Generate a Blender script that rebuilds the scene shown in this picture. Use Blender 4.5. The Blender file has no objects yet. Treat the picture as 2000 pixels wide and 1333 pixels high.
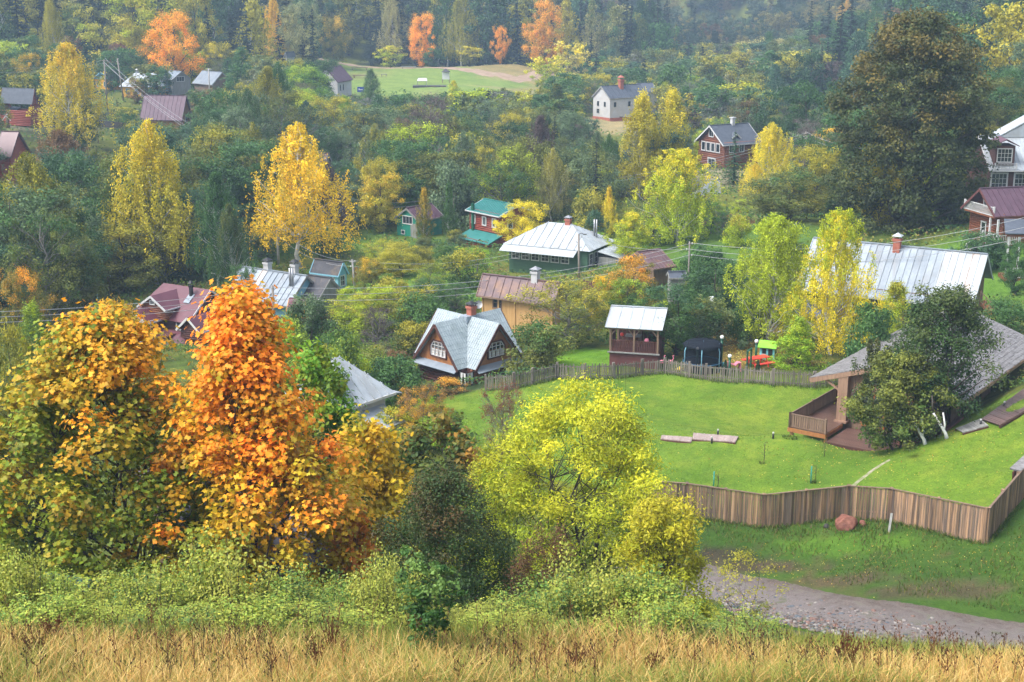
import bpy, bmesh, math, random
import numpy as np
from mathutils import Vector, Matrix
R = math.radians
rng = np.random.default_rng(7)
random.seed(7)
SC = bpy.context.scene
COL = SC.collection

# ---------------------------------------------------------------- camera
F = 2747.0                      # focal length in pixels of the 2000 px wide photograph
TH = R(14.8)
cam_d = bpy.data.cameras.new('camera'); cam = bpy.data.objects.new('camera', cam_d); COL.objects.link(cam)
cam_d.sensor_width = 36.0; cam_d.lens = 36.0*F/2000.0
cam_d.clip_start = 0.5; cam_d.clip_end = 6000
cam.location = (0, 0, 0); cam.rotation_euler = (R(90)-TH, 0, 0)
SC.camera = cam

# ---------------------------------------------------------------- world, sun, exposure
SUN_EL, SUN_AZ = R(56), R(-115)          # azimuth from +Y towards +X
w = bpy.data.worlds.new('World'); SC.world = w; w.use_nodes = True
nt = w.node_tree; nt.nodes.clear()
out = nt.nodes.new('ShaderNodeOutputWorld'); bg = nt.nodes.new('ShaderNodeBackground')
sky = nt.nodes.new('ShaderNodeTexSky'); sky.sky_type = 'NISHITA'; sky.sun_disc = False
sky.sun_elevation = SUN_EL; sky.sun_rotation = SUN_AZ
sky.air_density = 1.0; sky.dust_density = 4.0; sky.ozone_density = 1.0
hs = nt.nodes.new('ShaderNodeHueSaturation'); hs.inputs['Saturation'].default_value = 0.55
nt.links.new(sky.outputs[0], hs.inputs['Color']); nt.links.new(hs.outputs[0], bg.inputs[0])
bg.inputs[1].default_value = 0.14
nt.links.new(bg.outputs[0], out.inputs[0])
sl = bpy.data.lights.new('sun', 'SUN'); sl.energy = 1.2; sl.angle = R(24); sl.color = (1.0, .98, .95)
so = bpy.data.objects.new('sun', sl); COL.objects.link(so)
sd = Vector((math.sin(SUN_AZ)*math.cos(SUN_EL), math.cos(SUN_AZ)*math.cos(SUN_EL), math.sin(SUN_EL)))
so.rotation_euler = sd.to_track_quat('Z', 'Y').to_euler(); so.location = (0, 0, 60)
vs = SC.view_settings; vs.view_transform = 'Standard'; vs.look = 'None'; vs.gamma = 1.0; vs.use_curve_mapping = False
vs.exposure = 1.5
cy = SC.cycles
cy.max_bounces = 5; cy.diffuse_bounces = 2; cy.glossy_bounces = 2; cy.transmission_bounces = 2
cy.volume_bounces = 0; cy.transparent_max_bounces = 4
cy.use_denoising = True; cy.use_adaptive_sampling = True; cy.adaptive_threshold = 0.02
cy.sample_clamp_indirect = 4.0; cy.caustics_reflective = False; cy.caustics_refractive = False
HAZE = 0.00040

# ---------------------------------------------------------------- image <-> world
CT, ST = math.cos(TH), math.sin(TH)
def ray(px, py):
    dx = (px-1000)/F; dy = (666.5-py)/F
    return Vector((dx, CT+dy*ST, -ST+dy*CT))
def at(px, py, Y):
    r = ray(px, py); return r*(Y/r.y)
def on_z(px, py, z):
    r = ray(px, py); return r*(z/r.z)
def proj(p):
    zc = p[1]*CT-p[2]*ST; yc = p[1]*ST+p[2]*CT
    return 1000+F*p[0]/zc, 666.5-F*yc/zc
# ---------------------------------------------------------------- terrain
GP = []
def gp(px, py, Y): p = at(px, py, Y); GP.append((p.x, p.y, p.z))
def gw(x, y, z): GP.append((x, y, z))
for x in (-30, 0, 30): gw(x, -20, -2.2); gw(x, 0, -1.7); gw(x, 10, -5.6)
for px in (-100, 500, 1000, 1500, 2100): gp(px, 1333, 22)
for a in ((-100,1215,28),(500,1218,28),(1000,1228,28),(1450,1248,29),(1750,1275,30),(2100,1300,30)): gp(*a)
for x in (-24, -12, 0, 8): gw(x, 36, -18.8); gw(x, 44, -23.3)
gw(16, 38, -21.0); gw(26, 38, -20.5)
for a in ((1400,1110,58.5),(1700,1150,55.5),(2000,1200,53),(1500,1225,51),(2000,1290,47.5),(2150,1230,51)): gp(*a)
for x in (-30, -15, 0, 10): gw(x, 52, -25.6); gw(x, 66, -26.6)
for a in ((1340,1008,64.5),(1490,1031,63.5),(1650,1013,64.4),(1790,1035,62),(1925,1062,59.5),(1990,985,62.5),(1600,1090,59.5),(1900,1120,56.5),
          (1100,740,92),(1590,755,90),(1290,728,94),(950,760,91),(1540,850,79),(1300,900,73.5),(1690,905,71.5),(1800,875,71.5),(1900,830,73),
          (2000,775,77),(1990,900,67.5),(850,800,86),(1240,705,97),(905,752,95.5),(1450,700,97),(700,850,80),(1700,620,110),(2000,560,115),
          (1900,475,128),(1950,400,150),(1810,430,150),(990,640,115),(1090,530,140),(950,465,165),(800,455,168),(500,612,125),(380,665,112),
          (650,562,135),(300,600,125),(540,670,108),(200,500,155),(30,245,250),(320,243,260),(270,190,300),(400,178,310),(655,188,330),
          (900,170,350),(870,135,410),(700,128,430),(1000,125,430),(1215,230,290),(1400,327,215),(700,300,240),(1000,300,240),(0,600,130),
          (1200,560,125),(1150,480,155),(500,400,185),(900,390,195),(1250,380,190),(750,540,135),(1300,500,135),(1500,430,150)): gp(*a)
for a in ((16.3,80.6,-27.5),(20.8,87,-27.5),(18.9,79.6,-27.4),(22,77.5,-27.2),(24.5,80,-27.1),(19,84,-27.5),(23,84,-27.3),(28,85,-26.9),(31,92,-26.8)): gw(*a)
def gx(px, Y, z): gw((px-1000)/F*Y, Y, z)
for a in ((100,340,-24),(100,500,8),(500,360,-30),(500,600,0),(900,450,-31),(900,620,-8),(900,850,45),(300,420,-14),(-300,400,-6),(-300,200,-26),
          (1300,400,-37),(1500,500,-40),(1400,650,-36),(1500,900,-8),(1450,1300,60),(1150,520,-28),(1150,700,5),(500,1000,80),(-300,700,60),
          (1800,330,-22),(1950,230,-20),(2100,300,-8),(2100,430,12),(1850,450,-10),(1850,650,15),(2300,180,-14),(2400,110,-18),(2300,80,-21),(2300,60,-23),
          (1600,300,-33),(1600,220,-31),(1700,170,-28),(-300,120,-29),(-300,80,-27),(2300,900,70),(1500,1600,90),(-300,1600,140),(2400,1600,140),(900,1600,130)): gx(*a)
_G = np.array(GP); _G[:, 2] += 0.0
_c2 = 16.0
def _phi(x, y, X, Y): return np.sqrt((x[:, None]-X[None])**2+(y[:, None]-Y[None])**2+_c2)
_n = len(_G); _A = np.zeros((_n+3, _n+3))
_A[:_n, :_n] = _phi(_G[:, 0], _G[:, 1], _G[:, 0], _G[:, 1])-np.eye(_n)*0.05
_P = np.c_[np.ones(_n), _G[:, 0], _G[:, 1]]
_A[:_n, _n:] = _P; _A[_n:, :_n] = _P.T
_W = np.linalg.solve(_A, np.r_[_G[:, 2], 0, 0, 0])
def gz_arr(x, y):
    x = np.asarray(x, float); y = np.asarray(y, float); o = np.empty(len(x))
    for i in range(0, len(x), 20000):
        a, b = x[i:i+20000], y[i:i+20000]
        o[i:i+20000] = _phi(a, b, _G[:, 0], _G[:, 1])@_W[:_n]+_W[_n]+_W[_n+1]*a+_W[_n+2]*b
    # small undulation
    o += 0.10*np.sin(x*.9+np.sin(y*.37)*2)*np.sin(y*.7+x*.21)*np.clip((y-20)/60, .2, 1)
    return o
def gz(x, y): return float(gz_arr([x], [y])[0])
def ground(px, py, y0=18., y1=900.):
    """where the ray through a pixel first meets the ground"""
    r = ray(px, py); ys = np.geomspace(y0, y1, 700)
    d = ys*(r.z/r.y)-gz_arr(ys*r.x/r.y, ys)
    i = np.argmax(d < 0) if (d < 0).any() else len(ys)-1
    a, b = ys[max(i-1, 0)], ys[i]
    for _ in range(18):
        m = (a+b)/2
        if m*r.z/r.y-gz(m*r.x/r.y, m) < 0: b = m
        else: a = m
    return r*(b/r.y)

# ---------------------------------------------------------------- node helper materials
MATS = {}
def _new(name):
    m = bpy.data.materials.new(name); m.use_nodes = True; m.node_tree.nodes.clear(); MATS[name] = m
    return m, m.node_tree
class NT:
    def __init__(s, nt): s.nt = nt
    def n(s, typ, **kw):
        o = s.nt.nodes.new('ShaderNode'+typ)
        for k, v in kw.items():
            if k.startswith('i_'):
                key = k[2:]; key = int(key) if key.isdigit() else key
                o.inputs[key].default_value = v
            else: setattr(o, k, v)
        return o
    def l(s, a, b): s.nt.links.new(a, b)
def ramp(T, fac, stops):
    r = T.n('ValToRGB'); e = r.color_ramp.elements
    while len(e) < len(stops): e.new(.5)
    for k, (p, c) in enumerate(stops): e[k].position = p; e[k].color = (*c, 1)
    T.l(fac, r.inputs[0]); return r.outputs[0]
def noise(T, scale, detail=4, rough=.6, coord='Object', vec=None, dist=0.):
    n = T.n('TexNoise'); n.inputs['Scale'].default_value = scale; n.inputs['Detail'].default_value = detail
    n.inputs['Roughness'].default_value = rough; n.inputs['Distortion'].default_value = dist
    if vec is None:
        tc = T.n('TexCoord'); vec = tc.outputs[coord]
    T.l(vec, n.inputs['Vector']); return n.outputs['Fac']
def mixc(T, f, a, b, mode='MIX'):
    m = T.n('Mix', data_type='RGBA', blend_type=mode)
    if isinstance(f, float): m.inputs[0].default_value = f
    else: T.l(f, m.inputs[0])
    for s, v in ((6, a), (7, b)):
        if isinstance(v, tuple): m.inputs[s].default_value = (*v, 1)
        else: T.l(v, m.inputs[s])
    return m.outputs[2]
def finish(T, col, rough=.8, spec=.3, bump=None, bstr=.3, metal=0., bdist=.02):
    p = T.n('BsdfPrincipled'); o = T.n('OutputMaterial')
    if isinstance(col, tuple): p.inputs['Base Color'].default_value = (*col, 1)
    else: T.l(col, p.inputs['Base Color'])
    if isinstance(rough, float): p.inputs['Roughness'].default_value = rough
    else: T.l(rough, p.inputs['Roughness'])
    p.inputs['Specular IOR Level'].default_value = spec; p.inputs['Metallic'].default_value = metal
    if bump is not None:
        b = T.n('Bump'); b.inputs['Strength'].default_value = bstr; b.inputs['Distance'].default_value = bdist
        T.l(bump, b.inputs['Height']); T.l(b.outputs[0], p.inputs['Normal'])
    T.l(p.outputs[0], o.inputs[0]); return p
def worn(name, c1, c2, scale=2., rough=.8, spec=.3, stretch=(1, 1, 1), metal=0., bump=.25, dirt=None, per_obj=0., st=(.3, .7)):
    """two tone weathered surface; stretch squeezes the pattern along an axis for grain"""
    m, nt_ = _new(name); T = NT(nt_)
    tc = T.n('TexCoord'); mp = T.n('Mapping'); mp.inputs['Scale'].default_value = stretch
    T.l(tc.outputs['Object'], mp.inputs[0])
    v = mp.outputs[0]
    if per_obj:
        oi = T.n('ObjectInfo'); ad = T.n('VectorMath', operation='ADD'); sc_ = T.n('VectorMath', operation='SCALE')
        cx = T.n('CombineXYZ'); T.l(oi.outputs['Random'], cx.inputs[0]); T.l(oi.outputs['Random'], cx.inputs[1])
        T.l(cx.outputs[0], sc_.inputs[0]); sc_.inputs['Scale'].default_value = 57.
        T.l(v, ad.inputs[0]); T.l(sc_.outputs[0], ad.inputs[1]); v = ad.outputs[0]
    f = noise(T, scale, 5, .65, vec=v)
    c = ramp(T, f, [(st[0], c1), (st[1], c2)])
    if dirt:
        f2 = noise(T, scale*.35, 4, .7, vec=v, dist=1.)
        c = mixc(T, ramp(T, f2, [(.5, (0, 0, 0)), (.72, (1, 1, 1))]), c, dirt)
    if per_obj:
        mr = T.n('MapRange'); mr.inputs[3].default_value = 1-per_obj; mr.inputs[4].default_value = 1+per_obj
        T.l(oi.outputs['Random'], mr.inputs[0])
        hv = T.n('HueSaturation'); T.l(mr.outputs[0], hv.inputs['Value']); T.l(c, hv.inputs['Color']); c = hv.outputs[0]
    fb = noise(T, scale*6, 3, .6, vec=v)
    finish(T, c, rough, spec, fb, bump, metal)
    return m
def leafmat(name, translucency=.35, rough=.55, vmin=.42, vmax=1.75):
    """leaf colour = the object's own colour, turned leaves take obj['turned_color']; per leaf variation from mesh attributes"""
    m, nt_ = _new(name); T = NT(nt_)
    oi = T.n('ObjectInfo')
    tu = T.n('Attribute', attribute_name='turned_color', attribute_type='OBJECT')
    at1 = T.n('Attribute', attribute_name='tint'); at2 = T.n('Attribute', attribute_name='turn')
    c = mixc(T, at2.outputs['Fac'], oi.outputs['Color'], tu.outputs['Color'])
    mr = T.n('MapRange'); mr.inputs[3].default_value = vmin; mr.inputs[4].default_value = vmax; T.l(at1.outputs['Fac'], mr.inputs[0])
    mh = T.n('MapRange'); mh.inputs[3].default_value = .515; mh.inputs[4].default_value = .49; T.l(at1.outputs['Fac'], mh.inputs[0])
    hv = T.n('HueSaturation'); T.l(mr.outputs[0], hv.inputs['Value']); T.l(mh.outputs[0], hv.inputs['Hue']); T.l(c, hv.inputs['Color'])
    d = T.n('BsdfPrincipled'); T.l(hv.outputs[0], d.inputs['Base Color']); d.inputs['Roughness'].default_value = rough
    d.inputs['Specular IOR Level'].default_value = .25
    tr = T.n('BsdfTranslucent'); T.l(hv.outputs[0], tr.inputs['Color'])
    mx = T.n('MixShader'); mx.inputs[0].default_value = translucency
    T.l(d.outputs[0], mx.inputs[1]); T.l(tr.outputs[0], mx.inputs[2])
    o = T.n('OutputMaterial'); T.l(mx.outputs[0], o.inputs[0]); return m
def solid(name, c, rough=.6, spec=.4, metal=0., emit=0.):
    m, nt_ = _new(name); T = NT(nt_)
    f = noise(T, 3., 4, .6)
    a = tuple(x*.86 for x in c); b = tuple(min(1, x*1.1) for x in c)
    finish(T, ramp(T, f, [(.35, a), (.65, b)]), rough, spec, f, .08, metal); return m
def glassmat(name='window_glass'):
    m, nt_ = _new(name); T = NT(nt_)
    oi = T.n('ObjectInfo')
    c = ramp(T, oi.outputs['Random'], [(0., (.012, .016, .022)), (.6, (.03, .037, .045)), (1., (.10, .11, .12))])
    finish(T, c, .08, .8); return m

# ---------------------------------------------------------------- mesh helpers
def tag(o, label=None, cat=None, group=None, kind=None):
    if label: o['label'] = label
    if cat: o['category'] = cat
    if group: o['group'] = group
    if kind: o['kind'] = kind
    return o
def empty(name, loc=(0, 0, 0), rz=0.):
    o = bpy.data.objects.new(name, None); COL.objects.link(o); o.location = loc; o.rotation_euler = (0, 0, rz)
    o.empty_display_size = .3
    return o
def link(name, me, parent=None, loc=None):
    o = bpy.data.objects.new(name, me); COL.objects.link(o)
    if parent is not None: o.parent = parent
    if loc is not None: o.location = loc
    return o
def np_mesh(name, V, Fq, mats, midx=None, attrs=None, smooth=False):
    """V (n,3), Fq list of arrays (m,k) sharing the vertex list"""
    me = bpy.data.meshes.new(name)
    V = np.asarray(V, np.float32)
    me.vertices.add(len(V)); me.vertices.foreach_set('co', V.ravel())
    loops = np.concatenate([f.ravel() for f in Fq]).astype(np.int32)
    tot = np.concatenate([np.full(len(f), f.shape[1], np.int32) for f in Fq])
    start = np.concatenate([[0], np.cumsum(tot)[:-1]]).astype(np.int32)
    me.loops.add(len(loops)); me.loops.foreach_set('vertex_index', loops)
    me.polygons.add(len(tot)); me.polygons.foreach_set('loop_start', start)
    try: me.polygons.foreach_set('loop_total', tot)
    except Exception: pass
    for m in mats: me.materials.append(m)
    if midx is not None: me.polygons.foreach_set('material_index', np.asarray(midx, np.int32))
    for k, a in (attrs or {}).items():
        a = np.asarray(a, np.float32)
        if a.ndim == 2:
            t = me.attributes.new(k, 'FLOAT_COLOR', 'POINT' if len(a) == len(V) else 'FACE'); t.data.foreach_set('color', a.ravel())
        else:
            t = me.attributes.new(k, 'FLOAT', 'FACE' if len(a) == len(tot) else 'POINT'); t.data.foreach_set('value', a)
    if smooth: me.polygons.foreach_set('use_smooth', np.ones(len(tot), bool))
    me.update(calc_edges=True)
    return me
class MB:
    """collects boxes, prisms, tubes and polygons with a material per face, builds ONE mesh object"""
    def __init__(s, *mats): s.v = []; s.f = []; s.m = []; s.mats = list(mats); s.sm = []
    def mi(s, mat):
        if mat is None: return 0
        if mat not in s.mats: s.mats.append(mat)
        return s.mats.index(mat)
    def add(s, vs_, fs, mat=None, smooth=False):
        b = len(s.v); s.v += [tuple(v) for v in vs_]
        k = s.mi(mat)
        for f in fs: s.f.append([b+i for i in f]); s.m.append(k); s.sm.append(smooth)
    def box(s, x0, y0, z0, x1, y1, z1, mat=None):
        s.add([(x0,y0,z0),(x1,y0,z0),(x1,y1,z0),(x0,y1,z0),(x0,y0,z1),(x1,y0,z1),(x1,y1,z1),(x0,y1,z1)],
              [(0,3,2,1),(4,5,6,7),(0,1,5,4),(1,2,6,5),(2,3,7,6),(3,0,4,7)], mat)
    def bar(s, p, q, w_, h_, mat=None, up=(0, 0, 1)):
        p = Vector(p); q = Vector(q); d = (q-p).normalized(); u = Vector(up)
        if abs(d.dot(u)) > .98: u = Vector((0, 1, 0))
        sx = d.cross(u).normalized()*w_/2; sy = sx.cross(d).normalized()*h_/2
        vs_ = [p-sx-sy, p+sx-sy, p+sx+sy, p-sx+sy, q-sx-sy, q+sx-sy, q+sx+sy, q-sx+sy]
        s.add(vs_, [(0,3,2,1),(4,5,6,7),(0,1,5,4),(1,2,6,5),(2,3,7,6),(3,0,4,7)], mat)
    def slab(s, pts, t, mat=None):
        """polygon pts (ccw from outside) thickened by t against its normal"""
        P = [Vector(p) for p in pts]; n = (P[1]-P[0]).cross(P[2]-P[0]).normalized()
        k = len(P); vs_ = P+[p-n*t for p in P]
        s.add(vs_, [tuple(range(k)), tuple(range(2*k-1, k-1, -1))]+[(i, i+k, (i+1) % k+k, (i+1) % k) for i in range(k)], mat)
    def tube(s, pts, rad, n=6, mat=None, cap=True, smooth=True):
        P = [Vector(p) for p in pts]; k = len(P)
        if not hasattr(rad, '__len__'): rad = [rad]*k
        vs_ = []; u = None
        for i in range(k):
            d = (P[min(i+1, k-1)]-P[max(i-1, 0)]).normalized()
            if u is None: u = d.orthogonal().normalized()
            u = (u-d*u.dot(d)).normalized(); v = d.cross(u)
            for j in range(n):
                a = 2*math.pi*j/n; vs_.append(P[i]+(u*math.cos(a)+v*math.sin(a))*rad[i])
        fs = [(i*n+j, i*n+(j+1) % n, (i+1)*n+(j+1) % n, (i+1)*n+j) for i in range(k-1) for j in range(n)]
        if cap: fs += [tuple(range(n-1, -1, -1)), tuple((k-1)*n+j for j in range(n))]
        s.add(vs_, fs, mat, smooth)
    def lathe(s, prof, n=16, c=(0, 0, 0), mat=None):
        vs_ = [(c[0]+r*math.cos(2*math.pi*j/n), c[1]+r*math.sin(2*math.pi*j/n), c[2]+z) for r, z in prof for j in range(n)]
        k = len(prof)
        fs = [(i*n+j, i*n+(j+1) % n, (i+1)*n+(j+1) % n, (i+1)*n+j) for i in range(k-1) for j in range(n)]
        s.add(vs_, fs, mat, True)
    def mesh(s, name):
        me = bpy.data.meshes.new(name); me.from_pydata([tuple(v) for v in s.v], [], s.f)
        for m in s.mats: me.materials.append(m)
        me.polygons.foreach_set('material_index', s.m); me.polygons.foreach_set('use_smooth', s.sm)
        me.update(); return me
    def build(s, name, parent=None, loc=None): return link(name, s.mesh(name), parent, loc)
def copy_tree(o, parent=None):
    c = o.copy(); COL.objects.link(c)
    if parent is not None: c.parent = parent
    for ch in o.children: copy_tree(ch, c)
    return c

# ---------------------------------------------------------------- materials
LEAF = leafmat('foliage'); LEAFG = leafmat('foliage_glossy', .2, .35)
NEEDLE = leafmat('needles', .1, .7, .6, 1.5)
BARK = worn('bark_dark', (.035,.028,.022), (.10,.085,.07), 3, stretch=(1,1,.2), bump=.6)
BARKG = worn('bark_grey', (.10,.095,.085), (.22,.21,.19), 3, stretch=(1,1,.2), bump=.6)
BARKB = worn('bark_birch', (.50,.49,.46), (.66,.65,.62), 2.2, stretch=(.6,.6,2.5), bump=.2, dirt=(.03,.03,.03))
BARKW = worn('bark_whitewashed', (.62,.62,.62), (.8,.8,.8), 4, bump=.4, dirt=(.25,.22,.18))
METAL = worn('galvanised_roof', (.18,.215,.255), (.28,.325,.37), .7, .5, .4, metal=.1, bump=.2, per_obj=.14, dirt=(.20,.21,.22))
METALW = worn('white_roof_sheet', (.31,.345,.375), (.43,.47,.50), .8, .5, .4, metal=.05, bump=.2, per_obj=.09, dirt=(.27,.28,.28))
METALR = worn('rusty_stain', (.33,.27,.23), (.52,.50,.49), 2., .6, .3, stretch=(1,.4,1), metal=.2)
TILEM = worn('metal_tile', (.26,.31,.335), (.37,.43,.455), 1.5, .5, .4, metal=.05, bump=.1, dirt=(.22,.27,.28))
MAROON = worn('maroon_roof', (.085,.022,.034), (.12,.036,.05), 1.2, .42, .5, bump=.12)
PURPLE = worn('purple_roof', (.075,.042,.06), (.11,.063,.088), 1., .55, .3, bump=.12, per_obj=.08)
RUSTP = worn('rusty_purple_roof', (.09,.055,.06), (.15,.09,.095), 1.4, .55, .4, bump=.2, dirt=(.24,.13,.07))
TEALR = worn('teal_roof', (.02,.15,.135), (.04,.20,.185), .8, .4, .5, bump=.1)
SLATE = worn('slate_blue_roof', (.055,.065,.085), (.09,.105,.13), 1.4, .6, .3, bump=.3)
DARKR = worn('dark_felt_roof', (.035,.036,.042), (.075,.075,.085), 1.6, .7, .3, bump=.4, dirt=(.16,.12,.07))
SHING = worn('grey_shingle', (.085,.08,.08), (.26,.25,.25), 4.5, .6, .35, bump=.5)
LOG = worn('log_brown', (.14,.045,.022), (.24,.085,.04), 2.5, .6, .35, stretch=(.3,.3,2), bump=.35)
LOGR = worn('log_red', (.20,.035,.022), (.32,.07,.04), 2.5, .6, .35, stretch=(.3,.3,2), bump=.3)
LOGD = worn('log_dark', (.055,.022,.018), (.11,.045,.035), 2.5, .65, .3, stretch=(.3,.3,2), bump=.35)
BOARDO = worn('orange_boards', (.26,.10,.035), (.38,.17,.06), 3, .5, .4, stretch=(3,3,.3), bump=.25)
BOARDB = worn('brown_boards', (.13,.085,.06), (.24,.16,.11), 3, .65, .3, stretch=(3,3,.3), bump=.35, per_obj=.12)
TIMBER = worn('larch_timber', (.22,.13,.085), (.33,.21,.145), 3, .6, .3, stretch=(3,3,.4), bump=.3)
DECK = worn('wet_deck', (.085,.047,.038), (.15,.085,.066), 3, .38, .4, stretch=(.4,3,1), bump=.25, per_obj=.12)
FENCEM = worn('fence_board', (.13,.095,.075), (.35,.215,.125), 1.6, .75, .25, stretch=(4,4,.25), bump=.5, per_obj=.42, dirt=(.13,.10,.09), st=(.44,.56))
PICKET = worn('weathered_picket', (.12,.10,.09), (.26,.225,.20), 3., .8, .2, stretch=(4,4,.35), bump=.5, per_obj=.25, dirt=(.10,.11,.06))
WHITE = worn('white_paint', (.46,.46,.46), (.56,.56,.56), 2., .5, .4, bump=.1)
PLASTER = worn('white_plaster', (.40,.40,.40), (.50,.50,.50), 1.1, .85, .2, bump=.2, dirt=(.45,.42,.38))
CREAM = worn('ochre_boards', (.42,.24,.09), (.55,.34,.14), 2, .7, .3, stretch=(3,3,.3), bump=.2)
YELLOW = worn('yellow_boards', (.55,.27,.03), (.66,.36,.05), 2, .6, .3, bump=.2)
GREENW = worn('green_boards', (.035,.085,.05), (.06,.13,.075), 2, .65, .3, stretch=(.3,.3,4), bump=.3)
TEALW = worn('teal_boards', (.01,.16,.11), (.02,.23,.16), 2, .6, .3, stretch=(4,4,.3), bump=.3)
BLUEW = worn('blue_boards', (.16,.38,.50), (.25,.48,.58), 2, .6, .3, stretch=(4,4,.3), bump=.3)
GREYW = worn('grey_boards', (.17,.17,.16), (.30,.30,.28), 2.5, .8, .2, stretch=(4,4,.3), bump=.4, per_obj=.15)
MARW = worn('maroon_sheet', (.09,.03,.03), (.14,.05,.045), 1.5, .55, .4, bump=.2)
BRICK = worn('red_brick', (.30,.09,.06), (.42,.16,.11), 6, .85, .2, bump=.5)
CONC = worn('concrete', (.32,.31,.29), (.45,.44,.42), 3, .85, .2, bump=.3)
POLEW = worn('pole_wood', (.16,.14,.12), (.28,.25,.22), 3, .8, .2, stretch=(3,3,.3), bump=.4)
STEEL = solid('steel', (.30,.31,.33), .4, .5, .6); BLACK = solid('black_metal', (.02,.02,.022), .5)
WIRE = solid('wire', (.34,.35,.36), .5)
RED = solid('red_plastic', (.62,.05,.035), .4); GREENP = solid('green_plastic', (.20,.50,.03), .4)
CYAN = solid('cyan_plastic', (.20,.55,.62), .4); PINK = solid('pink_plastic', (.70,.22,.30), .4)
YELP = solid('yellow_plastic', (.65,.50,.06), .45)
GREENM = solid('green_metal', (.012,.09,.05), .4); BLUEP = solid('blue_pad', (.03,.10,.18), .5)
TEALP = solid('teal_paint', (.02,.30,.27), .5)
GLOBE = solid('white_globe', (.85,.85,.83), .2)
BLUES = solid('blue_sign', (.02,.06,.30), .4)
ROCKM = worn('red_granite', (.13,.045,.032), (.27,.12,.085), 2.6, .8, .25, bump=.8, dirt=(.12,.06,.05))
GLASS = glassmat(); CURT = solid('white_curtain', (.55,.55,.54), .8)
HOUSE_XY = []
# ---------------------------------------------------------------- ground sheet
def poly_world(pts): return np.array([[*ground(px, py)[:2]] for px, py in pts])
def inside(P, x, y):
    c = np.zeros(len(x), bool); j = len(P)-1
    for i in range(len(P)):
        xi, yi = P[i]; xj, yj = P[j]
        k = ((yi > y) != (yj > y)) & (x < (xj-xi)*(y-yi)/(yj-yi+1e-12)+xi)
        c ^= k; j = i
    return c
LAWN_P = poly_world([(830,800),(900,765),(950,757),(1010,752),(1090,738),(1290,727),(1420,738),(1590,752),(1640,740),(1700,760),(1900,800),(2040,745),(2100,900),(1990,962),(1925,1000),(1790,1000),(1650,965),(1490,985),(1340,965),(1200,960),(1000,930),(850,860)])
FIELD_P = np.array([[(px-1000)/F*Y, Y] for px, Y in ((655,335),(800,330),(1000,340),(1120,360),(1060,428),(900,425),(620,428),(640,380))])
rows = np.concatenate([np.linspace(-30, 19, 22), np.linspace(20, 112, 150), np.geomspace(113, 1500, 130)])
NU = 250
u = np.linspace(-1, 1, NU); u = np.sign(u)*(np.abs(u)**1.15)
GX = u[None]*(.60*np.maximum(rows, 20)+14)[:, None]*1.15; GY = np.repeat(rows[:, None], NU, 1)
gxf, gyf = GX.ravel(), GY.ravel(); GZ = gz_arr(gxf, gyf)
def vnoise(x, y, s, seed=0):
    r = np.random.default_rng(seed); o = 0
    for k in range(6):
        a = r.uniform(0, 6.28); f = s*r.uniform(.6, 1.7); o = o+np.sin((x*np.cos(a)+y*np.sin(a))*f+r.uniform(0, 6.28)+1.3*np.sin((x*np.sin(a)-y*np.cos(a))*f*.7))
    return o/6
nz = vnoise(gxf, gyf, .35, 3)*.7+(vnoise(gxf, gyf, 1.4, 4)*.6+vnoise(gxf, gyf, 4.2, 6)*.7)*(gyf < 130)
colr = np.tile(np.array([.060, .085, .020]), (len(gxf), 1))
def zone(mask, c):
    global colr
    m = np.clip(mask, 0, 1)[:, None]; colr = colr*(1-m)+np.array(c)*m
def blob(px, py, rx, ry, c, k=1., P=None):
    P = P or ground(px, py); d = np.sqrt(((gxf-P.x)/rx)**2+((gyf-P.y)/ry)**2)+nz*.45
    zone((1.15-d)/.3*k, c)
colr[gyf > 180] = (.045, .055, .022); colr[gyf > 430] = (.03, .038, .018)
zone((nz-.1)*2*((gyf > 60) & (gyf < 180)), (.10, .15, .025))
zone(((30.5+nz*1.2-gyf)/1.2), (.30, .22, .07)); zone(((30.5-gyf)/1.)*(nz*2.-.1), (.13, .15, .03))
zone(((gyf > 32) & (gyf < 47))*1., (.045, .055, .02))
zone(((gyf > 47) & (gyf < 66) & (gxf > 5))*1., (.055, .115, .018))
zone(((gyf > 47) & (gyf < 66) & (gxf > 5))*(nz*2.-.5), (.10, .085, .045))
zone(inside(LAWN_P, gxf+nz*.5, gyf)*1., (.115, .205, .022))
zone(inside(LAWN_P, gxf, gyf)*(nz*2.2-.1), (.165, .235, .03))
zone(inside(FIELD_P, gxf, gyf)*1., (.17, .245, .065))
zone(inside(FIELD_P, gxf, gyf)*(vnoise(gxf, gyf, .12, 9)*2.2-.3), (.27, .25, .12))
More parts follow.
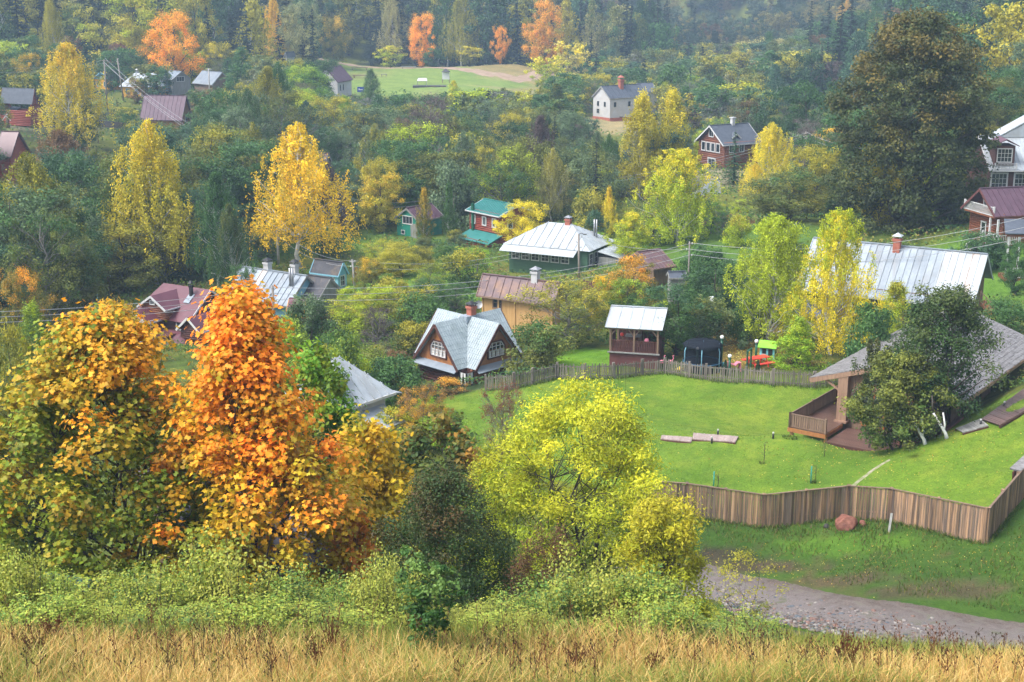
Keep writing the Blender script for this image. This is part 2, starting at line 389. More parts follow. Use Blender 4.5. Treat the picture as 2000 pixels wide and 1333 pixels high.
for b in ((1180,350,9,8,(.10,.19,.03)),(500,470,7,14,(.12,.24,.03)),(1500,470,9,10,(.09,.16,.03)),(1160,495,8,9,(.10,.20,.02)),(1370,490,9,12,(.10,.19,.03)),(1440,490,9,10,(.09,.17,.03)),
          (1150,700,3,4,(.12,.25,.02)),(1380,690,4,5,(.07,.13,.03)),(1450,680,4.5,7,(.22,.17,.055)),(1470,650,3,6,(.20,.16,.05)),(1215,245,12,14,(.30,.25,.15)),(1100,190,14,40,(.24,.22,.10)),
          (1080,140,26,30,(.25,.20,.10)),(960,560,6,5,(.12,.24,.03)),(770,560,7,7,(.10,.20,.03)),(1960,540,9,12,(.10,.20,.03)),(1400,345,12,10,(.24,.22,.16)),(1540,280,16,30,(.12,.20,.06)),
          (5,105,25,25,(.10,.19,.05)),(760,470,7,8,(.10,.17,.03)),(40,240,14,7,(.18,.16,.13)),(640,250,5,9,(.08,.14,.03)),(1650,1065,3.2,1.5,(.08,.17,.02)),(1425,1088,1.5,.9,(.06,.052,.038)),
          (1480,1108,2.2,.8,(.09,.07,.05)),(1640,1135,2.5,.6,(.10,.08,.05)),(1820,1150,3,.7,(.10,.085,.05)),(560,660,7,7,(.06,.12,.02)),(880,760,3,4,(.05,.08,.03))):
    blob(*b)
idx = np.arange(len(rows)*NU).reshape(len(rows), NU)
quads = np.stack([idx[:-1, :-1], idx[:-1, 1:], idx[1:, 1:], idx[1:, :-1]], -1).reshape(-1, 4)
m, nt_ = _new('ground_cover'); T = NT(nt_)
av = T.n('Attribute', attribute_name='zone')
geo = T.n('NewGeometry')
n1 = noise(T, 1.6, 6, .7, vec=geo.outputs['Position']); n2 = noise(T, 11., 4, .7, vec=geo.outputs['Position']); n3 = noise(T, .22, 4, .6, vec=geo.outputs['Position'])
c = mixc(T, .8, av.outputs['Color'], ramp(T, n1, [(.25, (.55,.62,.5)), (.5, (.95,.95,.9)), (.75, (1.35,1.2,1.1))]), 'MULTIPLY')
c = mixc(T, .8, c, ramp(T, n2, [(.3, (.55,.6,.5)), (.7, (1.35,1.3,1.2))]), 'MULTIPLY')
c = mixc(T, .6, c, ramp(T, n3, [(.35, (.62,.72,.6)), (.65, (1.25,1.15,1.0))]), 'MULTIPLY')
finish(T, c, .9, .15, n2, .9, bdist=.08)
me = np_mesh('ground', np.c_[gxf, gyf, GZ], [quads], [MATS['ground_cover']], attrs={'zone': np.c_[colr, np.ones(len(colr))]}, smooth=True)
g = link('ground', me); tag(g, kind='structure')

# ---------------------------------------------------------------- road, tracks
def strip(name, L, Rr, mat, nseg=60, nacross=8, lift=.035, prof=None):
    """ribbon between two world polylines following the ground"""
    def res(P, n):
        P = np.array(P); d = np.r_[0, np.cumsum(np.linalg.norm(np.diff(P, axis=0), axis=1))]
        t = np.linspace(0, d[-1], n); return np.c_[np.interp(t, d, P[:, 0]), np.interp(t, d, P[:, 1])]
    A, B = res(L, nseg), res(Rr, nseg); t = np.linspace(0, 1, nacross)
    X = A[:, None]*(1-t)[None, :, None]+B[:, None]*t[None, :, None]
    x, y = X[..., 0].ravel(), X[..., 1].ravel(); e = np.tile(np.minimum(t, 1-t) > 1e-6, nseg)
    z = gz_arr(x, y)+np.where(e, lift, -.03)
    if prof is not None: z += np.tile(prof(t), nseg)
    ii = np.arange(nseg*nacross).reshape(nseg, nacross)
    q = np.stack([ii[:-1, :-1], ii[1:, :-1], ii[1:, 1:], ii[:-1, 1:]], -1).reshape(-1, 4)
    me = np_mesh(name, np.c_[x, y, z], [q], [mat], attrs={'across': np.tile(t, nseg)}, smooth=True)
    o = link(name, me); tag(o, kind='structure'); return o
m, nt_ = _new('wet_dirt_road'); T = NT(nt_)
geo = T.n('NewGeometry'); ac = T.n('Attribute', attribute_name='across')
n1 = noise(T, .7, 6, .72, vec=geo.outputs['Position'], dist=1.2); n2 = noise(T, 14., 4, .75, vec=geo.outputs['Position'])
vo = T.n('TexVoronoi'); vo.inputs['Scale'].default_value = 7.; T.l(geo.outputs['Position'], vo.inputs['Vector'])
c = ramp(T, n2, [(.32, (.045,.034,.028)), (.68, (.25,.19,.15))])
rut = T.n('Math', operation='ADD'); rn = T.n('Math', operation='MULTIPLY'); T.l(n1, rn.inputs[0]); rn.inputs[1].default_value = .22
T.l(ac.outputs['Fac'], rut.inputs[0]); T.l(rn.outputs[0], rut.inputs[1])
rr = ramp(T, rut.outputs[0], [(.12,(0,0,0)),(.20,(1,1,1)),(.30,(1,1,1)),(.38,(0,0,0)),(.60,(0,0,0)),(.68,(.7,.7,.7)),(.76,(.7,.7,.7)),(.84,(0,0,0))])
n4 = noise(T, 2.2, 5, .7, vec=geo.outputs['Position']); c = mixc(T, ramp(T, n4, [(.35,(0,0,0)),(.6,(.55,.55,.55))]), c, (.075, .058, .048)); c = mixc(T, rr, c, (.19, .16, .15))
c = mixc(T, ramp(T, n1, [(.56,(0,0,0)),(.66,(1,1,1))]), c, (.11, .12, .05))
rg = ramp(T, rr, [(0., (.8,.8,.8)), (1., (.30,.30,.30))])
finish(T, c, rg, .35, n2, .9, bdist=.09)
def W2(px, py): p = ground(px, py); return (p.x, p.y)
topE = [(-38, 57), (-12, 58.5), (2, 59)]+[W2(*a) for a in ((1370,1093),(1500,1120),(1700,1163),(1850,1185),(2060,1212))]+[(40, 52)]
botE = [(-38, 52), (-12, 52.5), (3, 52.5)]+[W2(*a) for a in ((1470,1215),(1600,1240),(1700,1258),(1850,1285),(2060,1330))]+[(38, 42)]
road = strip('dirt_road', topE, botE, MATS['wet_dirt_road'], 150, 18, .05, lambda t: -.10*np.exp(-((t-.22)/.06)**2)-.10*np.exp(-((t-.66)/.06)**2)+.05*np.exp(-((t-.44)/.1)**2))
m, nt_ = _new('pale_track'); T = NT(nt_); geo = T.n('NewGeometry')
n1 = noise(T, .5, 5, .7, vec=geo.outputs['Position'])
finish(T, ramp(T, n1, [(.3, (.22,.15,.10)), (.6, (.33,.24,.17)), (.8, (.25,.26,.12))]), .9, .2, n1, .4)
def pxY(px, Y): return ((px-1000)/F*Y, Y)
strip('field_track', [pxY(560,432),pxY(700,431),pxY(850,425),pxY(950,412),pxY(1010,408),pxY(1080,440)], [pxY(560,424),pxY(700,421),pxY(850,413),pxY(950,400),pxY(1020,394),pxY(1100,425)], MATS['pale_track'], 50, 4, .12)
m, nt_ = _new('lawn_path_stone'); T = NT(nt_); geo = T.n('NewGeometry'); n1 = noise(T, 3., 5, .7, vec=geo.outputs['Position'])
finish(T, ramp(T, n1, [(.35, (.14,.17,.05)), (.6, (.30,.28,.20))]), .9, .2, n1, .4)
strip('lawn_path', [W2(1653,953), W2(1672,938), W2(1700,918), W2(1735,897)], [W2(1668,953), W2(1684,940), W2(1707,921), W2(1740,900)], MATS['lawn_path_stone'], 14, 4, .03)

# ---------------------------------------------------------------- foliage meshes
DIAM = np.array([(0, -.5), (.32, -.05), (0, .5), (-.32, -.05)])
LEAF5 = np.array([(0, -.5), (.30, -.2), (.27, .15), (0, .55), (-.27, .15), (-.30, -.2)])
LANCE = np.array([(0, -.5), (.17, 0), (0, .5), (-.17, 0)])
NEED = np.array([(0, -.5), (.12, -.3), (.10, .4), (-.10, .4), (-.12, -.3)])[:, :]
MAPL = np.array([(0,-.42),(.48,-.26),(.22,.04),(.42,.34),(0,.56),(-.42,.34),(-.22,.04),(-.48,-.26)])
def unit(v): return v/np.maximum(np.linalg.norm(v, axis=1, keepdims=True), 1e-9)
def leaves(P, N, size, shape, tdir=None, fold=.0, rg=rng):
    """one polygon per leaf; returns V, F"""
    n = len(P); N = unit(N)
    a = rg.normal(size=(n, 3)) if tdir is None else tdir
    t = unit(a-N*(a*N).sum(1, keepdims=True)); b = np.cross(N, t)
    s = np.asarray(size).reshape(-1, 1)*np.ones((n, 1)); k = len(shape)
    V = P[:, None]+(b[:, None]*shape[None, :, :1]+t[:, None]*shape[None, :, 1:])*s[:, None]
    V = V+N[:, None]*(np.abs(shape[None, :, :1])*s[:, None]*fold)
    return V.reshape(-1, 3), np.arange(n*k).reshape(n, k)
def limb(a, b, sag, rg, n=5):
    a = np.array(a, float); b = np.array(b, float); t = np.linspace(0, 1, n)[:, None]
    P = a+(b-a)*t; P[:, 2] += (np.sin(t[:, 0]*math.pi)*sag); P[1:-1] += rg.normal(size=(n-2, 3))*np.linalg.norm(b-a)*.035
    return P
class Tpl: pass
LOBE = 1.25
def tree_tpl(name, H, W, env, nclump, nleaf, cr, lsize, seed, shape=DIAM, h0=.18, trunk_r=None, bark=None, leafm=None, mode='clump', up=.7,
             nlimb=26, hollow=.55, flat=.75, lean=0., turn_h=.5, strand=(.08, .2), turn_amt=.5, twigs=0, multi=1, lobe=None):
    rg = np.random.default_rng(seed); t = Tpl(); t.H, t.W = H, W
    Rr = W/2
    lob = rg.uniform(0, 6.28, 4)
    def lobn(a, h): return 1+(LOBE if lobe is None else lobe)*(.22*np.sin(2*a+lob[0]+5*h)+.16*np.sin(3*a+lob[1]-9*h)+.14*np.sin(5*a+lob[2]+15*h))
    h = h0+(1-h0)*rg.beta(1.25, 1.15, nclump); a = rg.uniform(0, 6.283, nclump)
    rad = (hollow+(1-hollow)*rg.uniform(0, 1, nclump)**.6)*rg.choice([1., .45], nclump, p=[.86, .14])
    e = env(h)*lobn(a, h)
    C = np.c_[np.cos(a)*rad*e*Rr, np.sin(a)*rad*e*Rr, h*H]
    C[:, 0] += lean*C[:, 2]
    tintc = rg.uniform(0, 1, nclump)
    turnc = np.clip((h-turn_h)*1.6+rg.normal(0, .35, nclump)+(rad-.6)*.8*turn_amt, 0, 1)
    k = rg.integers(0, nclump, nleaf)
    if mode == 'clump':
        d = np.clip(rg.normal(size=(nleaf, 3))*.62, -1.7, 1.7)*cr*rg.uniform(.6, 1.25, nclump)[k][:, None]
        d[:, 2] *= flat; P = C[k]+d
        N = d/cr*.8+np.array([0, 0, up])+rg.normal(size=(nleaf, 3))*.55
        td = None
    elif mode == 'weep':
        ln = rg.uniform(*strand, nclump)*H*(1.2-.5*np.abs(h-.5)*2); s = rg.uniform(0, 1, nleaf)**.85
        off = rg.normal(size=(nclump, 2))*.1*W/6
        P = C[k].copy(); P[:, :2] += off[k]*s[:, None]+rg.normal(size=(nleaf, 2))*cr
        P[:, 2] -= s*ln[k]-cr
        N = np.c_[rg.normal(size=(nleaf, 2)), rg.normal(size=nleaf)*.5]+unit(C[k]*[1, 1, 0]+1e-6)*.6+np.array([0, 0, .3])
        td = np.c_[rg.normal(size=(nleaf, 2))*.35, -np.ones(nleaf)]
    elif mode == 'upright':
        ln = rg.uniform(*strand, nclump)*H; s = rg.uniform(0, 1, nleaf)
        out_ = unit(C[k]*[1, 1, 0]+1e-6)
        P = C[k]+out_*(s*.25*ln[k])[:, None]; P[:, 2] += s*ln[k]*.9; P += rg.normal(size=(nleaf, 3))*cr
        N = out_+rg.normal(size=(nleaf, 3))*.8+np.array([0, 0, up*.6]); td = None
    P[:, 2] = np.maximum(P[:, 2], .03*H)
    V, Fa = leaves(P, N, lsize*rg.uniform(.7, 1.25, nleaf), shape, td, .12, rg)
    tint = np.clip(.5*tintc[k]+.5*rg.uniform(0, 1, nleaf), 0, 1); turn = np.clip(turnc[k]+rg.normal(0, .12, nleaf), 0, 1)
    t.V, t.F, t.tint, t.turn = V, Fa, tint, turn
    mb = MB(bark or BARK); r0 = trunk_r or W*.028
    sp = Rr*.22 if multi > 1 else 0
    tops = []
    for q in range(multi):
        aa = q*2.4+rg.uniform(0, 1); bx, by = math.cos(aa)*sp*.35, math.sin(aa)*sp*.35
        tx, ty = math.cos(aa)*sp*1.6+lean*H*.85, math.sin(aa)*sp*1.6
        TP = limb((bx, by, -.35), (tx, ty, H*(.9 if multi == 1 else rg.uniform(.7, .88))), 0, rg, 8); TP[:, :2] += 0
        mb.tube(TP, np.linspace(r0*(1 if multi == 1 else .7), r0*.12, 8)*np.r_[1.35, np.ones(7)], 7); tops.append(TP)
    sel = rg.permutation(nclump)[:nlimb]
    for i in sel:
        TP = tops[rg.integers(0, multi)]
        zb = max(C[i, 2]-np.hypot(C[i, 0], C[i, 1])*rg.uniform(.5, 1.0), h0*H*.75) if mode != 'weep' else max(C[i, 2]-np.hypot(C[i, 0], C[i, 1])*1.3, h0*H*.8)
        zb = min(zb, TP[-2][2]*.98); kk = np.interp(zb, TP[:, 2], np.arange(8)); k0 = int(kk); fr = kk-k0
        S = TP[k0]*(1-fr)+TP[min(k0+1, 7)]*fr; rb = r0*(1-kk/8)*.42
        LP = limb(S, C[i], .06*H*rg.uniform(-.2, .6), rg)
        mb.tube(LP, np.linspace(max(rb, r0*.1), r0*.05, 5), 4)
        for _ in range(twigs):
            E = C[i]+rg.normal(size=3)*cr*1.1; mb.tube([LP[3], (LP[4]+E)/2+rg.normal(size=3)*cr*.2, E], [r0*.06, r0*.04, r0*.02], 3, cap=False)
    t.mb = mb; t.bark = bark or BARK; t.leafm = leafm or LEAF; t.name = name
    return t
def finish_tpl(t, single=False):
    if single:
        tv = np.array(t.mb.v); off = len(t.V); V = np.r_[t.V, tv]
        q = [np.array([[i+off for i in f]]) for f in t.mb.f]
        by = {}
        for f in t.mb.f: by.setdefault(len(f), []).append([i+off for i in f])
        Fs = [t.F]+[np.array(v) for v in by.values()]; nf = sum(len(v) for v in by.values())
        t.me = np_mesh(t.name, V, Fs, [t.leafm, t.bark], np.r_[np.zeros(len(t.F)), np.ones(nf)], {'tint': np.r_[t.tint, np.zeros(nf)], 'turn': np.r_[t.turn, np.zeros(nf)]})
    else:
        t.cm = np_mesh('crown', t.V, [t.F], [t.leafm], None, {'tint': t.tint, 'turn': t.turn}); t.tm = t.mb.mesh('trunk')
    del t.V, t.F, t.tint, t.turn
    return t
def spruce_tpl(name, H, W, seed, nlay=22, per=9, dens=26, ls=.5, bark=None):
    rg = np.random.default_rng(seed); t = Tpl(); t.H, t.W = H, W; t.name = name
    P, N, Td, tint = [], [], [], []
    for i in range(nlay):
        f = i/nlay; z = H*(.07+.91*f)+0.; rad = W/2*(1-f)**.85*rg.uniform(.82, 1.1)+.12
        for j in range(max(4, int(per*(1-f*.5)))):
            a = rg.uniform(0, 6.283); z = H*(.07+.91*f)+rg.normal()*H/nlay*.45; L = rad*rg.uniform(.6, 1.12); tn = rg.uniform(0, 1)
            m_ = max(4, int(dens*L/(W/2))); s = rg.uniform(.08, 1, m_)
            wob = rg.normal(size=m_)*L*.13*(1.2-s)
            x = np.cos(a)*s*L-np.sin(a)*wob; y = np.sin(a)*s*L+np.cos(a)*wob
            zz = z-s*L*.38+s*s*L*.22-np.abs(wob)*.35+rg.normal(size=m_)*.05*W/8
            P.append(np.c_[x, y, zz]); N.append(np.c_[rg.normal(size=(m_, 2))*.35+np.array([np.cos(a), np.sin(a)])*.25, np.ones(m_)])
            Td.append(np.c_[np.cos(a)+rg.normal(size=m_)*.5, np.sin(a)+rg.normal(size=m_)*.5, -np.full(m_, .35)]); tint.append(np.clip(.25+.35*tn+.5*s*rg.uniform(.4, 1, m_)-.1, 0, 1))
    P = np.concatenate(P); N = np.concatenate(N); Td = np.concatenate(Td)
    t.V, t.F = leaves(P, N, ls*rg.uniform(.7, 1.2, len(P)), np.array([(0, -.5), (.3, -.1), (0, .5), (-.3, -.1)]), Td, .1, rg)
    t.tint = np.concatenate(tint); t.turn = np.zeros(len(P))
    mb = MB(BARK); mb.tube([(0, 0, -.4), (0, 0, H*.5), (0, 0, H*.99)], [W*.035, W*.02, .02], 6)
    t.mb = mb; t.bark = BARK; t.leafm = NEEDLE; return t
e_round = lambda h: np.sqrt(np.clip(1-((h-.58)/.46)**2, .02, 1))
e_oval = lambda h: np.sqrt(np.clip(1-((h-.55)/.5)**2, .02, 1))*.97
e_birch = lambda h: np.interp(h, [0, .15, .3, .5, .75, .92, 1], [.35, .8, 1, .95, .62, .3, .06])
e_wide = lambda h: np.interp(h, [0, .1, .3, .6, .85, 1], [.6, .9, 1, .92, .6, .2])
e_cone = lambda h: np.interp(h, [0, .1, .3, .6, .85, 1], [.7, 1, .92, .6, .28, .03])
e_bush = lambda h: np.sqrt(np.clip(1-(np.clip(h-.25, 0, 1)/.78)**2, .02, 1))
e_up = lambda h: np.interp(h, [0, .2, .5, .8, 1], [.3, .7, 1, .85, .35])
e_popl = lambda h: np.interp(h, [0, .1, .35, .7, 1], [.35, .8, 1, .7, .1])
TP = {}
def reg(kind, *ts): TP[kind] = [finish_tpl(t) for t in ts]
def regf(kind, *ts): TP[kind] = [finish_tpl(t, True) for t in ts]
reg('round', *[tree_tpl('round', 11, 8.5, e_round, 120, 17000, .74, .24, 10+i, h0=.06, hollow=.48, turn_h=.6) for i in range(3)])
reg('loose', *[tree_tpl('loose', 10, 8, e_oval, 100, 11000, .62, .20, 20+i, h0=.08, nlimb=60, twigs=5, bark=BARKG, turn_h=.5) for i in range(3)])
reg('birch', *[tree_tpl('birch', 16, 8.5, e_birch, 440, 26000, .14, .19, 30+i, mode='weep', h0=.26, trunk_r=.19, bark=BARKB, nlimb=80, strand=(.08, .24), hollow=.25, turn_h=.62) for i in range(3)])
reg('fullbirch', *[tree_tpl('fullbirch', 15, 9, e_wide, 620, 34000, .17, .19, 35+i, mode='weep', h0=.10, trunk_r=.16, bark=BARKB, nlimb=90, strand=(.05, .15), hollow=.2, turn_h=.5) for i in range(2)])
reg('youngbirch', *[tree_tpl('youngbirch', 10, 4.2, e_popl, 380, 19000, .16, .16, 40+i, mode='upright', h0=.03, trunk_r=.09, bark=BARKB, nlimb=60, strand=(.04, .12), hollow=.25, turn_h=.55) for i in range(3)])
reg('bare', *[tree_tpl('bare', 11, 7, e_oval, 140, 6500, .6, .17, 50+i, h0=.1, nlimb=110, twigs=9, bark=BARKG) for i in range(2)])
reg('bush', *[tree_tpl('bush', 3., 3.6, e_bush, 60, 6500, .42, .15, 60+i, h0=.05, trunk_r=.05, multi=4, nlimb=30, hollow=.45) for i in range(4)])
reg('conebush', *[tree_tpl('conebush', 5., 3.6, e_cone, 110, 11000, .36, .13, 70+i, h0=.04, trunk_r=.09, nlimb=40, hollow=.4) for i in range(1)])
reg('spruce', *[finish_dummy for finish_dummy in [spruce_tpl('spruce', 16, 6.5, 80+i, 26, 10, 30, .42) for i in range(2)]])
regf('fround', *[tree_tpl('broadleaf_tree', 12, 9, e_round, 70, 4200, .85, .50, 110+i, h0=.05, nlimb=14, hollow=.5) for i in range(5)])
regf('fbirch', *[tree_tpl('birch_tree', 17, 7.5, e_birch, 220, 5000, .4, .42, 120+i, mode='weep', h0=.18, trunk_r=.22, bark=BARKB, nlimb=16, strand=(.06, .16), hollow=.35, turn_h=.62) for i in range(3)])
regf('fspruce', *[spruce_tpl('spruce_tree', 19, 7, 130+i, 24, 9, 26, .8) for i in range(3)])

TREES = []
WK = dict(fullbirch=1.18, round=1.16, loose=1.12, birch=1.22, youngbirch=1.15, fround=1.12, fbirch=1.15, bush=1.1, _own=1.12)
def hsv_j(c, j=.08, r_=random):
    k = 1+r_.uniform(-j, j); return (c[0]*k*(1+r_.uniform(-j, j)*.6), c[1]*k, c[2]*k)
C_ = dict(golden=(.66,.42,.02), yellow=(.70,.58,.03), ylgreen=(.36,.44,.025), lime=(.24,.40,.02), olive=(.15,.165,.03), green=(.075,.155,.035), dkgreen=(.04,.09,.032),
          bluegreen=(.065,.135,.07), orange=(.82,.38,.03), brown=(.19,.11,.045), red=(.20,.045,.03), greyg=(.13,.19,.09), mauve=(.105,.075,.068), pale=(.38,.35,.13), oliveyel=(.38,.34,.03), spruce=(.022,.042,.024),
          bspruce=(.07,.13,.12), midgreen=(.065,.145,.04), brightgreen=(.12,.26,.03), amber=(.68,.36,.03), grey=(.15,.16,.13))
def plant(kind, px, top, Y, wpx, col, turned=None, label=None, name='tree', cat='tree', group=None, base=None, rz=None, var=None, zb=None):
    """stand a tree on the ground so that its top shows at (px, top); Y = distance (or base = image row of its foot)"""
    if base is not None: Y = ground(px, base).y
    p = at(px, top, Y); z0 = gz(p.x, p.y) if zb is None else zb
    h = max(p.z-z0, .5); wd = wpx/F*(p.y*CT-p.z*ST)
    ts = TP[kind]; t = ts[(random.randrange(len(ts)) if var is None else var % len(ts))]
    wd *= WK.get(kind, 1.)
    if hasattr(t, 'me'):
        e = link(name, t.me); parts = [e]
        e.location = (p.x, p.y, z0-.05); e.rotation_euler = (0, 0, random.uniform(0, 6.28) if rz is None else rz)
    else:
        e = empty(name, (p.x, p.y, z0-.05), random.uniform(0, 6.28) if rz is None else rz)
        c = link('crown', t.cm, e); tr = link('trunk', t.tm, e); parts = [c]
    e.scale = (wd/t.W, wd/t.W, h/t.H)
    cc = C_[col] if isinstance(col, str) else col; cc = hsv_j(cc)
    tc = cc if turned is None else (C_[turned] if isinstance(turned, str) else turned)
    for o in parts:
        o.color = (*cc, 1); o['turned_color'] = [float(tc[0]), float(tc[1]), float(tc[2])]
    tag(e, label, cat, group)
    TREES.append((px, top, Y, wpx, kind)); return e
# ---------------------------------------------------------------- buildings
def fit(RL, RR, EL, ER, Y, guess=(0., 8., 3., 2.)):
    """ridge centre, bearing, length, run and drop of one roof slope from its four corners; ridge centre at distance Y"""
    obs = np.array([RL, RR, EL, ER], float); mx = (RL[0]+RR[0])/2; my = (RL[1]+RR[1])/2
    c0 = at(mx, my, Y); p = np.array([c0.x, c0.z, guess[0], guess[1], guess[2], guess[3]])
    def f(p):
        c = np.array([p[0], Y, p[1]]); u_ = np.array([math.cos(p[2]), math.sin(p[2]), 0]); n_ = np.array([math.sin(p[2]), -math.cos(p[2]), 0])
        q = [c-u_*p[3]/2, c+u_*p[3]/2]; q += [v+n_*p[4]-np.array([0, 0, p[5]]) for v in q]
        return (np.array([proj(v) for v in q])-obs).ravel()
    lam = 1.
    for _ in range(120):
        r = f(p); J = np.array([(f(p+np.eye(6)[i]*1e-4)-r)/1e-4 for i in range(6)]).T
        reg_ = np.diag([0, 0, 4., 0, .6, .6]); r2 = np.array([0, 0, 0, 0, p[4]-guess[2], p[5]-guess[3]])
        d = np.linalg.solve(J.T@J+lam*np.eye(6)*.5+reg_*.02, -J.T@r-reg_@r2*.02); d = np.clip(d, -1, 1)
        if np.linalg.norm(f(p+d)) < np.linalg.norm(r)*1.02: p = p+d; lam *= .7
        else: lam *= 2.
    return dict(c=(p[0], Y, p[1]), rz=p[2], L=p[3], run=p[4], drop=p[5], err=float(np.abs(f(p)).max()))
def window(par, P, du, n, w_, h_, nx=2, ny=2, fm=None, cas=.09, depth=.05, pane=None, mun=.035, arch=0., name='window'):
    """casing and glazing bars standing proud of the wall, the pane behind them; P centre on the wall face"""
    P = Vector(P); du = Vector(du).normalized(); n = Vector(n).normalized(); up = Vector((0, 0, 1)); fm = fm or WHITE
    mb = MB(fm)
    def q(a, b, c): return P+du*a+up*b+n*c
    def piece(a0, b0, a1, b1, d):
        mb.add([q(a0,b0,0),q(a1,b0,0),q(a1,b1,0),q(a0,b1,0),q(a0,b0,d),q(a1,b0,d),q(a1,b1,d),q(a0,b1,d)], [(0,3,2,1),(4,5,6,7),(0,1,5,4),(1,2,6,5),(2,3,7,6),(3,0,4,7)], fm)
    W_, H_ = w_/2, h_/2
    piece(-W_-cas, -H_-cas, W_+cas, -H_, depth+.02); piece(-W_-cas, H_, W_+cas, H_+cas, depth+.02); piece(-W_-cas, -H_, -W_, H_, depth); piece(W_, -H_, W_+cas, H_, depth)
    for i in range(1, nx): a = -W_+w_*i/nx; piece(a-mun/2, -H_, a+mun/2, H_, depth*.7)
    for j in range(1, ny): b = -H_+h_*j/ny; piece(-W_, b-mun/2, W_, b+mun/2, depth*.65)
    o = mb.build(name, par)
    g_ = MB(pane or GLASS); g_.add([q(-W_, -H_, .012), q(W_, -H_, .012), q(W_, H_, .012), q(-W_, H_, .012)], [(0, 1, 2, 3)]); g_.build('pane', o)
    return o
def man(c, Y, deg, L, run, drop): p = at(c[0], c[1], Y); return dict(c=(p.x, Y, p.z), rz=R(deg), L=L, run=run, drop=drop)
class House: pass
def slope_mesh(x0, x1, prof, sgn, t, mat, seam=None):
    """roof strip between x0 and x1; prof = [(distance from ridge, z)]; sgn -1 front, +1 back"""
    mb = MB(mat); k = len(prof)
    for i in range(k-1):
        (a, za), (b, zb) = prof[i], prof[i+1]
        pts = [(x0, sgn*a, za), (x0, sgn*b, zb), (x1, sgn*b, zb), (x1, sgn*a, za)]
        if sgn > 0: pts = pts[::-1]
        mb.slab(pts, t, mat)
        if seam:
            for xs in seam: mb.bar((xs, sgn*a, za+.02), (xs, sgn*b, zb+.02), .045, .07, mat)
    return mb
def gable(name, label, F_, roofm, wallm, base=None, basepx=None, ov=.35, npan=0, seam=.6, kick=0., logs=None, trim=WHITE, back=None, ovx=.3, group=None, cat='house', thick=.07, panel_mats=None, wall_h=None, barge=True, foot=None, par=None):
    """gable roofed building from a fitted slope; ridge along local x, seen slope towards local -y"""
    cx_, cy_, zr = F_['c']; rz = F_['rz']; L, run, drop = F_['L'], F_['run'], F_['drop']
    zb = gz(cx_, cy_)-.3 if base is None else base
    if basepx is not None:
        n_ = Vector((math.sin(rz), -math.cos(rz)))*(run-ov); zb = at(*basepx, cy_+n_.y).z
    e = empty(name, (cx_, cy_, zb), rz); tag(e, label, cat, group)
    H = House(); H.e = e; H.L = L; H.run = run; H.zr = zr-zb; H.ze = zr-zb-drop; H.x0 = -L/2; H.x1 = L/2
    bk = back if back is not None else run; sl = drop/run
    def prof(r_):
        if kick: return [(0, H.zr), (r_*(1-kick), H.zr-sl*r_*(1-kick)*1.06), (r_, H.zr-sl*r_)]
        return [(0, H.zr), (r_, H.zr-sl*r_)]
    if npan:
        wd = L/npan
        for i in range(npan):
            m_ = roofm if not panel_mats else panel_mats.get(i, roofm)
            mb = slope_mesh(H.x0+i*wd+.012, H.x0+(i+1)*wd-.012, prof(run), -1, thick, m_); 
            for (a, za), (b, zb_) in zip(prof(run)[:-1], prof(run)[1:]): mb.bar((H.x0+i*wd, -a, za+.02), (H.x0+i*wd, -b, zb_+.02), .05, .09, m_)
            mb.build('roof_panel', e)
        slope_mesh(H.x0, H.x1, prof(bk), 1, thick, roofm, list(np.arange(H.x0+seam, H.x1, seam))).build('roof', e)
    else:
        mb = slope_mesh(H.x0, H.x1, prof(run), -1, thick, roofm, list(np.arange(H.x0+seam, H.x1-.1, seam)) if seam else None)
        m2 = slope_mesh(H.x0, H.x1, prof(bk), 1, thick, roofm, None); mb.add(m2.v, m2.f, roofm); mb.build('roof', e)
    rc = MB(roofm); rc.bar((H.x0-.02, 0, H.zr+.03), (H.x1+.02, 0, H.zr+.03), .22, .07); rc.build('ridge_cap', e)
    yw0, yw1 = -(run-ov), (bk-ov); xw0, xw1 = H.x0+ovx, H.x1-ovx; zt0 = H.zr-sl*(run-ov)-thick-.02; zt1 = H.zr-sl*(bk-ov)-thick-.02; zp = H.zr-thick-.03
    H.yw0, H.yw1, H.xw0, H.xw1, H.zt = yw0, yw1, xw0, xw1, zt0
    wl = MB(wallm)
    P5 = [(yw0, 0), (yw0, zt0), (0, zp), (yw1, zt1), (yw1, 0)]
    vs_ = [(xw0, a, b) for a, b in P5]+[(xw1, a, b) for a, b in P5]
    wl.add(vs_, [(0, 1, 2, 3, 4), (9, 8, 7, 6, 5), (0, 5, 6, 1), (3, 8, 9, 4), (0, 4, 9, 5)], wallm)
    if logs:
        z = logs/2
        while z < zt0:
            for y_ in (yw0, yw1): wl.tube([(xw0-.15, y_, z), (xw1+.15, y_, z)], logs*.52, 6, wallm)
            z += logs
        z = 0
        while z < zp-logs:
            f = 1. if z < zt0 else max(.02, 1-(z+logs*.5-zt0)/(zp-zt0))
            for x_ in (xw0, xw1): wl.tube([(x_, yw0*f-.15*(f == 1), z), (x_, yw1*f+.15*(f == 1), z)], logs*.52, 6, wallm)
            z += logs
    wl.build('log_wall' if logs else 'wall', e)
    if foot:
        ft = MB(foot); ft.box(xw0-.06, yw0-.06, -.9, xw1+.06, yw1+.06, .25); ft.build('plinth', e)
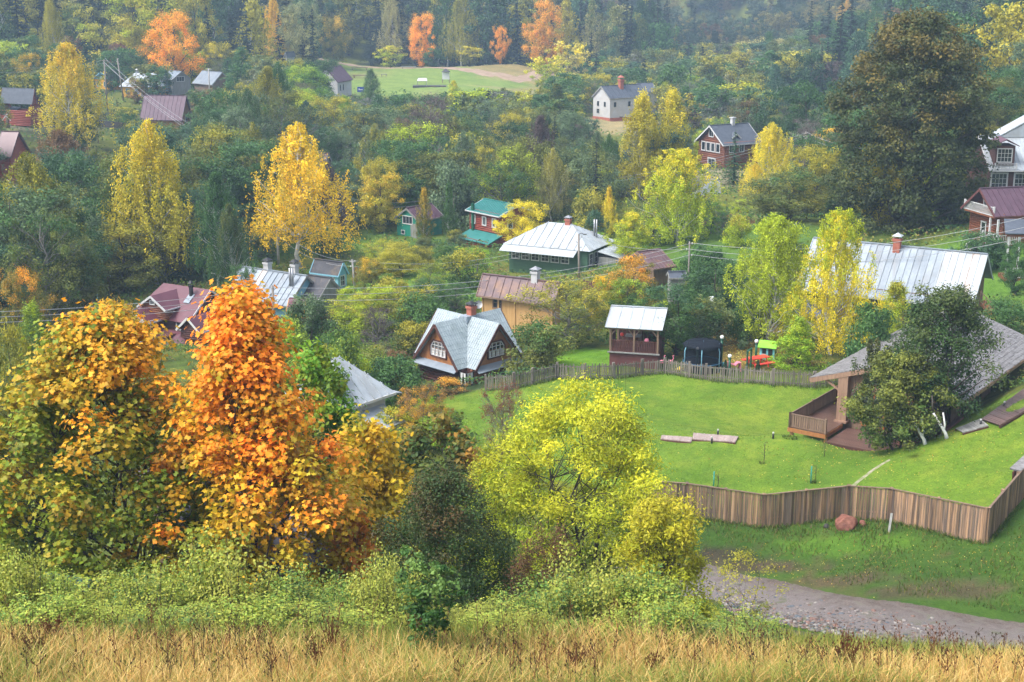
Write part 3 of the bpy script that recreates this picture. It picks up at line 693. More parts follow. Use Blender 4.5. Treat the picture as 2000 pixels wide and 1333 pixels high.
    if barge:
        for x_ in (H.x0-.03, H.x1+.03):
            b_ = MB(trim)
            for sgn, r_ in ((-1, run), (1, bk)):
                pr = prof(r_)
                for (a, za), (b, zb_) in zip(pr[:-1], pr[1:]): b_.bar((x_, sgn*a, za-.09), (x_, sgn*b, zb_-.09), .05, .2, trim)
            b_.build('bargeboard', e)
        fa = MB(trim); fa.bar((H.x0, -run-.02, H.ze-.05), (H.x1, -run-.02, H.ze-.05), .05, .14); fa.build('fascia', e)
    HOUSE_XY.append((cx_, cy_, max(L, 2*run)/2+.5))
    def front(u_, z_, w_, h_, *a, **k): return window(e, (xw0+(xw1-xw0)*u_, yw0-(logs*.55 if logs else .0), z_), (1, 0, 0), (0, -1, 0), w_, h_, *a, **k)
    def left(v_, z_, w_, h_, *a, **k): return window(e, (xw0-(logs*.55 if logs else .0), yw0+(yw1-yw0)*v_, z_), (0, -1, 0), (-1, 0, 0), w_, h_, *a, **k)
    def right(v_, z_, w_, h_, *a, **k): return window(e, (xw1+(logs*.55 if logs else .0), yw0+(yw1-yw0)*v_, z_), (0, 1, 0), (1, 0, 0), w_, h_, *a, **k)
    H.front, H.left, H.right = front, left, right
    return H
def chimney(par, x, y, z0, h, w_=.55, mat=BRICK, cap=STEEL):
    mb = MB(mat); mb.box(x-w_/2, y-w_/2, z0, x+w_/2, y+w_/2, z0+h*.82); mb.box(x-w_*.62, y-w_*.62, z0+h*.82, x+w_*.62, y+w_*.62, z0+h)
    o = mb.build('chimney', par)
    c = MB(cap); s = w_*.55
    for a, b in ((-1, -1), (1, -1), (1, 1), (-1, 1)): c.bar((x+a*s*.8, y+b*s*.8, z0+h), (x+a*s*.8, y+b*s*.8, z0+h*1.18), .04, .04)
    c.add([(x-s*1.3, y-s*1.3, z0+h*1.18), (x+s*1.3, y-s*1.3, z0+h*1.18), (x+s*1.3, y+s*1.3, z0+h*1.18), (x-s*1.3, y+s*1.3, z0+h*1.18), (x, y, z0+h*1.42)], [(3, 2, 1, 0), (0, 1, 4), (1, 2, 4), (2, 3, 4), (3, 0, 4)])
    c.build('chimney_cap', o); return o
def railing(par, pts, h, mat, step=.16, bw=.05, flat=.02, post=.12, name='railing', rails=(0.06, 1.), posts=True):
    """balustrade along points at floor height: rails joined, every baluster its own piece"""
    root = MB(mat)
    for a, b in zip(pts[:-1], pts[1:]):
        for r_ in rails: root.bar(Vector(a)+Vector((0, 0, h*r_)), Vector(b)+Vector((0, 0, h*r_)), .08 if r_ > .5 else .06, .05, mat)
    if posts:
        for p in pts: root.bar(Vector(p), Vector(p)+Vector((0, 0, h*1.12)), post, post, mat, up=(0, 1, 0))
    o = root.build(name, par); me = None
    for a, b in zip(pts[:-1], pts[1:]):
        a, b = Vector(a), Vector(b); L = (b-a).length; n = max(1, int(L/step)); an = math.atan2((b-a).y, (b-a).x)
        if me is None:
            m_ = MB(mat); m_.box(-bw/2, -flat/2, h*.07, bw/2, flat/2, h*.97); me = m_.mesh('baluster')
        for i in range(n):
            p = a+(b-a)*((i+.5)/n); q = link('baluster', me, o, p); q.rotation_euler = (0, 0, an)
    return o
# --- long metal roofed building on the right
Fb = fit((1585,465),(1935,497),(1556,568),(1892,600),112,(-.4,14,6,4)); print('barn', Fb)
B = gable('long_metal_roofed_house', 'long house with steep grey sheet metal roof and brick chimney at the right', Fb, METAL, BOARDB, ov=.8, npan=26, kick=.18,
          panel_mats={20: METALW, 21: METALW, 22: METALW, 23: METALW, 24: METALR, 25: METALW}, trim=METALW, back=3., ovx=.5)
chimney(B.e, B.L*.0, -.3, B.zr-.5, 1.15, .55, BRICK, METALW)
for u_ in (.06, .2, .35, .5): B.front(u_, B.zt-1.1, 1.2, .95, 3, 1)
lt = MB(SLATE); lt.slab([(B.x0+.2, B.yw0-2.4, B.zt-2.3), (B.x0+3.4, B.yw0-2.4, B.zt-2.3), (B.x0+3.4, B.yw0, B.zt-1.6), (B.x0+.2, B.yw0, B.zt-1.6)], .08); lt.build('lean_to_roof', B.e)
st = empty('outdoor_stair', (0, 0, 0)); st.location = (0, 0, 0); st.parent = B.e
bpy.data.objects.remove(st)
sm_ = MB(BOARDO); me_t = None
sx, sy = B.x1+.2, -2.2
for i in range(9): sm_.box(sx+.28*i, sy, 2.1-.24*i, sx+.28*i+.3, sy+1.1, 2.16-.24*i)
sm_.bar((sx, sy, 2.2), (sx+2.6, sy, -.1), .06, .22); sm_.bar((sx, sy+1.1, 2.2), (sx+2.6, sy+1.1, -.1), .06, .22)
so_ = sm_.build('stair', B.e)
railing(so_, [(sx, sy-.03, 2.15), (sx+2.6, sy-.03, -.1)], .95, BOARDB, .35)
# --- teal roofed log house
Ft = fit((947,388),(1010,401),(907,410),(976,424),163,(-.4,5,3,1.)); print('teal', Ft)
H = gable('teal_roofed_log_house', 'red log house with flat pitched teal metal roof and white framed windows', Ft, TEALR, LOGR, ov=.5, seam=.35, logs=.24, ovx=.45, back=2.2)
for u_ in (.12, .5, .84): H.front(u_, H.zt-1.05, .55, .85, 1, 1, cas=.13)
H.right(.35, H.zt-1.2, .6, .9, 1, 1, cas=.12)
lo = MB(TEALR); lo.slab([(H.x0+.4, H.yw0-2.2, H.zt-3.1), (H.x1+.1, H.yw0-2.2, H.zt-3.1), (H.x1+.1, H.yw0-.02, H.zt-2.3), (H.x0+.4, H.yw0-.02, H.zt-2.3)], .09); lo.build('porch_roof', H.e)
lo = MB(GREENM); lo.box(H.xw0+.5, H.yw0-.35, 0, H.xw0+.85, H.yw0-.13, H.zt+.8); lo.build('downpipe', H.e)
lo = MB(LOGR); lo.box(H.x0+.9, H.yw0-1.9, 0, H.x1-.3, H.yw0-.25, H.zt-2.95); lo.build('porch_wall', H.e)
# --- green dacha
c = at(806, 405, 166); Fg = dict(c=(c.x+.7, c.y+1, c.z), rz=R(50), L=4.4, run=2.0, drop=1.35)
H = gable('green_dacha', 'small teal green dacha with purple grey gable roof and a three light window', Fg, PURPLE, TEALW, ov=.2, seam=.3, ovx=.2, trim=GREYW)
H.left(.5, H.zt-.15, 1.5, .85, 3, 1); H.left(.72, H.zt-1.7, .5, .4, 1, 1, cas=.05)
dm = MB(GREYW); dm.box(H.xw0-.06, .2+H.yw0, 0, H.xw0-.005, H.yw0+1.3, 1.9); dm.build('door', H.e)
# --- hip roofed green house
def hip(name, label, cpx, Y, rz, L, W_, pitch_h, wall_h, roofm, wallm, ridge_frac=.35, npan=10, base=None, basez=None, cat='house'):
    c = at(cpx[0], cpx[1], Y); zb = basez if basez is not None else gz(c.x, c.y)-.2
    zr = c.z-zb; ze = zr-pitch_h
    e = empty(name, (c.x, c.y, zb), R(rz)); tag(e, label, cat)
    r = L*ridge_frac/2; A = [(-L/2, -W_/2, ze), (L/2, -W_/2, ze), (L/2, W_/2, ze), (-L/2, W_/2, ze)]; Rg = [(-r, 0, zr), (r, 0, zr)]
    faces = [(A[0], A[1], Rg[1], Rg[0]), (A[1], A[2], Rg[1]), (A[2], A[3], Rg[0], Rg[1]), (A[3], A[0], Rg[0])]
    for f in faces:
        mb = MB(roofm); mb.slab(f, .06); a, b = Vector(f[0]), Vector(f[1]); n = max(2, int(npan*(b-a).length/L)); top = [Vector(p) for p in f[2:]]
        for i in range(1, n):
            t = i/n; p = a.lerp(b, t)
            # seam runs up the slope until the hip or the ridge
            mid = (a+b)/2; upv = ((top[0]+top[-1])/2-mid); half = (b-a).length/2; rr_ = (top[0]-top[-1]).length/2; d_ = abs(t-.5)*2*half
            s_ = 1. if d_ <= rr_ else (half-d_)/max(half-rr_, .01)
            mb.bar(p+Vector((0, 0, .03)), p+upv*s_+Vector((0, 0, .03)), .05, .08, roofm)
        mb.build('roof_slope', e)
    w2, l2 = W_/2-.45, L/2-.45
    wl = MB(wallm); wl.box(-l2, -w2, -.5, l2, w2, ze-.02+.2); wl.build('wall', e)
    H = House(); H.e = e; H.ze = ze; H.zr = zr; H.l2 = l2; H.w2 = w2; H.L = L; H.W = W_
    HOUSE_XY.append((c.x, c.y, max(L, W_)/2)); return H
H = hip('hip_roofed_green_house', 'green board house with pale grey hipped metal roof and brick chimney', (1094, 436), 141, -27, 9.6, 6.6, 1.95, 2.6, METALW, GREENW, .28, 11)
chimney(H.e, .9, 0, H.zr-.4, .9, .5, BRICK); 
for x_ in (3.4, 3.65):
    t = MB(STEEL); t.tube([(x_, .9, H.ze+.5), (x_, .9, H.zr+.5)], .09, 8); t.build('flue', H.e)
for i in range(6): window(H.e, (-H.l2+.75+i*1.1, -H.w2-.005, H.ze-1.0), (1, 0, 0), (0, -1, 0), .75, .95, 2, 3)
for i in range(2): window(H.e, (H.l2+.005, -H.w2+.8+i*1.2, H.ze-1.0), (0, 1, 0), (1, 0, 0), .75, 1.0, 2, 2)
pr = MB(METALW); pr.slab([(-H.L/2, -H.W/2-.9, H.ze-.55), (H.L/2-1.4, -H.W/2-.9, H.ze-.55), (H.L/2-1.4, -H.W/2+.15, H.ze-.02), (-H.L/2, -H.W/2+.15, H.ze-.02)], .06); pr.build('lower_roof_strip', H.e)
ax = MB(METALW); x0 = H.L/2+.05
ax.slab([(x0, -1.6, H.ze-.25), (x0+2.6, -1.6, H.ze-.75), (x0+2.6, 2.6, H.ze-.75), (x0, 2.6, H.ze-.25)], .07)
for k in range(1, 5): ax.bar((x0, -1.6+k*.85, H.ze-.22), (x0+2.6, -1.6+k*.85, H.ze-.72), .05, .07)
ax.build('annex_roof', H.e)
ax = MB(GREYW); ax.box(x0+.05, -1.4, -.6, x0+2.3, 2.4, H.ze-.85); ax.build('annex_wall', H.e)
for k in range(11):
    bd = MB(GREYW); bd.box(x0+.1+k*.2, -1.44, -.6, x0+.28+k*.2, -1.405, H.ze-.9); bd.build('board', H.e)
# --- brown shed and grey shed right of it
H = gable('brown_shed', 'dark brown shed with a rusty purple roof between the birches', fit((1243,492),(1291,487),(1278,527),(1320,520),125,(.2,3,2,1.4)), RUSTP, BOARDB, seam=.4, trim=BOARDB, cat='shed')
H = gable('grey_shed', 'small grey plank shed right of the brown shed', man((1322,531),118,3,1.5,.8,.4), SLATE, GREYW, seam=0, trim=GREYW, cat='shed', ov=.1, ovx=.1)
# --- ochre house with the rusty roof
Fo = fit((944,539),(1093,549),(930,574),(1082,600),112,(-.2,6,2.2,1.6)); print('ochre', Fo)
H = gable('ochre_house', 'ochre board house with rusty purple metal roof in the village centre', Fo, RUSTP, CREAM, ov=.4, npan=10, trim=BOARDB, ovx=.3)
chimney(H.e, H.L*.18, .1, H.zr-.3, 1.0, .55, PLASTER)
for i in range(4):
    bd = MB(CREAM); bd.box(H.xw0+i*1.5, H.yw0-.07, -.5, H.xw0+i*1.5+.14, H.yw0-.005, H.zt); bd.build('corner_board', H.e)
H.front(.22, H.zt-1., .7, .8, 2, 2, fm=BOARDB)
# --- long metal roofed white blue house
Fm = fit((473,522),(599,538),(436,578),(562,600),124,(-.3,6,3,2)); print('white', Fm)
H = gable('pale_blue_house', 'pale blue house under a long grey metal roof with two white chimneys', Fm, METAL, BLUEW, ov=.45, npan=12, panel_mats={4: METALR}, trim=GREYW, ovx=.3)
chimney(H.e, -H.L*.12, .2, H.zr-.3, 1.0, .55, PLASTER, BLACK); chimney(H.e, H.L*.3, .2, H.zr-.3, 1.15, .5, PLASTER, BLACK)
for dx in (0, .28):
    t = MB(STEEL); t.tube([(H.L*.36+dx, -1.0, H.zr-.9), (H.L*.36+dx, -1.0, H.zr+.75)], .1, 8); t.build('flue', H.e)
for u_ in (.2, .5, .72): H.front(u_, H.zt-.8, .6, .8, 2, 2)
H2 = gable('dark_roofed_annex', 'dark felt roofed barn joined to the pale blue house', fit((601,539),(648,542),(579,581),(618,590),123,(-.3,2.5,2.2,1.6)), DARKR, GREYW, seam=.0, trim=GREYW, cat='barn', ovx=.1)
# yellow roofed small outhouse, blue cottage
H = gable('yellow_outhouse', 'tiny yellow outhouse with maroon roof before the dark felt roof', fit((566,584),(598,583),(572,594),(606,596),117,(.1,1.3,.7,.5)), MAROON, YELLOW, seam=.3, trim=YELLOW, cat='outhouse', ov=.1, ovx=.1)
H = gable('blue_cottage', 'small light blue cottage with dark patched roof and orange shutters', fit((616,507),(669,512),(604,532),(662,541),134,(-.2,3,1.8,1.2)), DARKR, BLUEW, seam=0, trim=BLUEW, ov=.15, ovx=.15)
H.right(.5, 1.3, .6, .9, 2, 2); 
sh = MB(BOARDO); sh.box(H.xw1+.01, H.yw0+2.3, .5, H.xw1+.07, H.yw0+3.1, 2.2); sh.build('shutter', H.e); H.front(.75, 1.2, .6, .8, 2, 2)
# --- far houses
H = gable('white_farmhouse', 'white plastered farmhouse with slate roof and brick chimney on the far clearing', fit((1173,169),(1252,164),(1192,193),(1268,189),288,(.1,8,3.5,2.4)), SLATE, PLASTER, seam=1.1, trim=GREYW, ov=.2, ovx=.2, foot=BRICK, basepx=(1215, 231))
print('farm', H.L, H.run, H.zt)
for u_ in (.13, .5, .8): H.front(u_, H.zt-1.3, .55, .9, 1, 1, fm=GREYW, cas=.05)
H.front(.3, H.zt-4.2, .8, .8, 2, 2, fm=GREYW, cas=.05); dm = MB(BLACK); dm.box(H.xw1-1.9, H.yw0-.05, .3, H.xw1-.7, H.yw0+.02, 2.2); dm.build('door', H.e)
for v_ in (.3, .7): H.left(v_, H.zt-1.3, .6, .9, 1, 1, fm=GREYW, cas=.05)
H.left(.7, 1.4, .8, .8, 2, 2, fm=GREYW, cas=.05)
chimney(H.e, -H.L*.05, -.6, H.zr-.8, 2., .8, BRICK, BRICK)
H = gable('farmhouse_wing', 'rear wing of the white farmhouse with brick gable', fit((1245,163),(1273,162),(1254,181),(1286,180),295,(.1,4,2.6,1.8)), SLATE, PLASTER, seam=1.1, trim=GREYW, ov=.2, ovx=.1, basepx=(1270, 222))
H = gable('slate_roofed_log_house', 'two storey brown log house with slate blue roof and white window frames', man((1424,243),219,30,7.6,3.6,2.7), SLATE, LOG, seam=0, trim=WHITE, ov=.5, logs=.3, foot=BRICK, basepx=(1421, 330), ovx=.6)
print('slate', H.L, H.run, H.zt, H.zr)
for v_ in (.22, .42, .60, .80): H.left(v_, H.zt-.9, .75, 1.2, 1, 1, cas=.14)
H.left(.5, H.zt+1.3, 1.0, 1.1, 2, 1, cas=.12); H.left(.45, H.zt-3.3, 1.6, 1.2, 2, 1, cas=.2)
for u_ in (.2, .5): H.front(u_, H.zt-.9, .8, 1.1, 2, 1, cas=.12)
ch = MB(WHITE); ch.box(.4, -.3, H.zr-.2, .95, .25, H.zr+.9); ch.box(.3, -.4, H.zr+.9, 1.05, .35, H.zr+1.05); ch.build('chimney', H.e)
dmr = MB(SLATE, WHITE); dmr.slab([(-1.4, -2.6, H.zr-1.9), (-.5, -2.6, H.zr-1.2), (-.5, 0, H.zr-.9), (-1.4, -.6, H.zr-1.4)], .08); dmr.slab([(-.5, -2.6, H.zr-1.2), (.4, -2.6, H.zr-1.9), (.4, -.6, H.zr-1.4), (-.5, 0, H.zr-.9)], .08)
dmr.bar((-1.4, -2.62, H.zr-1.95), (-.5, -2.62, H.zr-1.25), .06, .2, WHITE); dmr.bar((-.5, -2.62, H.zr-1.25), (.4, -2.62, H.zr-1.95), .06, .2, WHITE); dmr.build('dormer', H.e)
H = gable('white_roofed_shed', 'white sheet roof seen through the birch below the slate roofed log house', fit((1366,352),(1402,352),(1372,392),(1412,387),188,(.1,2.5,2,1.5)), METALW, PLASTER, seam=.5, trim=WHITE, cat='shed')
H = gable('purple_roofed_field_house', 'white walled house with lilac metal roof beside the playing field', fit((636,131),(666,130),(661,163),(689,154),328,(.5,5,4,3)), PURPLE, PLASTER, seam=.7, trim=PURPLE, basepx=(672, 189), ov=.3, ovx=.2)
print('field', H.L, H.run, H.zt)
for u_ in (.2, .4): H.front(u_, H.zt-1.6, .5, 1.2, 1, 1, fm=GREYW)
for v_ in (.6, .8): H.left(v_, H.zt-1.6, .7, 1.2, 2, 1, fm=BLUEW)
H = gable('wide_purple_roof_house', 'house with wide lilac purple roof half hidden by trees at upper left', fit((283,186),(363,187),(272,234),(356,236),258,(0,8,3.5,3)), PURPLE, BOARDO, seam=.8, trim=PURPLE, ov=.5)
H.right(.5, H.zt-.5, .8, 1., 1, 1)
H = hip('yellow_house', 'yellow house with pale hipped metal roof at upper left', (283, 143), 302, -8, 9., 7., 2.6, 2.2, METALW, YELLOW, .5, 10)
chimney(H.e, -1.8, .3, H.zr-.9, 1.3, .4, STEEL, STEEL)
for i in range(4): window(H.e, (-H.l2+1.3+i*2., -H.w2-.005, H.ze-1.), (1, 0, 0), (0, -1, 0), .7, .9, 2, 1, fm=BLUEW)
H = gable('gambrel_house', 'small grey boarded house with a wide white window right of the yellow house', man((343,139),306,-52,5.5,2.3,1.6), METAL, GREYW, seam=.5, trim=GREYW, ov=.2, ovx=.2)
H.right(.45, H.zt+.0, 1.7, .9, 3, 1); H.left(.5, H.zt+.2, 1.5, .9, 3, 1); H.front(.5, H.zt-.8, 1.5, .9, 3, 1)
H = gable('metal_roofed_shed', 'brown shed with grey green metal roof, farthest right of the upper left houses', fit((396,139),(433,141),(374,162),(415,167),310,(-.3,4,2.5,1.6)), METAL, BOARDB, seam=.8, trim=GREYW, cat='shed')
c = at(213, 139, 318); H = gable('blue_gabled_house', 'yellow house with a bright blue gable behind the broad golden birch', dict(c=(c.x, c.y, c.z), rz=R(68), L=6, run=2.6, drop=1.7), DARKR, YELLOW, seam=0, trim=BLUEW, ov=.3)
gb = MB(BLUEW); gb.add([(H.x0+.2, -2.2, H.ze+.1), (H.x0+.2, 0, H.zr-.2), (H.x0+.2, 2.2, H.ze+.1)], [(0, 1, 2)]); gb.slab([(H.x0+.2, -2.2, H.ze+.1), (H.x0+.2, 0, H.zr-.2), (H.x0+.2, 2.2, H.ze+.1)], .05); gb.build('gable_board', H.e)
for v_ in (.3, .7): H.left(v_, H.zt-1.1, .8, .9, 2, 1, fm=BLUEW)
H = gable('tiny_grey_shed', 'tiny grey shed at the forest edge left of the field track', fit((557,102),(574,101),(560,114),(578,112),378,(.1,2.,1.4,1.)), SLATE, PLASTER, seam=0, trim=GREYW, cat='shed')
H = gable('dark_red_log_house', 'dark red log house with slate roof at the left edge of the photo', fit((5,172),(68,174),(16,200),(78,203),250,(-.05,7,3,2.2)), SLATE, LOGR, seam=0, trim=MARW, ov=.4, logs=.3, basepx=(40, 243))
for u_ in (.62, .76, .9): H.front(u_, H.zt-1.2, .7, 1.1, 2, 2, cas=.2)
po = MB(LOGR); po.box(H.x0-3.4, H.yw0-2.2, -.3, H.x0+2.2, H.yw0-.3, 2.2); po.build('porch_wall', H.e); po = MB(SLATE); po.slab([(H.x0-3.6, H.yw0-2.5, 2.25), (H.x0+2.4, H.yw0-2.5, 2.25), (H.x0+2.4, H.yw0, 3.), (H.x0-3.6, H.yw0, 3.)], .1); po.build('porch_roof', H.e)
c = at(14, 232, 246.5)
wm = empty('toy_windmill', (c.x, c.y, gz(c.x, c.y)-.1)); tag(wm, 'white crossed sails of a garden windmill in front of the dark red log house', 'windmill')
mb = MB(BOARDB); mb.tube([(0, 0, 0), (0, 0, 2.4)], [.45, .2], 6); mb.build('tower', wm)
for s in (1, -1):
    mb = MB(WHITE); mb.bar((-.75, -.5, 2.2-s*.85), (.75, -.5, 2.2+s*.85), .17, .05, up=(0, 1, 0)); mb.build('sail', wm)
H = gable('maroon_roofed_house', 'steep maroon roofed house with red wall cut by the left edge', man((20,257),196,-12,2.6,2.6,3.2), MAROON, LOGR, seam=0, trim=MAROON, ov=.3)
H = gable('black_roofed_shed', 'long low shed with black roof between the broad golden birch and the purple roof', fit((186,236),(246,241),(188,246),(246,252),232,(-.1,5,1.2,.6)), DARKR, BOARDB, seam=0, trim=GREYW, cat='shed', ov=.2)
H = gable('hidden_pale_house', 'pale house almost hidden behind the big golden birch', fit((560,292),(640,300),(545,330),(632,338),188,(-.2,5,2.4,1.8)), RUSTP, PLASTER, seam=.6, trim=GREYW, ov=.3)
for u_ in (.2, .5, .8): H.front(u_, H.zt-1., .8, .9, 2, 2)
H = gable('magenta_shed', 'small magenta shed deep in the valley trees left of centre', fit((694,322),(716,321),(697,334),(722,333),205,(.1,1.5,1.,.8)), MAROON, TEALW, seam=0, trim=MAROON, cat='shed', ov=.1, ovx=.1)
H = gable('small_purple_house', 'small purple roofed house behind the golden tree left of the giant linden', fit((1634,271),(1662,271),(1640,284),(1672,285),205,(-.1,2.2,1.3,.9)), PURPLE, PLASTER, seam=.4, trim=GREYW, ov=.15)
# --- white roofed manor
Fw = dict(c=(at(2035, 266, 152).x, 152, at(2035, 266, 152).z), rz=R(-3), L=13.4, run=5.6, drop=3.0)
H = gable('manor_house', 'dark red manor with tall white metal roof, dormer and white windows at right edge', Fw, METALW, LOGD, seam=.42, kick=.2, trim=WHITE, ov=.5, ovx=.4)
print('manor', H.zt, H.ze)
for i in range(5): H.front(.055+.19*i, H.zt-1.35, 1.5, 1.5, 4, 3, cas=.16)
dn = MB(LOGD); x_ = H.x0+1.55; dn.box(x_-1.0, -4.9, H.ze+.45, x_+1.0, -2.2, H.ze+2.5); dn.build('dormer', H.e)
dd = H.e.children[-1]
window(dd, (x_-.05, -4.92, H.ze+1.5), (1, 0, 0), (0, -1, 0), 1.4, 1.3, 4, 3, cas=.1)
dr = MB(MAROON); dr.slab([(x_-1.35, -5.2, H.ze+2.45), (x_, -5.2, H.ze+3.15), (x_, -2., H.ze+3.15), (x_-1.35, -2., H.ze+2.45)][::-1], .07); dr.slab([(x_, -5.2, H.ze+3.15), (x_+1.35, -5.2, H.ze+2.45), (x_+1.35, -2., H.ze+2.45), (x_, -2., H.ze+3.15)][::-1], .07); dr.build('dormer_roof', dd)
railing(H.e, [(x_-1.1, -5.5, H.ze+.1), (x_+1.1, -5.5, H.ze+.1)], .6, WHITE, .14)
up_ = MB(METALW); up_.slab([(2.2+H.x0, -.4, H.zr), (6+H.x0, -.4, H.zr+2.2), (6+H.x0, 2.6, H.zr+2.2), (2.2+H.x0, 2.6, H.zr)][::-1], .1); up_.add([(2.2+H.x0, -.35, H.zr-.1), (8.6+H.x0, -.35, H.zr-.1), (6+H.x0, -.35, H.zr+2.1)], [(0, 1, 2)]); up_.build('upper_gable', H.e)
# --- purple roofed log house with white balcony
Fq = fit((1914,369),(2060,362),(1944,424),(2092,417),127,(.05,6,3.,2.2)); print('log14', Fq)
H = gable('balcony_log_house', 'reddish log house with purple seamed roof and white balcony railing', Fq, PURPLE, LOG, seam=.45, npan=14, ov=.3, ovx=1.0, logs=.22, trim=MARW)
print('log14', H.zt, H.zr, H.yw0, H.yw1)
bl = MB(LOG); bl.box(H.x0+.1, H.yw0+.1, H.zt-.35, H.xw0-.1, H.yw1-.1, H.zt-.2); bl.build('balcony_floor', H.e)
railing(H.e, [(H.x0+.1, H.yw1-.1, H.zt-.2), (H.x0+.1, H.yw0+.1, H.zt-.2)], .8, WHITE, .17, .06)
H.left(.5, H.zt+.75, .9, .8, 2, 1); H.left(.55, H.zt-1.75, .6, 1.15, 1, 1, cas=.13)
for y_ in (H.yw0-.6, H.yw0+.6):
    c_ = MB(WHITE); c_.bar((H.x0+.15, y_, -.6), (H.x0+.15, y_, H.zt-.35), .15, .15, up=(0, 1, 0)); c_.build('column', H.e)
railing(H.e, [(H.x0+.15, H.yw0+.6, .3), (H.x0+.15, H.yw0-.9, .3), (H.x0+2.2, H.yw0-.9, .3)], .85, WHITE, .18, .06)
railing(H.e, [(H.x0-1.2, H.yw0+.9, -.9), (H.x0+.15, H.yw0+.6, .3)], .85, WHITE, .25, .06)
railing(H.e, [(H.x0-1.2, H.yw0+1.9, -.9), (H.x0+.15, H.yw0+1.6, .3)], .85, WHITE, .25, .06)
sp = MB(LOG)
for i in range(6): sp.box(H.x0-1.2+.22*i, H.yw0+.95, -1.+.2*i, H.x0-.95+.22*i, H.yw0+1.85, -.85+.2*i)
sp.box(H.x0+.1, H.yw0-.9, .1, H.xw0, H.yw1, .28); sp.build('porch_floor', H.e)
c = at(1992, 441, 118); zg = gz(c.x, c.y)
pc = empty('garden_porch', (c.x, c.y, zg), R(-5)); tag(pc, 'white posted porch with slate blue roof at the right edge', 'porch')
zt_ = c.z-zg
mb = MB(SLATE); mb.slab([(-1.5, -1.4, zt_-.45), (3, -1.4, zt_-.45), (3, 1., zt_+.4), (-1.1, 1., zt_+.4)], .08); mb.build('roof', pc)
mb = MB(LOG); mb.box(-1.3, -1.2, zt_-.75, 3, -1.0, zt_-.56); mb.box(-1.2, -1.2, -.2, 3, 1., .12); mb.build('frame', pc)
for x_ in (-1.1, -.2, .7, 2.): m2 = MB(WHITE); m2.bar((x_, -1.1, 0), (x_, -1.1, zt_-.76), .14, .14, up=(0, 1, 0)); m2.build('post', pc)
railing(pc, [(-1.1, -1.12, .1), (2., -1.12, .1)], .85, WHITE, .16, .06)
# --- maroon cottage with bay and balcony
c = at(336, 590, 114.5); zg = gz(c.x, c.y)-.3
M_ = empty('maroon_roofed_cottage', (c.x, c.y, zg), R(-30)); tag(M_, 'brown cottage with layered maroon roofs, white trim and white balcony bay', 'cottage')
HOUSE_XY.append((c.x, c.y, 5)); zc = c.z-zg; print('cottage zc', zc)
def add_gable(par, cx, y0, y1, hw, ze, zr, nm, roofm=MAROON, ovh=.3, trim=WHITE, wallz=None, wallm=LOG):
    """gable with its ridge along y from y0 (front) to y1"""
    mb = MB(roofm); dz = (zr-ze)/hw*ovh
    mb.slab([(cx-hw-ovh, y1, ze-dz), (cx-hw-ovh, y0-ovh, ze-dz), (cx, y0-ovh, zr), (cx, y1, zr)], .08)
    mb.slab([(cx, y1, zr), (cx, y0-ovh, zr), (cx+hw+ovh, y0-ovh, ze-dz), (cx+hw+ovh, y1, ze-dz)], .08)
    r_ = mb.build(nm, par)
    tb = MB(trim); yy = y0-ovh-.03
    for s in (-1, 1): tb.bar((cx+s*(hw+ovh), yy, ze-dz-.07), (cx, yy, zr-.07), .05, .17, trim); tb.bar((cx+s*(hw+ovh+.02), yy, ze-dz-.06), (cx+s*(hw+ovh+.02), y1, ze-dz-.06), .05, .12, trim)
    tb.build('bargeboard', r_)
    wl = MB(wallm); zb_ = ze-2 if wallz is None else wallz
    wl.add([(cx-hw, y0, zb_), (cx+hw, y0, zb_), (cx+hw, y0, ze-.05), (cx, y0, zr-.13), (cx-hw, y0, ze-.05), (cx-hw, y1, zb_), (cx+hw, y1, zb_), (cx+hw, y1, ze-.05), (cx, y1, zr-.13), (cx-hw, y1, ze-.05)],
           [(0, 1, 2, 3, 4), (9, 8, 7, 6, 5), (1, 6, 7, 2), (0, 4, 9, 5)], wallm)
    z = zb_+.1
    while z < ze-.1:
        wl.tube([(cx-hw-.05, y0, z), (cx+hw+.05, y0, z)], .09, 6, wallm); wl.tube([(cx+hw, y0-.05, z), (cx+hw, y1, z)], .09, 6, wallm); z += .18
    wl.build('wall', par)
    return r_
# lower skirt roof, main roof across, two front gables
mb = MB(MAROON); mb.slab([(-2.4, -4.7, zc-2.55), (2.6, -4.7, zc-2.55), (3.4, -2.6, zc-1.6), (-1.9, -2.6, zc-1.6)], .08); mb.slab([(2.6, -4.7, zc-2.55), (4.9, -3.6, zc-2.75), (5., 2, zc-2.0), (3.4, 0, zc-1.6), (3.4, -2.6, zc-1.6)], .08); mb.build('lower_roof', M_)
mb = MB(WHITE); mb.bar((-2.4, -4.73, zc-2.62), (2.6, -4.73, zc-2.62), .05, .14); mb.bar((2.6, -4.75, zc-2.62), (4.92, -3.63, zc-2.82), .05, .14); mb.build('fascia', M_)
mb = MB(LOGD); mb.box(-2.2, -3.9, -.5, 3.0, 2.5, zc-1.7); mb.build('ground_floor_wall', M_)
mb = MB(MAROON); mb.slab([(-2.6, -2.3, zc-.9), (3.8, -2.3, zc-.9), (3.8, .6, zc+1.35), (-1.4, .6, zc+1.35)], .08); mb.slab([(3.8, 3.2, zc-.6), (-2.0, 3.2, zc-.6), (-1.4, .6, zc+1.35), (3.8, .6, zc+1.35)], .08); mb.build('main_roof', M_)
mb = MB(WHITE); mb.bar((3.83, -2.3, zc-.96), (3.83, .6, zc+1.29), .05, .16); mb.bar((3.83, 3.2, zc-.66), (3.83, .6, zc+1.29), .05, .16); mb.build('bargeboard', M_)
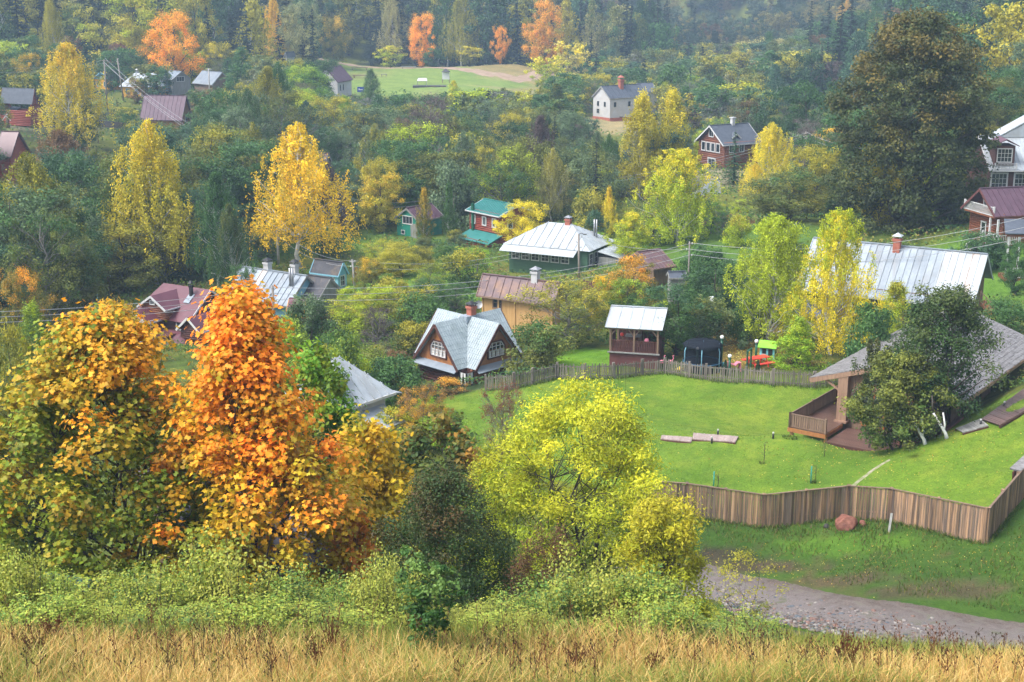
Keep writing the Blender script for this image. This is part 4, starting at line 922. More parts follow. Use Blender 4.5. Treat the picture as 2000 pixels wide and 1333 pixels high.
mb = MB(LOGD); mb.add([(3.4, -2., zc-1.7), (3.4, 3., zc-1.7), (3.4, 2.9, zc-.6), (3.4, .6, zc+1.1), (3.4, -2., zc-.8)], [(0, 1, 2, 3, 4)]); mb.box(-1.9, -1.9, zc-1.8, 3.38, 2.9, zc-.85); mb.build('upper_wall', M_)
add_gable(M_, -.25, -3.9, -.8, 1.05, zc-.62, zc+.12, 'bay_roof', wallz=zc-2.4)
add_gable(M_, .35, -2.5, .4, 1.25, zc+.28, zc+1.1, 'dormer_roof', wallz=zc-.9)
window(M_, (-.25, -4.0, zc-1.25), (1, 0, 0), (0, -1, 0), 1.5, .8, 3, 1, cas=.12, depth=.07, mun=.14)
window(M_, (.93, -3.3, zc-1.3), (0, 1, 0), (1, 0, 0), .55, .95, 1, 1, cas=.1)
window(M_, (.35, -2.62, zc+.52), (1, 0, 0), (0, -1, 0), .42, .25, 1, 1, cas=.07)
window(M_, (2.6, -2.62+.6, zc-1.2), (1, 0, 0), (0, -1, 0), .5, .7, 1, 1, cas=.1)
bl = MB(WHITE); bl.box(-1.25, -4.62, zc-2.35, .8, -4.56, zc-1.72); bl.box(-1.25, -4.6, zc-2.35, -1.19, -4.0, zc-1.72); bl.box(.74, -4.6, zc-2.35, .8, -4.0, zc-1.72); bl.box(-1.28, -4.65, zc-1.72, .83, -4.0, zc-1.66); bl.build('balcony_panel', M_)
for x_ in (-1.28, .8): m2 = MB(WHITE); m2.bar((x_, -4.1, zc-2.45), (x_, -4.1, zc-.75), .11, .11, up=(0, 1, 0)); m2.build('post', M_)
chimney(M_, 2.3, -.1, zc+.7, 1.0, .25, BLACK, BLACK)
mb = MB(METAL); mb.slab([(2.0, -.8, zc+.36), (2.6, -.8, zc+.36), (2.6, .0, zc+.96), (2.0, .0, zc+.96)], .05); mb.build('roof_flashing', M_)
add_gable(M_, 4.6, -2.9, 1.5, .95, zc-.95, zc-.1, 'side_dormer_roof', wallz=zc-2.0, wallm=LOGD)
c = at(125, 662, 96); Fz = dict(c=(c.x, c.y, c.z), rz=R(-4), L=3.4, run=.8, drop=.45)
H = gable('maroon_woodshed', 'low maroon roofed woodshed showing just above the left orange maple', Fz, MAROON, MARW, seam=.3, trim=WHITE, ov=.1, ovx=.1, cat='shed')
# ---------------------------------------------------------------- chalet with crossing gables
c = at(914, 617, 98.5); zg = gz(c.x, c.y-3)-.3
CH = empty('chalet', (c.x, c.y, zg), R(45)); tag(CH, 'small brown chalet with crossing steep gables of silver tiled metal', 'chalet'); HOUSE_XY.append((c.x, c.y, 4.2))
zr = c.z-zg; hl, hw, dr = 3.25, 2.35, 2.95; print('chalet zr', zr)
def rot(q, x, y): return [(x, y), (-y, x), (-x, -y), (y, -x)][q]
for q in range(4):
    for s in (-1, 1):
        # quarter: ridge along -x rotated by q; slope on side s
        pts = [(-hl, 0, 0), (0, 0, 0), (-hw, s*hw, dr), (-hl, s*hw, dr)]
        P = [(*rot(q, a, b), zr-d) for a, b, d in pts]
        if s > 0: P = P[::-1]
        # ccw from outside
        n = (Vector(P[1])-Vector(P[0])).cross(Vector(P[2])-Vector(P[0]))
        if n.z < 0: P = P[::-1]
        mb = MB(TILEM); mb.slab(P, .07)
        nr = 15
        for i in range(nr):
            a = -hl+(hl)*(i+.5)/nr; m_ = min(1., -a/hw) if -a < hw else 1.
            p0 = (*rot(q, a, 0), zr+.015); p1 = (*rot(q, a, s*hw*m_), zr-dr*m_+.015); 
            # rib runs from the ridge down to the valley
            if m_ > .05: mb.bar(p0, p1, .055, .05, TILEM)
        for j in range(1, 10):
            y_ = hw*j/10; p0 = (*rot(q, -hl, s*y_), zr-dr*j/10+.012); p1 = (*rot(q, -y_, s*y_), zr-dr*j/10+.012); mb.bar(p0, p1, .03, .035, TILEM)
        mb.build('roof_slope', CH)
    # gable wall
    mb = MB(BOARDO); xw = hl-.38; zf = zr-dr+.02
    tri = [(-xw, -hw+.12, zf), (-xw, hw-.12, zf), (-xw, 0, zr-.13)]
    P = [(*rot(q, a, b), z) for a, b, z in tri]
    mb.add([*P, *[(*rot(q, a+.1, b), z) for a, b, z in tri]], [(0, 2, 1), (3, 4, 5), (0, 1, 4, 3), (1, 2, 5, 4), (2, 0, 3, 5)])
    for i in range(1, 14):
        z = zf+.2*i; ww = (hw-.12)*(1-(z-zf)/(zr-.13-zf))
        if ww > .1: mb.bar((*rot(q, -xw-.01, -ww), z), (*rot(q, -xw-.01, ww), z), .02, .025, BOARDO)
    g_ = mb.build('gable_wall', CH)
    bg_ = MB(LOGD)
    for s in (-1, 1): bg_.bar((*rot(q, -hl-.02, 0), zr-.12), (*rot(q, -hl-.02, s*hw), zr-dr-.12), .05, .2)
    bg_.build('bargeboard', CH)
    # arched window
    out_ = [(-.78, -.5), (.78, -.5), (.78, .18), (.48, .58), (-.48, .58), (-.78, .18)]; zc_ = zf+.95
    def wp(a, b, d): return (*rot(q, -xw-d, a), zc_+b)
    fr = MB(LOGD, WHITE)
    for i in range(6): a, b = out_[i], out_[(i+1) % 6]; fr.bar(wp(a[0]*1.06, a[1]*1.08, .05), wp(b[0]*1.06, b[1]*1.08, .05), .08, .1, LOGD, up=(0, 0, 1)); fr.bar(wp(a[0]*.95, a[1]*.95, .05), wp(b[0]*.95, b[1]*.95, .05), .05, .05, WHITE)
    for a in (-.39, 0, .39): fr.bar(wp(a, -.5, .04), wp(a, .56 if abs(a) < .45 else .3, .04), .05, .04, WHITE)
    for b in (-.02, .28): fr.bar(wp(-.76, b, .04), wp(.76, b, .04), .04, .04, WHITE)
    f_ = fr.build('window', CH)
    pn = MB(GLASS); pn.add([wp(a, b, .015) for a, b in out_], [tuple(range(5, -1, -1))]); pn.build('pane', f_)
    for a in (-.6, -.2, .22, .6):
        cu = MB(CURT); cu.add([wp(a-.12, -.48, .02), wp(a+.10, -.48, .02), wp(a+.10, .0, .02), wp(a-.12, .0, .02)], [(3, 2, 1, 0)]); cu.build('curtain', f_)
    # apron roof below the gable and log wall
    ap = MB(METAL); P = [(*rot(q, -hl-.25, -hw+.1), zf-.25), (*rot(q, -hl-.25, hw-.1), zf-.25), (*rot(q, -xw, hw-.2), zf+.04), (*rot(q, -xw, -hw+.2), zf+.04)]
    if (Vector(P[1])-Vector(P[0])).cross(Vector(P[2])-Vector(P[0])).z < 0: P = P[::-1]
    ap.slab(P, .05); ap.build('apron_roof', CH)
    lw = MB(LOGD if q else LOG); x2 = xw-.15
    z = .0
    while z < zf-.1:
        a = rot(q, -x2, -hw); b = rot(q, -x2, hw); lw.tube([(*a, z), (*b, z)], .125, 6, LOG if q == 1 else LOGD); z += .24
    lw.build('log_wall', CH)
mb = MB(LOGD); mb.box(-hl+.55, -hw, -.6, hl-.55, hw, zr-dr-.02); mb.box(-hw, -hl+.55, -.6, hw, hl-.55, zr-dr-.025); mb.build('core_wall', CH)
chimney(CH, .25, -.1, zr-.25, .95, .5, BRICK, BLACK); mb = MB(METAL); mb.box(-.5, -.4, zr-.42, .55, .35, zr+.05); mb.build('chimney_flashing', CH)
mb = MB(WHITE); mb.lathe([(.0, -.08), (.2, -.05), (.3, .05), (.3, .06)], 14, (0, 0, 0)); d_ = mb.build('satellite_dish', CH, (.75, -.3, zr+.75)); d_.rotation_euler = (R(80), 0, R(-35))
# corner porch
mb = MB(BLACK)
for a, b in ((-hw-.75, -hw-.1), (-hw-.1, -hw-.75), (-hw-.75, -hw-.75)): mb.bar((a, b, -.2), (a, b, zr-dr-.1), .09, .09, up=(0, 1, 0))
mb.build('porch_post', CH)
for a, b in (((-hw-.76, -hw-.72), (-hw-.76, -hw-.15)), ((-hw-.72, -hw-.76), (-hw-.15, -hw-.76))):
    for t0, t1, k0, k1 in ((0, .45, .02, .4), (.55, 1., .6, .98)):
        A, B_ = Vector((*a, 0)), Vector((*b, 0)); mb = MB(CURT); z1, z0_ = zr-dr-.15, zr-dr-1.05
        p = [A.lerp(B_, k0 if t0 == 0 else .02+t0), A.lerp(B_, .48 if t0 == 0 else .98)]; q0 = [A.lerp(B_, t0), A.lerp(B_, t1-.25 if t0 == 0 else t1)] if t0 == 0 else [A.lerp(B_, t0+.25), A.lerp(B_, t1)]
        mb.add([(*p[0][:2], z1), (*p[1][:2], z1), (*q0[1][:2], z0_), (*q0[0][:2], z0_)], [(0, 1, 2, 3)]); mb.build('curtain', CH)
railing(CH, [(-hw-.1, -hw-.8, .0), (-hw-.8, -hw-.8, .0), (-hw-.8, -hw-.1, .0)], .6, BLACK, .13)
mb = MB(METAL); mb.slab([(-hl-.35, -hl-.35, -.12), (-1.2, -hl-.35, -.12), (-1.2, -hw-.2, .05), (-hw-.2, -hw-.2, .05)], .05); mb.slab([(-hl-.35, -hl-.35, -.12), (-hw-.2, -hw-.2, .05), (-hw-.2, -1.2, .05), (-hl-.35, -1.2, -.12)], .05); mb.build('porch_step', CH)

# --- white walled house with grey hip roof, lower left of centre
H = hip('grey_hip_roofed_house', 'white walled house with blue grey hipped metal roof behind the green maple', (656, 699), 80, 52, 4.9, 4.9, 2.25, 2, METALW, PLASTER, .12, 8, basez=gz(-10, 80)-.5)
pr = MB(METALW); pr.slab([(H.L/2-.1, -1.8, H.ze-.15), (H.L/2+1.3, -1.8, H.ze-.45), (H.L/2+1.3, .9, H.ze-.45), (H.L/2-.1, .9, H.ze-.15)], .06); pr.slab([(-1.5, -3.9, H.ze-1.35), (1.8, -3.9, H.ze-1.35), (1.8, -2.0, H.ze-.65), (-1.5, -2.0, H.ze-.65)], .06); pr.build('porch_roof', H.e)
pr = MB(WHITE); pr.box(-1.3, -3.6, -.2, 1.6, -2.1, H.ze-1.45); pr.bar((-H.L/2, -H.W/2-.03, H.ze-.08), (H.L/2, -H.W/2-.03, H.ze-.08), .06, .16); pr.build('porch_wall', H.e)
# --- roofs under the maples
H = gable('lilac_roofed_house', 'house with large lilac brown metal roof hidden beneath the orange maple', fit((345,1010),(545,982),(470,1140),(664,1098),46,(.1,3.6,2,1.)), worn('lilac_sheet', (.10,.08,.09), (.17,.14,.15), 1., .5, .4), BOARDB, ov=.4, npan=7, trim=BOARDB)
H = gable('teal_ribbed_shed', 'low shed with teal ribbed roof under the left maple', man((108,1128),40,-18,2.6,1.2,.5), solid('teal_rib', (.16,.36,.40), .4), BOARDB, ov=.1, seam=.09, ovx=.1, trim=GREYW, cat='shed')

# ---------------------------------------------------------------- gazebo
Fz = fit((1195,597),(1303,604),(1181,639),(1295,646),97.5,(-.15,4,1.5,1.2)); print('gazebo', Fz)
cx_, cy_, zr_ = Fz['c']; n_ = Vector((math.sin(Fz['rz']), -math.cos(Fz['rz'])))
zg = gz(cx_+n_.x, cy_+n_.y)-.1
G = empty('gazebo', (cx_, cy_, zg), Fz['rz']); tag(G, 'brown wooden gazebo with white sheet roof and slatted railing behind the picket fence', 'gazebo')
L, run, dr = Fz['L'], Fz['run'], Fz['drop']; zr = zr_-zg; ze = zr-dr; HOUSE_XY.append((cx_, cy_, 2.6))
for i in range(5):
    x0 = -L/2+i*L/5; mb = slope_mesh(x0+.005, x0+L/5-.005, [(0, zr), (run, ze)], -1, .04, METALW); mb.bar((x0, 0, zr+.01), (x0, -run, ze+.01), .03, .05, METALW); mb.build('roof_panel', G)
slope_mesh(-L/2, L/2, [(0, zr), (1.3, zr-.8)], 1, .04, METALW).build('roof_panel', G)
mb = MB(METALW); mb.bar((-L/2, 0, zr+.03), (L/2, 0, zr+.03), .2, .05); mb.build('ridge_cap', G)
xa, xb = -L/2+.35, L/2-.35; ya, yb = -run+.3, 1.1
zfl = at(1240, 689, cy_+n_.y*(run-.3)).z-zg; print('gazebo floor', zfl, ze)
mb = MB(LOGD); mb.box(xa-.1, ya-.1, zfl-.14, xb+.1, yb, zfl); mb.build('floor', G)
mb = MB(GREYW); mb.box(xa-.18, ya-.2, zfl-.06, xb+.18, ya-.1, zfl+.03); mb.build('floor_edge', G)
mb = MB(MARW); mb.box(xa-.05, ya-.03, -.4, xb+.05, yb-.1, zfl-.15); mb.build('skirt', G)
for x_ in (xa, 0, xb):
    for y_, zt_ in ((ya, ze+.05), (yb, zr-.72)):
        mb = MB(BOARDB); mb.bar((x_, y_, zfl), (x_, y_, zt_-.1), .13, .13, up=(0, 1, 0)); mb.build('post', G)
        if y_ == ya:
            for s in (-1, 1):
                if xa-.1 < x_+s*.4 < xb+.1: mb = MB(BOARDB); mb.bar((x_, y_, zt_-.7), (x_+s*.42, y_, zt_-.2), .07, .07); mb.build('brace', G)
mb = MB(BOARDB); mb.bar((xa-.2, ya, ze-.1), (xb+.2, ya, ze-.1), .12, .14); mb.bar((xa-.2, yb, zr-.85), (xb+.2, yb, zr-.85), .12, .14)
for x_ in (xa, 0, xb): mb.bar((x_, ya, ze-.08), (x_, 0, zr-.12), .1, .1)
mb.build('roof_beam', G)
for x0, x1 in ((xa+.08, -.08), (.08, xb-.08)): railing(G, [(x0, ya, zfl), (x1, ya, zfl)], .82, LOGD, .125, .075, posts=False)
railing(G, [(xb, ya, zfl), (xb, yb, zfl)], .82, LOGD, .14, .08, posts=False)
for k in range(11): mb = MB(LOGD); x0 = xa+.05+k*(xb-xa)/11; mb.box(x0, yb+.02, zfl, x0+(xb-xa)/11-.03, yb+.05, zr-.9 if k % 5 else zfl+1.5); mb.build('wall_board', G)
for k in range(7): mb = MB(LOGD); y0 = ya+.9+k*.22; mb.box(xa-.05, y0, zfl, xa-.02, y0+.19, zfl+1.35); mb.build('wall_board', G)
tb = empty('gazebo_table', (0, 0, 0)); tb.matrix_world = Matrix.LocRotScale(Vector((cx_, cy_, zg)), Matrix.Rotation(Fz['rz'], 3, 'Z').to_quaternion(), None); tag(tb, 'grey table standing inside the gazebo', 'table')
mb = MB(GREYW); mb.box(-.9, -.7, zfl+.70, .2, .1, zfl+.75); mb.build('table_top', tb)
for a, b in ((-.8, -.6), (.1, -.6), (.1, 0), (-.8, 0)): mb = MB(BOARDB); mb.box(a-.04, b-.04, zfl, a+.04, b+.04, zfl+.7); mb.build('leg', tb)
def lantern(x, y, z, col, lab, r_=.14):
    M = Matrix.Rotation(Fz['rz'], 3, 'Z')@Vector((x, y, 0)); e = empty('hanging_lantern', (cx_+M.x, cy_+M.y, zg+z)); tag(e, lab, 'lantern')
    mb = MB(col); mb.lathe([(.02, r_), (r_*.8, r_*.7), (r_, 0), (r_*.8, -r_*.7), (.03, -r_)], 12); mb.build('shade', e)
    mb = MB(BLACK); mb.tube([(0, 0, r_), (0, 0, .55)], .012, 4); mb.build('cord', e)
lantern(xa+.75, ya+.35, ze-.62, RED, 'red hanging lantern in the left bay of the gazebo'); lantern(.85, ya+.3, ze-.95, PINK, 'pale pink hanging lantern in the right bay of the gazebo', .17)

# ---------------------------------------------------------------- lodge with the shingle roof and terrace
zE = at(1583, 738, 83).z; A = at(1583, 738, 83); Bc = on_z(1875, 790, zE); v_ = Bc-A; Wd = v_.length; ang = math.atan2(v_.y, v_.x); print('lodge', Wd, math.degrees(ang))
LD = empty('lodge', (A.x, A.y, 0), ang); tag(LD, 'large timber lodge with grey shingle roof and wooden terrace on the right', 'lodge')
def lw_(x, y): p = Matrix.Rotation(ang, 3, 'Z')@Vector((x, y, 0)); return p.x+A.x, p.y+A.y
LD.location.z = zE-2.45; LEN = 16.5; ze = 2.45; rise = 1.55; zf = .0
sl = rise/(Wd/2)
mb = MB(SHING)
mb.slab([(0, LEN, ze), (0, 0, ze), (Wd/2, 0, ze+rise), (Wd/2, LEN, ze+rise)], .1); mb.slab([(Wd/2, LEN, ze+rise), (Wd/2, 0, ze+rise), (Wd, 0, ze), (Wd, LEN, ze)], .1); rf = mb.build('roof', LD)
# shingles: nearest 300 as pieces, the rest joined
SHs = []
for side in (0, 1):
    for r_ in range(15):
        t = (r_+.5)/15
        for k in range(int(LEN/.27)):
            SHs.append((side, t, (k+.5*(r_ % 2))*.27+.05))
sm1 = MB(SHING); sm1.add([(-.12, -.19, .0), (.12, -.19, .0), (.12, .19, -.0), (-.12, .19, -.0), (-.12, -.19, .035), (.12, -.19, .035), (.12, .19, .008), (-.12, .19, .008)], [(0,3,2,1),(4,5,6,7),(0,1,5,4),(1,2,6,5),(2,3,7,6),(3,0,4,7)])
shm = sm1.mesh('shingle'); jm = MB(SHING); slen = math.hypot(Wd/2, rise); an = math.atan2(rise, Wd/2)
cnt = 0; SHs.sort(key=lambda s: (s[0] == 0, s[2]))
for side, t, y in SHs:
    if y > LEN-.15: continue
    d_ = t*Wd/2; x = d_ if side == 0 else Wd-d_; z = ze+rise*t+.012
    up_ = Vector((math.cos(an)*(1 if side == 0 else -1), 0, math.sin(an))); ac = Vector((0, 1, 0)) if side else Vector((0, -1, 0)); nn = ac.cross(up_).normalized()
    if nn.z < 0: ac = -ac; nn = -nn
    Mx = Matrix((ac, up_, nn)).transposed().to_4x4(); Mx.translation = Vector((x, y, z))
    w_ = random.uniform(.85, 1.1); Mx = Mx@Matrix.Rotation(random.uniform(-.05, .05), 4, 'Z')@Matrix.Scale(w_, 4)
    if side == 1 and cnt < 290 and True: o = link('shingle', shm, rf); o.matrix_local = Mx; cnt += 1
    else: jm.add([Mx@Vector(v) for v in sm1.v], sm1.f)
o = jm.build('shingles', rf); o['kind'] = 'stuff'
mb = MB(TIMBER)
for (a, b) in (((0, ze), (Wd/2, ze+rise)), ((Wd/2, ze+rise), (Wd, ze))): mb.bar((a[0], -.04, a[1]-.16), (b[0], -.04, b[1]-.16), .08, .28)
mb.bar((-.03, 0, ze-.12), (-.03, LEN, ze-.12), .06, .2); mb.bar((Wd+.03, 0, ze-.12), (Wd+.03, LEN, ze-.12), .06, .2); mb.build('bargeboard', LD)
mb = MB(BOARDB); x0, x1 = 2.15, Wd-1.35
mb.add([(x0, .45, -1.4), (x1, .45, -1.4), (x1, .45, ze+sl*(Wd-x1)-.12), (Wd/2, .45, ze+rise-.12), (x0, .45, ze+sl*x0-.12), (x0, LEN-.6, -1.4), (x1, LEN-.6, -.2), (x1, LEN-.6, ze+sl*(Wd-x1)-.12), (Wd/2, LEN-.6, ze+rise-.12), (x0, LEN-.6, ze+sl*x0-.12)],
       [(0, 1, 2, 3, 4), (9, 8, 7, 6, 5), (1, 6, 7, 2), (0, 4, 9, 5)])
mb.build('wall', LD); HOUSE_XY.append((*lw_(Wd/2, 4), 5)); HOUSE_XY.append((*lw_(Wd/2, 11), 5))
bdm = MB(TIMBER); bdm.box(-.085, -.03, 0, .085, 0, 1.); bme = bdm.mesh('gable_board')
for i in range(int((x1-x0)/.2)):
    xx = x0+.1+i*.2; top = ze+sl*min(xx, Wd-xx)-.14; o = link('gable_board', bme, LD, (xx, .44, ze-.45)); o.scale = (1, 1, top-ze+.45)
for i in range(8): mb = MB(BOARDB); mb.box(x0+.3, .38, .05+i*.24, x1, .44, .27+i*.24); mb.build('wall_plank', LD)
mb = MB(TIMBER); mb.box(x0-.32, -.05, -.02, x0+.3, .44, ze+sl*x0-.15); mb.box(x0-.42, -.15, -.02, x0+.38, .46, .1); mb.build('corner_column', LD)
mb = MB(TIMBER); mb.bar((x0-1.7, .1, ze+.1), (x0-.1, .1, ze+.35), .14, .16); mb.bar((x0-1.2, .1, ze+.05), (x0-.2, .1, ze-.55), .12, .12); mb.build('bracket', LD)
window(LD, (x0+1.85, .36, 1.0), (1, 0, 0), (0, -1, 0), 1.3, 1.9, 2, 1, fm=BOARDO, cas=.12, mun=.08)
window(LD, (x0+4.0, .36, 1.1), (1, 0, 0), (0, -1, 0), 1.3, 1.6, 2, 1, fm=BOARDO, cas=.12, mun=.08)
for k in range(5): window(LD, (x1+.02, 2+k*2.8, .9), (0, 1, 0), (1, 0, 0), 1., 1.1, 2, 1, fm=BOARDB, cas=.1)
chimney(LD, Wd*.5+.1, 10.2, ze+rise-.3, 1.9, .85, CONC, STEEL)
# terrace: boards each a piece
dk = MB(BOARDO); dk.box(-.1, -2.75, -.3, 2.35, -2.68, -.06); dk.box(-.12, -2.7, -.3, -.05, 4.4, -.06); dk.box(2.3, -2.7, -.3, 2.36, -.2, -.06)
for a, b in ((0, -2.6), (0, .8), (0, 4.2), (2.2, -2.6)): dk.box(a, b, -1.6, a+.18, b+.18, -.3)
dk.build('terrace_frame', LD)
bdm = MB(DECK); bdm.box(0, -.065, -.04, 1, .065, 0); bme = bdm.mesh('deck_board')
for i in range(49):
    y = -2.62+i*.143; o = link('deck_board', bme, LD, (-.08, y, -.012)); o.scale = (2.4 if y < .3 else 2.1, 1, 1)
for i in range(22):
    y = -2.9+i*.143; o = link('deck_board', bme, LD, (2.5, y, -.36)); o.scale = (5.6, 1, 1)
mb = MB(LOGD); mb.box(2.45, -3.0, -.62, 8.1, .4, -.41); mb.build('lower_terrace_frame', LD)
railing(LD, [(2.3, -2.66, 0), (0, -2.66, 0)], .82, BOARDB, .14, .11, .025); railing(LD, [(0, -2.66, 0), (0, .6, 0), (0, 4.2, 0), (2.1, 4.2, 0)], .82, BOARDB, .14, .11, .025)
# paved strip, boardwalk and steps right of the lodge
def px_slab(name, P, z_off, t, mat, kind=None, label=None, cat=None):
    Q = [ground(*p) for p in P]; mb = MB(mat); pts = [(q.x, q.y, q.z+z_off) for q in Q]
    if (Vector(pts[1])-Vector(pts[0])).cross(Vector(pts[2])-Vector(pts[0])).z < 0: pts = pts[::-1]
    mb.slab(pts, t); o = mb.build(name); tag(o, label, cat, None, kind); return o
EARTH = worn('terracotta_earth', (.16,.07,.05), (.24,.115,.085), 3, .7, .3, bump=.4)
px_slab('terracotta_path', [(1738,856),(1768,872),(1850,842),(1882,818),(1858,812),(1800,832)], .12, .3, EARTH, 'structure')
def boardwalk(lab, p0, p1, p2, p3, n, z0=.22, mat=DECK):
    """planks across between edge p0-p1 and edge p3-p2"""
    a0, a1, b1, b0 = [ground(*p) for p in (p0, p1, p2, p3)]; e = empty('boardwalk', tuple(a0)); tag(e, lab, 'boardwalk')
    for i in range(n):
        t0, t1 = (i+.06)/n, (i+.94)/n; mb = MB(mat); q = [a0.lerp(a1, t0), a0.lerp(a1, t1), b0.lerp(b1, t1), b0.lerp(b1, t0)]; dz = random.uniform(-.012, .012)
        pts = [tuple(v-a0+Vector((0, 0, z0+dz))) for v in q]
        if (Vector(pts[1])-Vector(pts[0])).cross(Vector(pts[2])-Vector(pts[0])).z < 0: pts = pts[::-1]
        mb.slab(pts, .05); mb.build('plank', e)
    mb = MB(LOGD); mb.bar((0, 0, z0-.12), a1-a0+Vector((0, 0, z0-.12)), .08, .12); mb.bar(b0-a0+Vector((0, 0, z0-.12)), b1-a0+Vector((0, 0, z0-.12)), .08, .12); mb.build('bearer', e)
    return e
boardwalk('reddish boardwalk climbing along the right side of the lodge', (1916,826), (2060,722), (2110,748), (1952,838), 46)
boardwalk('narrow grey plank steps joining the boardwalk by the lodge', (1866,842), (1914,823), (1930,836), (1880,850), 11, .15, GREYW)
boardwalk('grey pink plank path lying curved on the lawn, left part', (1292,853), (1352,857), (1350,866), (1290,860), 20, .10, worn('pink_plank', (.26,.19,.17), (.40,.32,.29), 3, .7, .3, per_obj=.12))
boardwalk('grey pink plank path lying on the lawn, wider right part', (1354,850), (1442,857), (1436,868), (1352,862), 26, .14, MATS['pink_plank'])
def bollard(px, py, lab):
    p = ground(px, py); e = empty('bollard_light', (p.x, p.y, p.z-.05)); tag(e, lab, 'garden light', 'small bollard lights on the lawn')
    mb = MB(BLACK); mb.tube([(0, 0, 0), (0, 0, .34)], .06, 10); mb.build('post', e); mb = MB(solid('frosted', (.5, .5, .48), .3) if 'frosted' not in MATS else MATS['frosted']); mb.tube([(0, 0, .34), (0, 0, .44)], .055, 10); mb.build('lamp_head', e)
for px, py, lb in ((1402,851,'small bollard light behind the wide plank path'),(1390,866,'small bollard light in front of the wide plank path'),(1510,857,'small bollard light on the lawn left of the terrace'),(1612,858,'small bollard light at the terrace corner'),
                   (1961,797,'small bollard light on the upper boardwalk'),(1915,832,'small bollard light where the plank steps meet the boardwalk'),(1778,878,'small bollard light at the foot of the terracotta path')): bollard(px, py, lb)
# whitewashed trunks of the apple trees stand by the path
for px, py, dx, lab in ((1808,868,-.75,'whitewashed forked apple trunk at the terracotta path'),(1850,856,-.8,'whitewashed leaning apple trunk right of the forked one')):
    p = ground(px, py); e = empty('whitewashed_apple_tree', (p.x, p.y, p.z-.1)); tag(e, lab, 'tree')
    mb = MB(BARKW); mb.tube([(0, 0, 0), (-.1, .05, .35), (-.35, .1, .75), (dx, .2, 1.45)], [.12, .09, .075, .06], 8); mb.build('trunk', e)
    mb = MB(BARKW); mb.tube([(-.2, .05, .45), (-.15, .1, .8), (-.3, .1, 1.5)], [.06, .055, .04], 7); mb.build('limb', e)
    mb = MB(BARK); mb.tube([(dx, .2, 1.45), (dx-.1, .3, 2.4)], [.06, .04], 6); mb.build('limb', e)

# ---------------------------------------------------------------- plank fence
def fence(name, lab, pts, bw, gap, hb, mat, pointed=False, top=None, post=2.2, lean=.0, rails=(.25, .8), rail_side=1):
    P = [ground(*p) if len(p) == 2 else Vector(p) for p in pts]; e = empty(name, tuple(P[0])); tag(e, lab, 'fence'); O = P[0]
    mes = []
    for v in range(4):
        mb = MB(mat); a = bw/2*random.uniform(.88, 1.0); h_ = 1.; t = .02
        if pointed: prof = [(-a, 0), (a, 0), (a, .93), (0, 1.0), (-a, .93)]
        else: prof = [(-a, 0), (a, 0), (a, 1+random.uniform(-.01, .01)), (-a, 1+random.uniform(-.01, .01))]
        k = len(prof); mb.add([(x, -t/2, z) for x, z in prof]+[(x, t/2, z) for x, z in prof], [tuple(range(k)), tuple(range(2*k-1, k-1, -1))]+[(i, i+k, (i+1) % k+k, (i+1) % k) for i in range(k)])
        mes.append(mb.mesh('board'))
    pm = MB(mat); pm.box(-.06, -.06, 0, .06, .06, 1.); pm = pm.mesh('post')
    for a, b in zip(P[:-1], P[1:]):
        d_ = Vector((b.x-a.x, b.y-a.y, 0)); L_ = d_.length; n = max(1, round(L_/(bw+gap))); an_ = math.atan2(d_.y, d_.x); nrm = Vector((-d_.y, d_.x, 0)).normalized()*rail_side
        for i in range(n):
            t = (i+.5)/n; x, y = a.x+d_.x*t, a.y+d_.y*t; z = a.z+(b.z-a.z)*t*1.0
            z = gz(x, y)-.04 if pointed else z-.05
            o = link('board', random.choice(mes), e, (x-O.x, y-O.y, z-O.z)); o.rotation_euler = (0, random.gauss(0, lean), an_); o.scale = (1, 1, hb*random.uniform(.975, 1.02) if not pointed else hb*random.uniform(.9, 1.05))
        for r_ in rails:
            mb = MB(mat); off = nrm*.04; mb.bar(Vector((a.x-O.x, a.y-O.y, a.z-O.z+hb*r_))+off, Vector((b.x-O.x, b.y-O.y, b.z-O.z+hb*r_))+off, .05, .07); mb.build('rail', e)
        if top: mb = MB(top); mb.bar(Vector((a.x-O.x, a.y-O.y, a.z-O.z+hb-.02)), Vector((b.x-O.x, b.y-O.y, b.z-O.z+hb-.02)), .10, .04); mb.build('coping', e)
        m = max(1, round(L_/post))
        for i in range(m+1):
            t = i/m; x, y = a.x+d_.x*t, a.y+d_.y*t; z = a.z+(b.z-a.z)*t
            o = link('post', pm, e, (x-O.x+nrm.x*.08, y-O.y+nrm.y*.08, z-O.z-.3)); o.scale = (1, 1, hb+.32); o.rotation_euler = (0, random.gauss(0, lean), an_)
    return e
fence('plank_fence', 'tall brown vertical plank fence zigzagging along the lower edge of the lawn', [(1235,1000),(1340,1008),(1490,1031),(1655,1013),(1735,1019),(1925,1062),(1985,990),(2040,925)], .125, .004, 1.72, FENCEM, top=BOARDB, rail_side=1)
fence('picket_fence', 'old grey picket fence along the far edge of the lawn', [(948,764),(1005,760),(1042,751),(1088,740),(1142,742),(1200,740),(1255,733),(1298,730),(1345,738),(1378,742),(1455,748),(1510,753),(1590,758),(1650,750)], .09, .065, 1.12, PICKET, True, post=1.9, lean=.03, rails=(.2, .78))
fence('maroon_fence', 'dark maroon board fence decorated with white plates', [(492,652),(560,658),(640,650),(700,650)], .16, .01, 1.5, MARW, post=2.5)
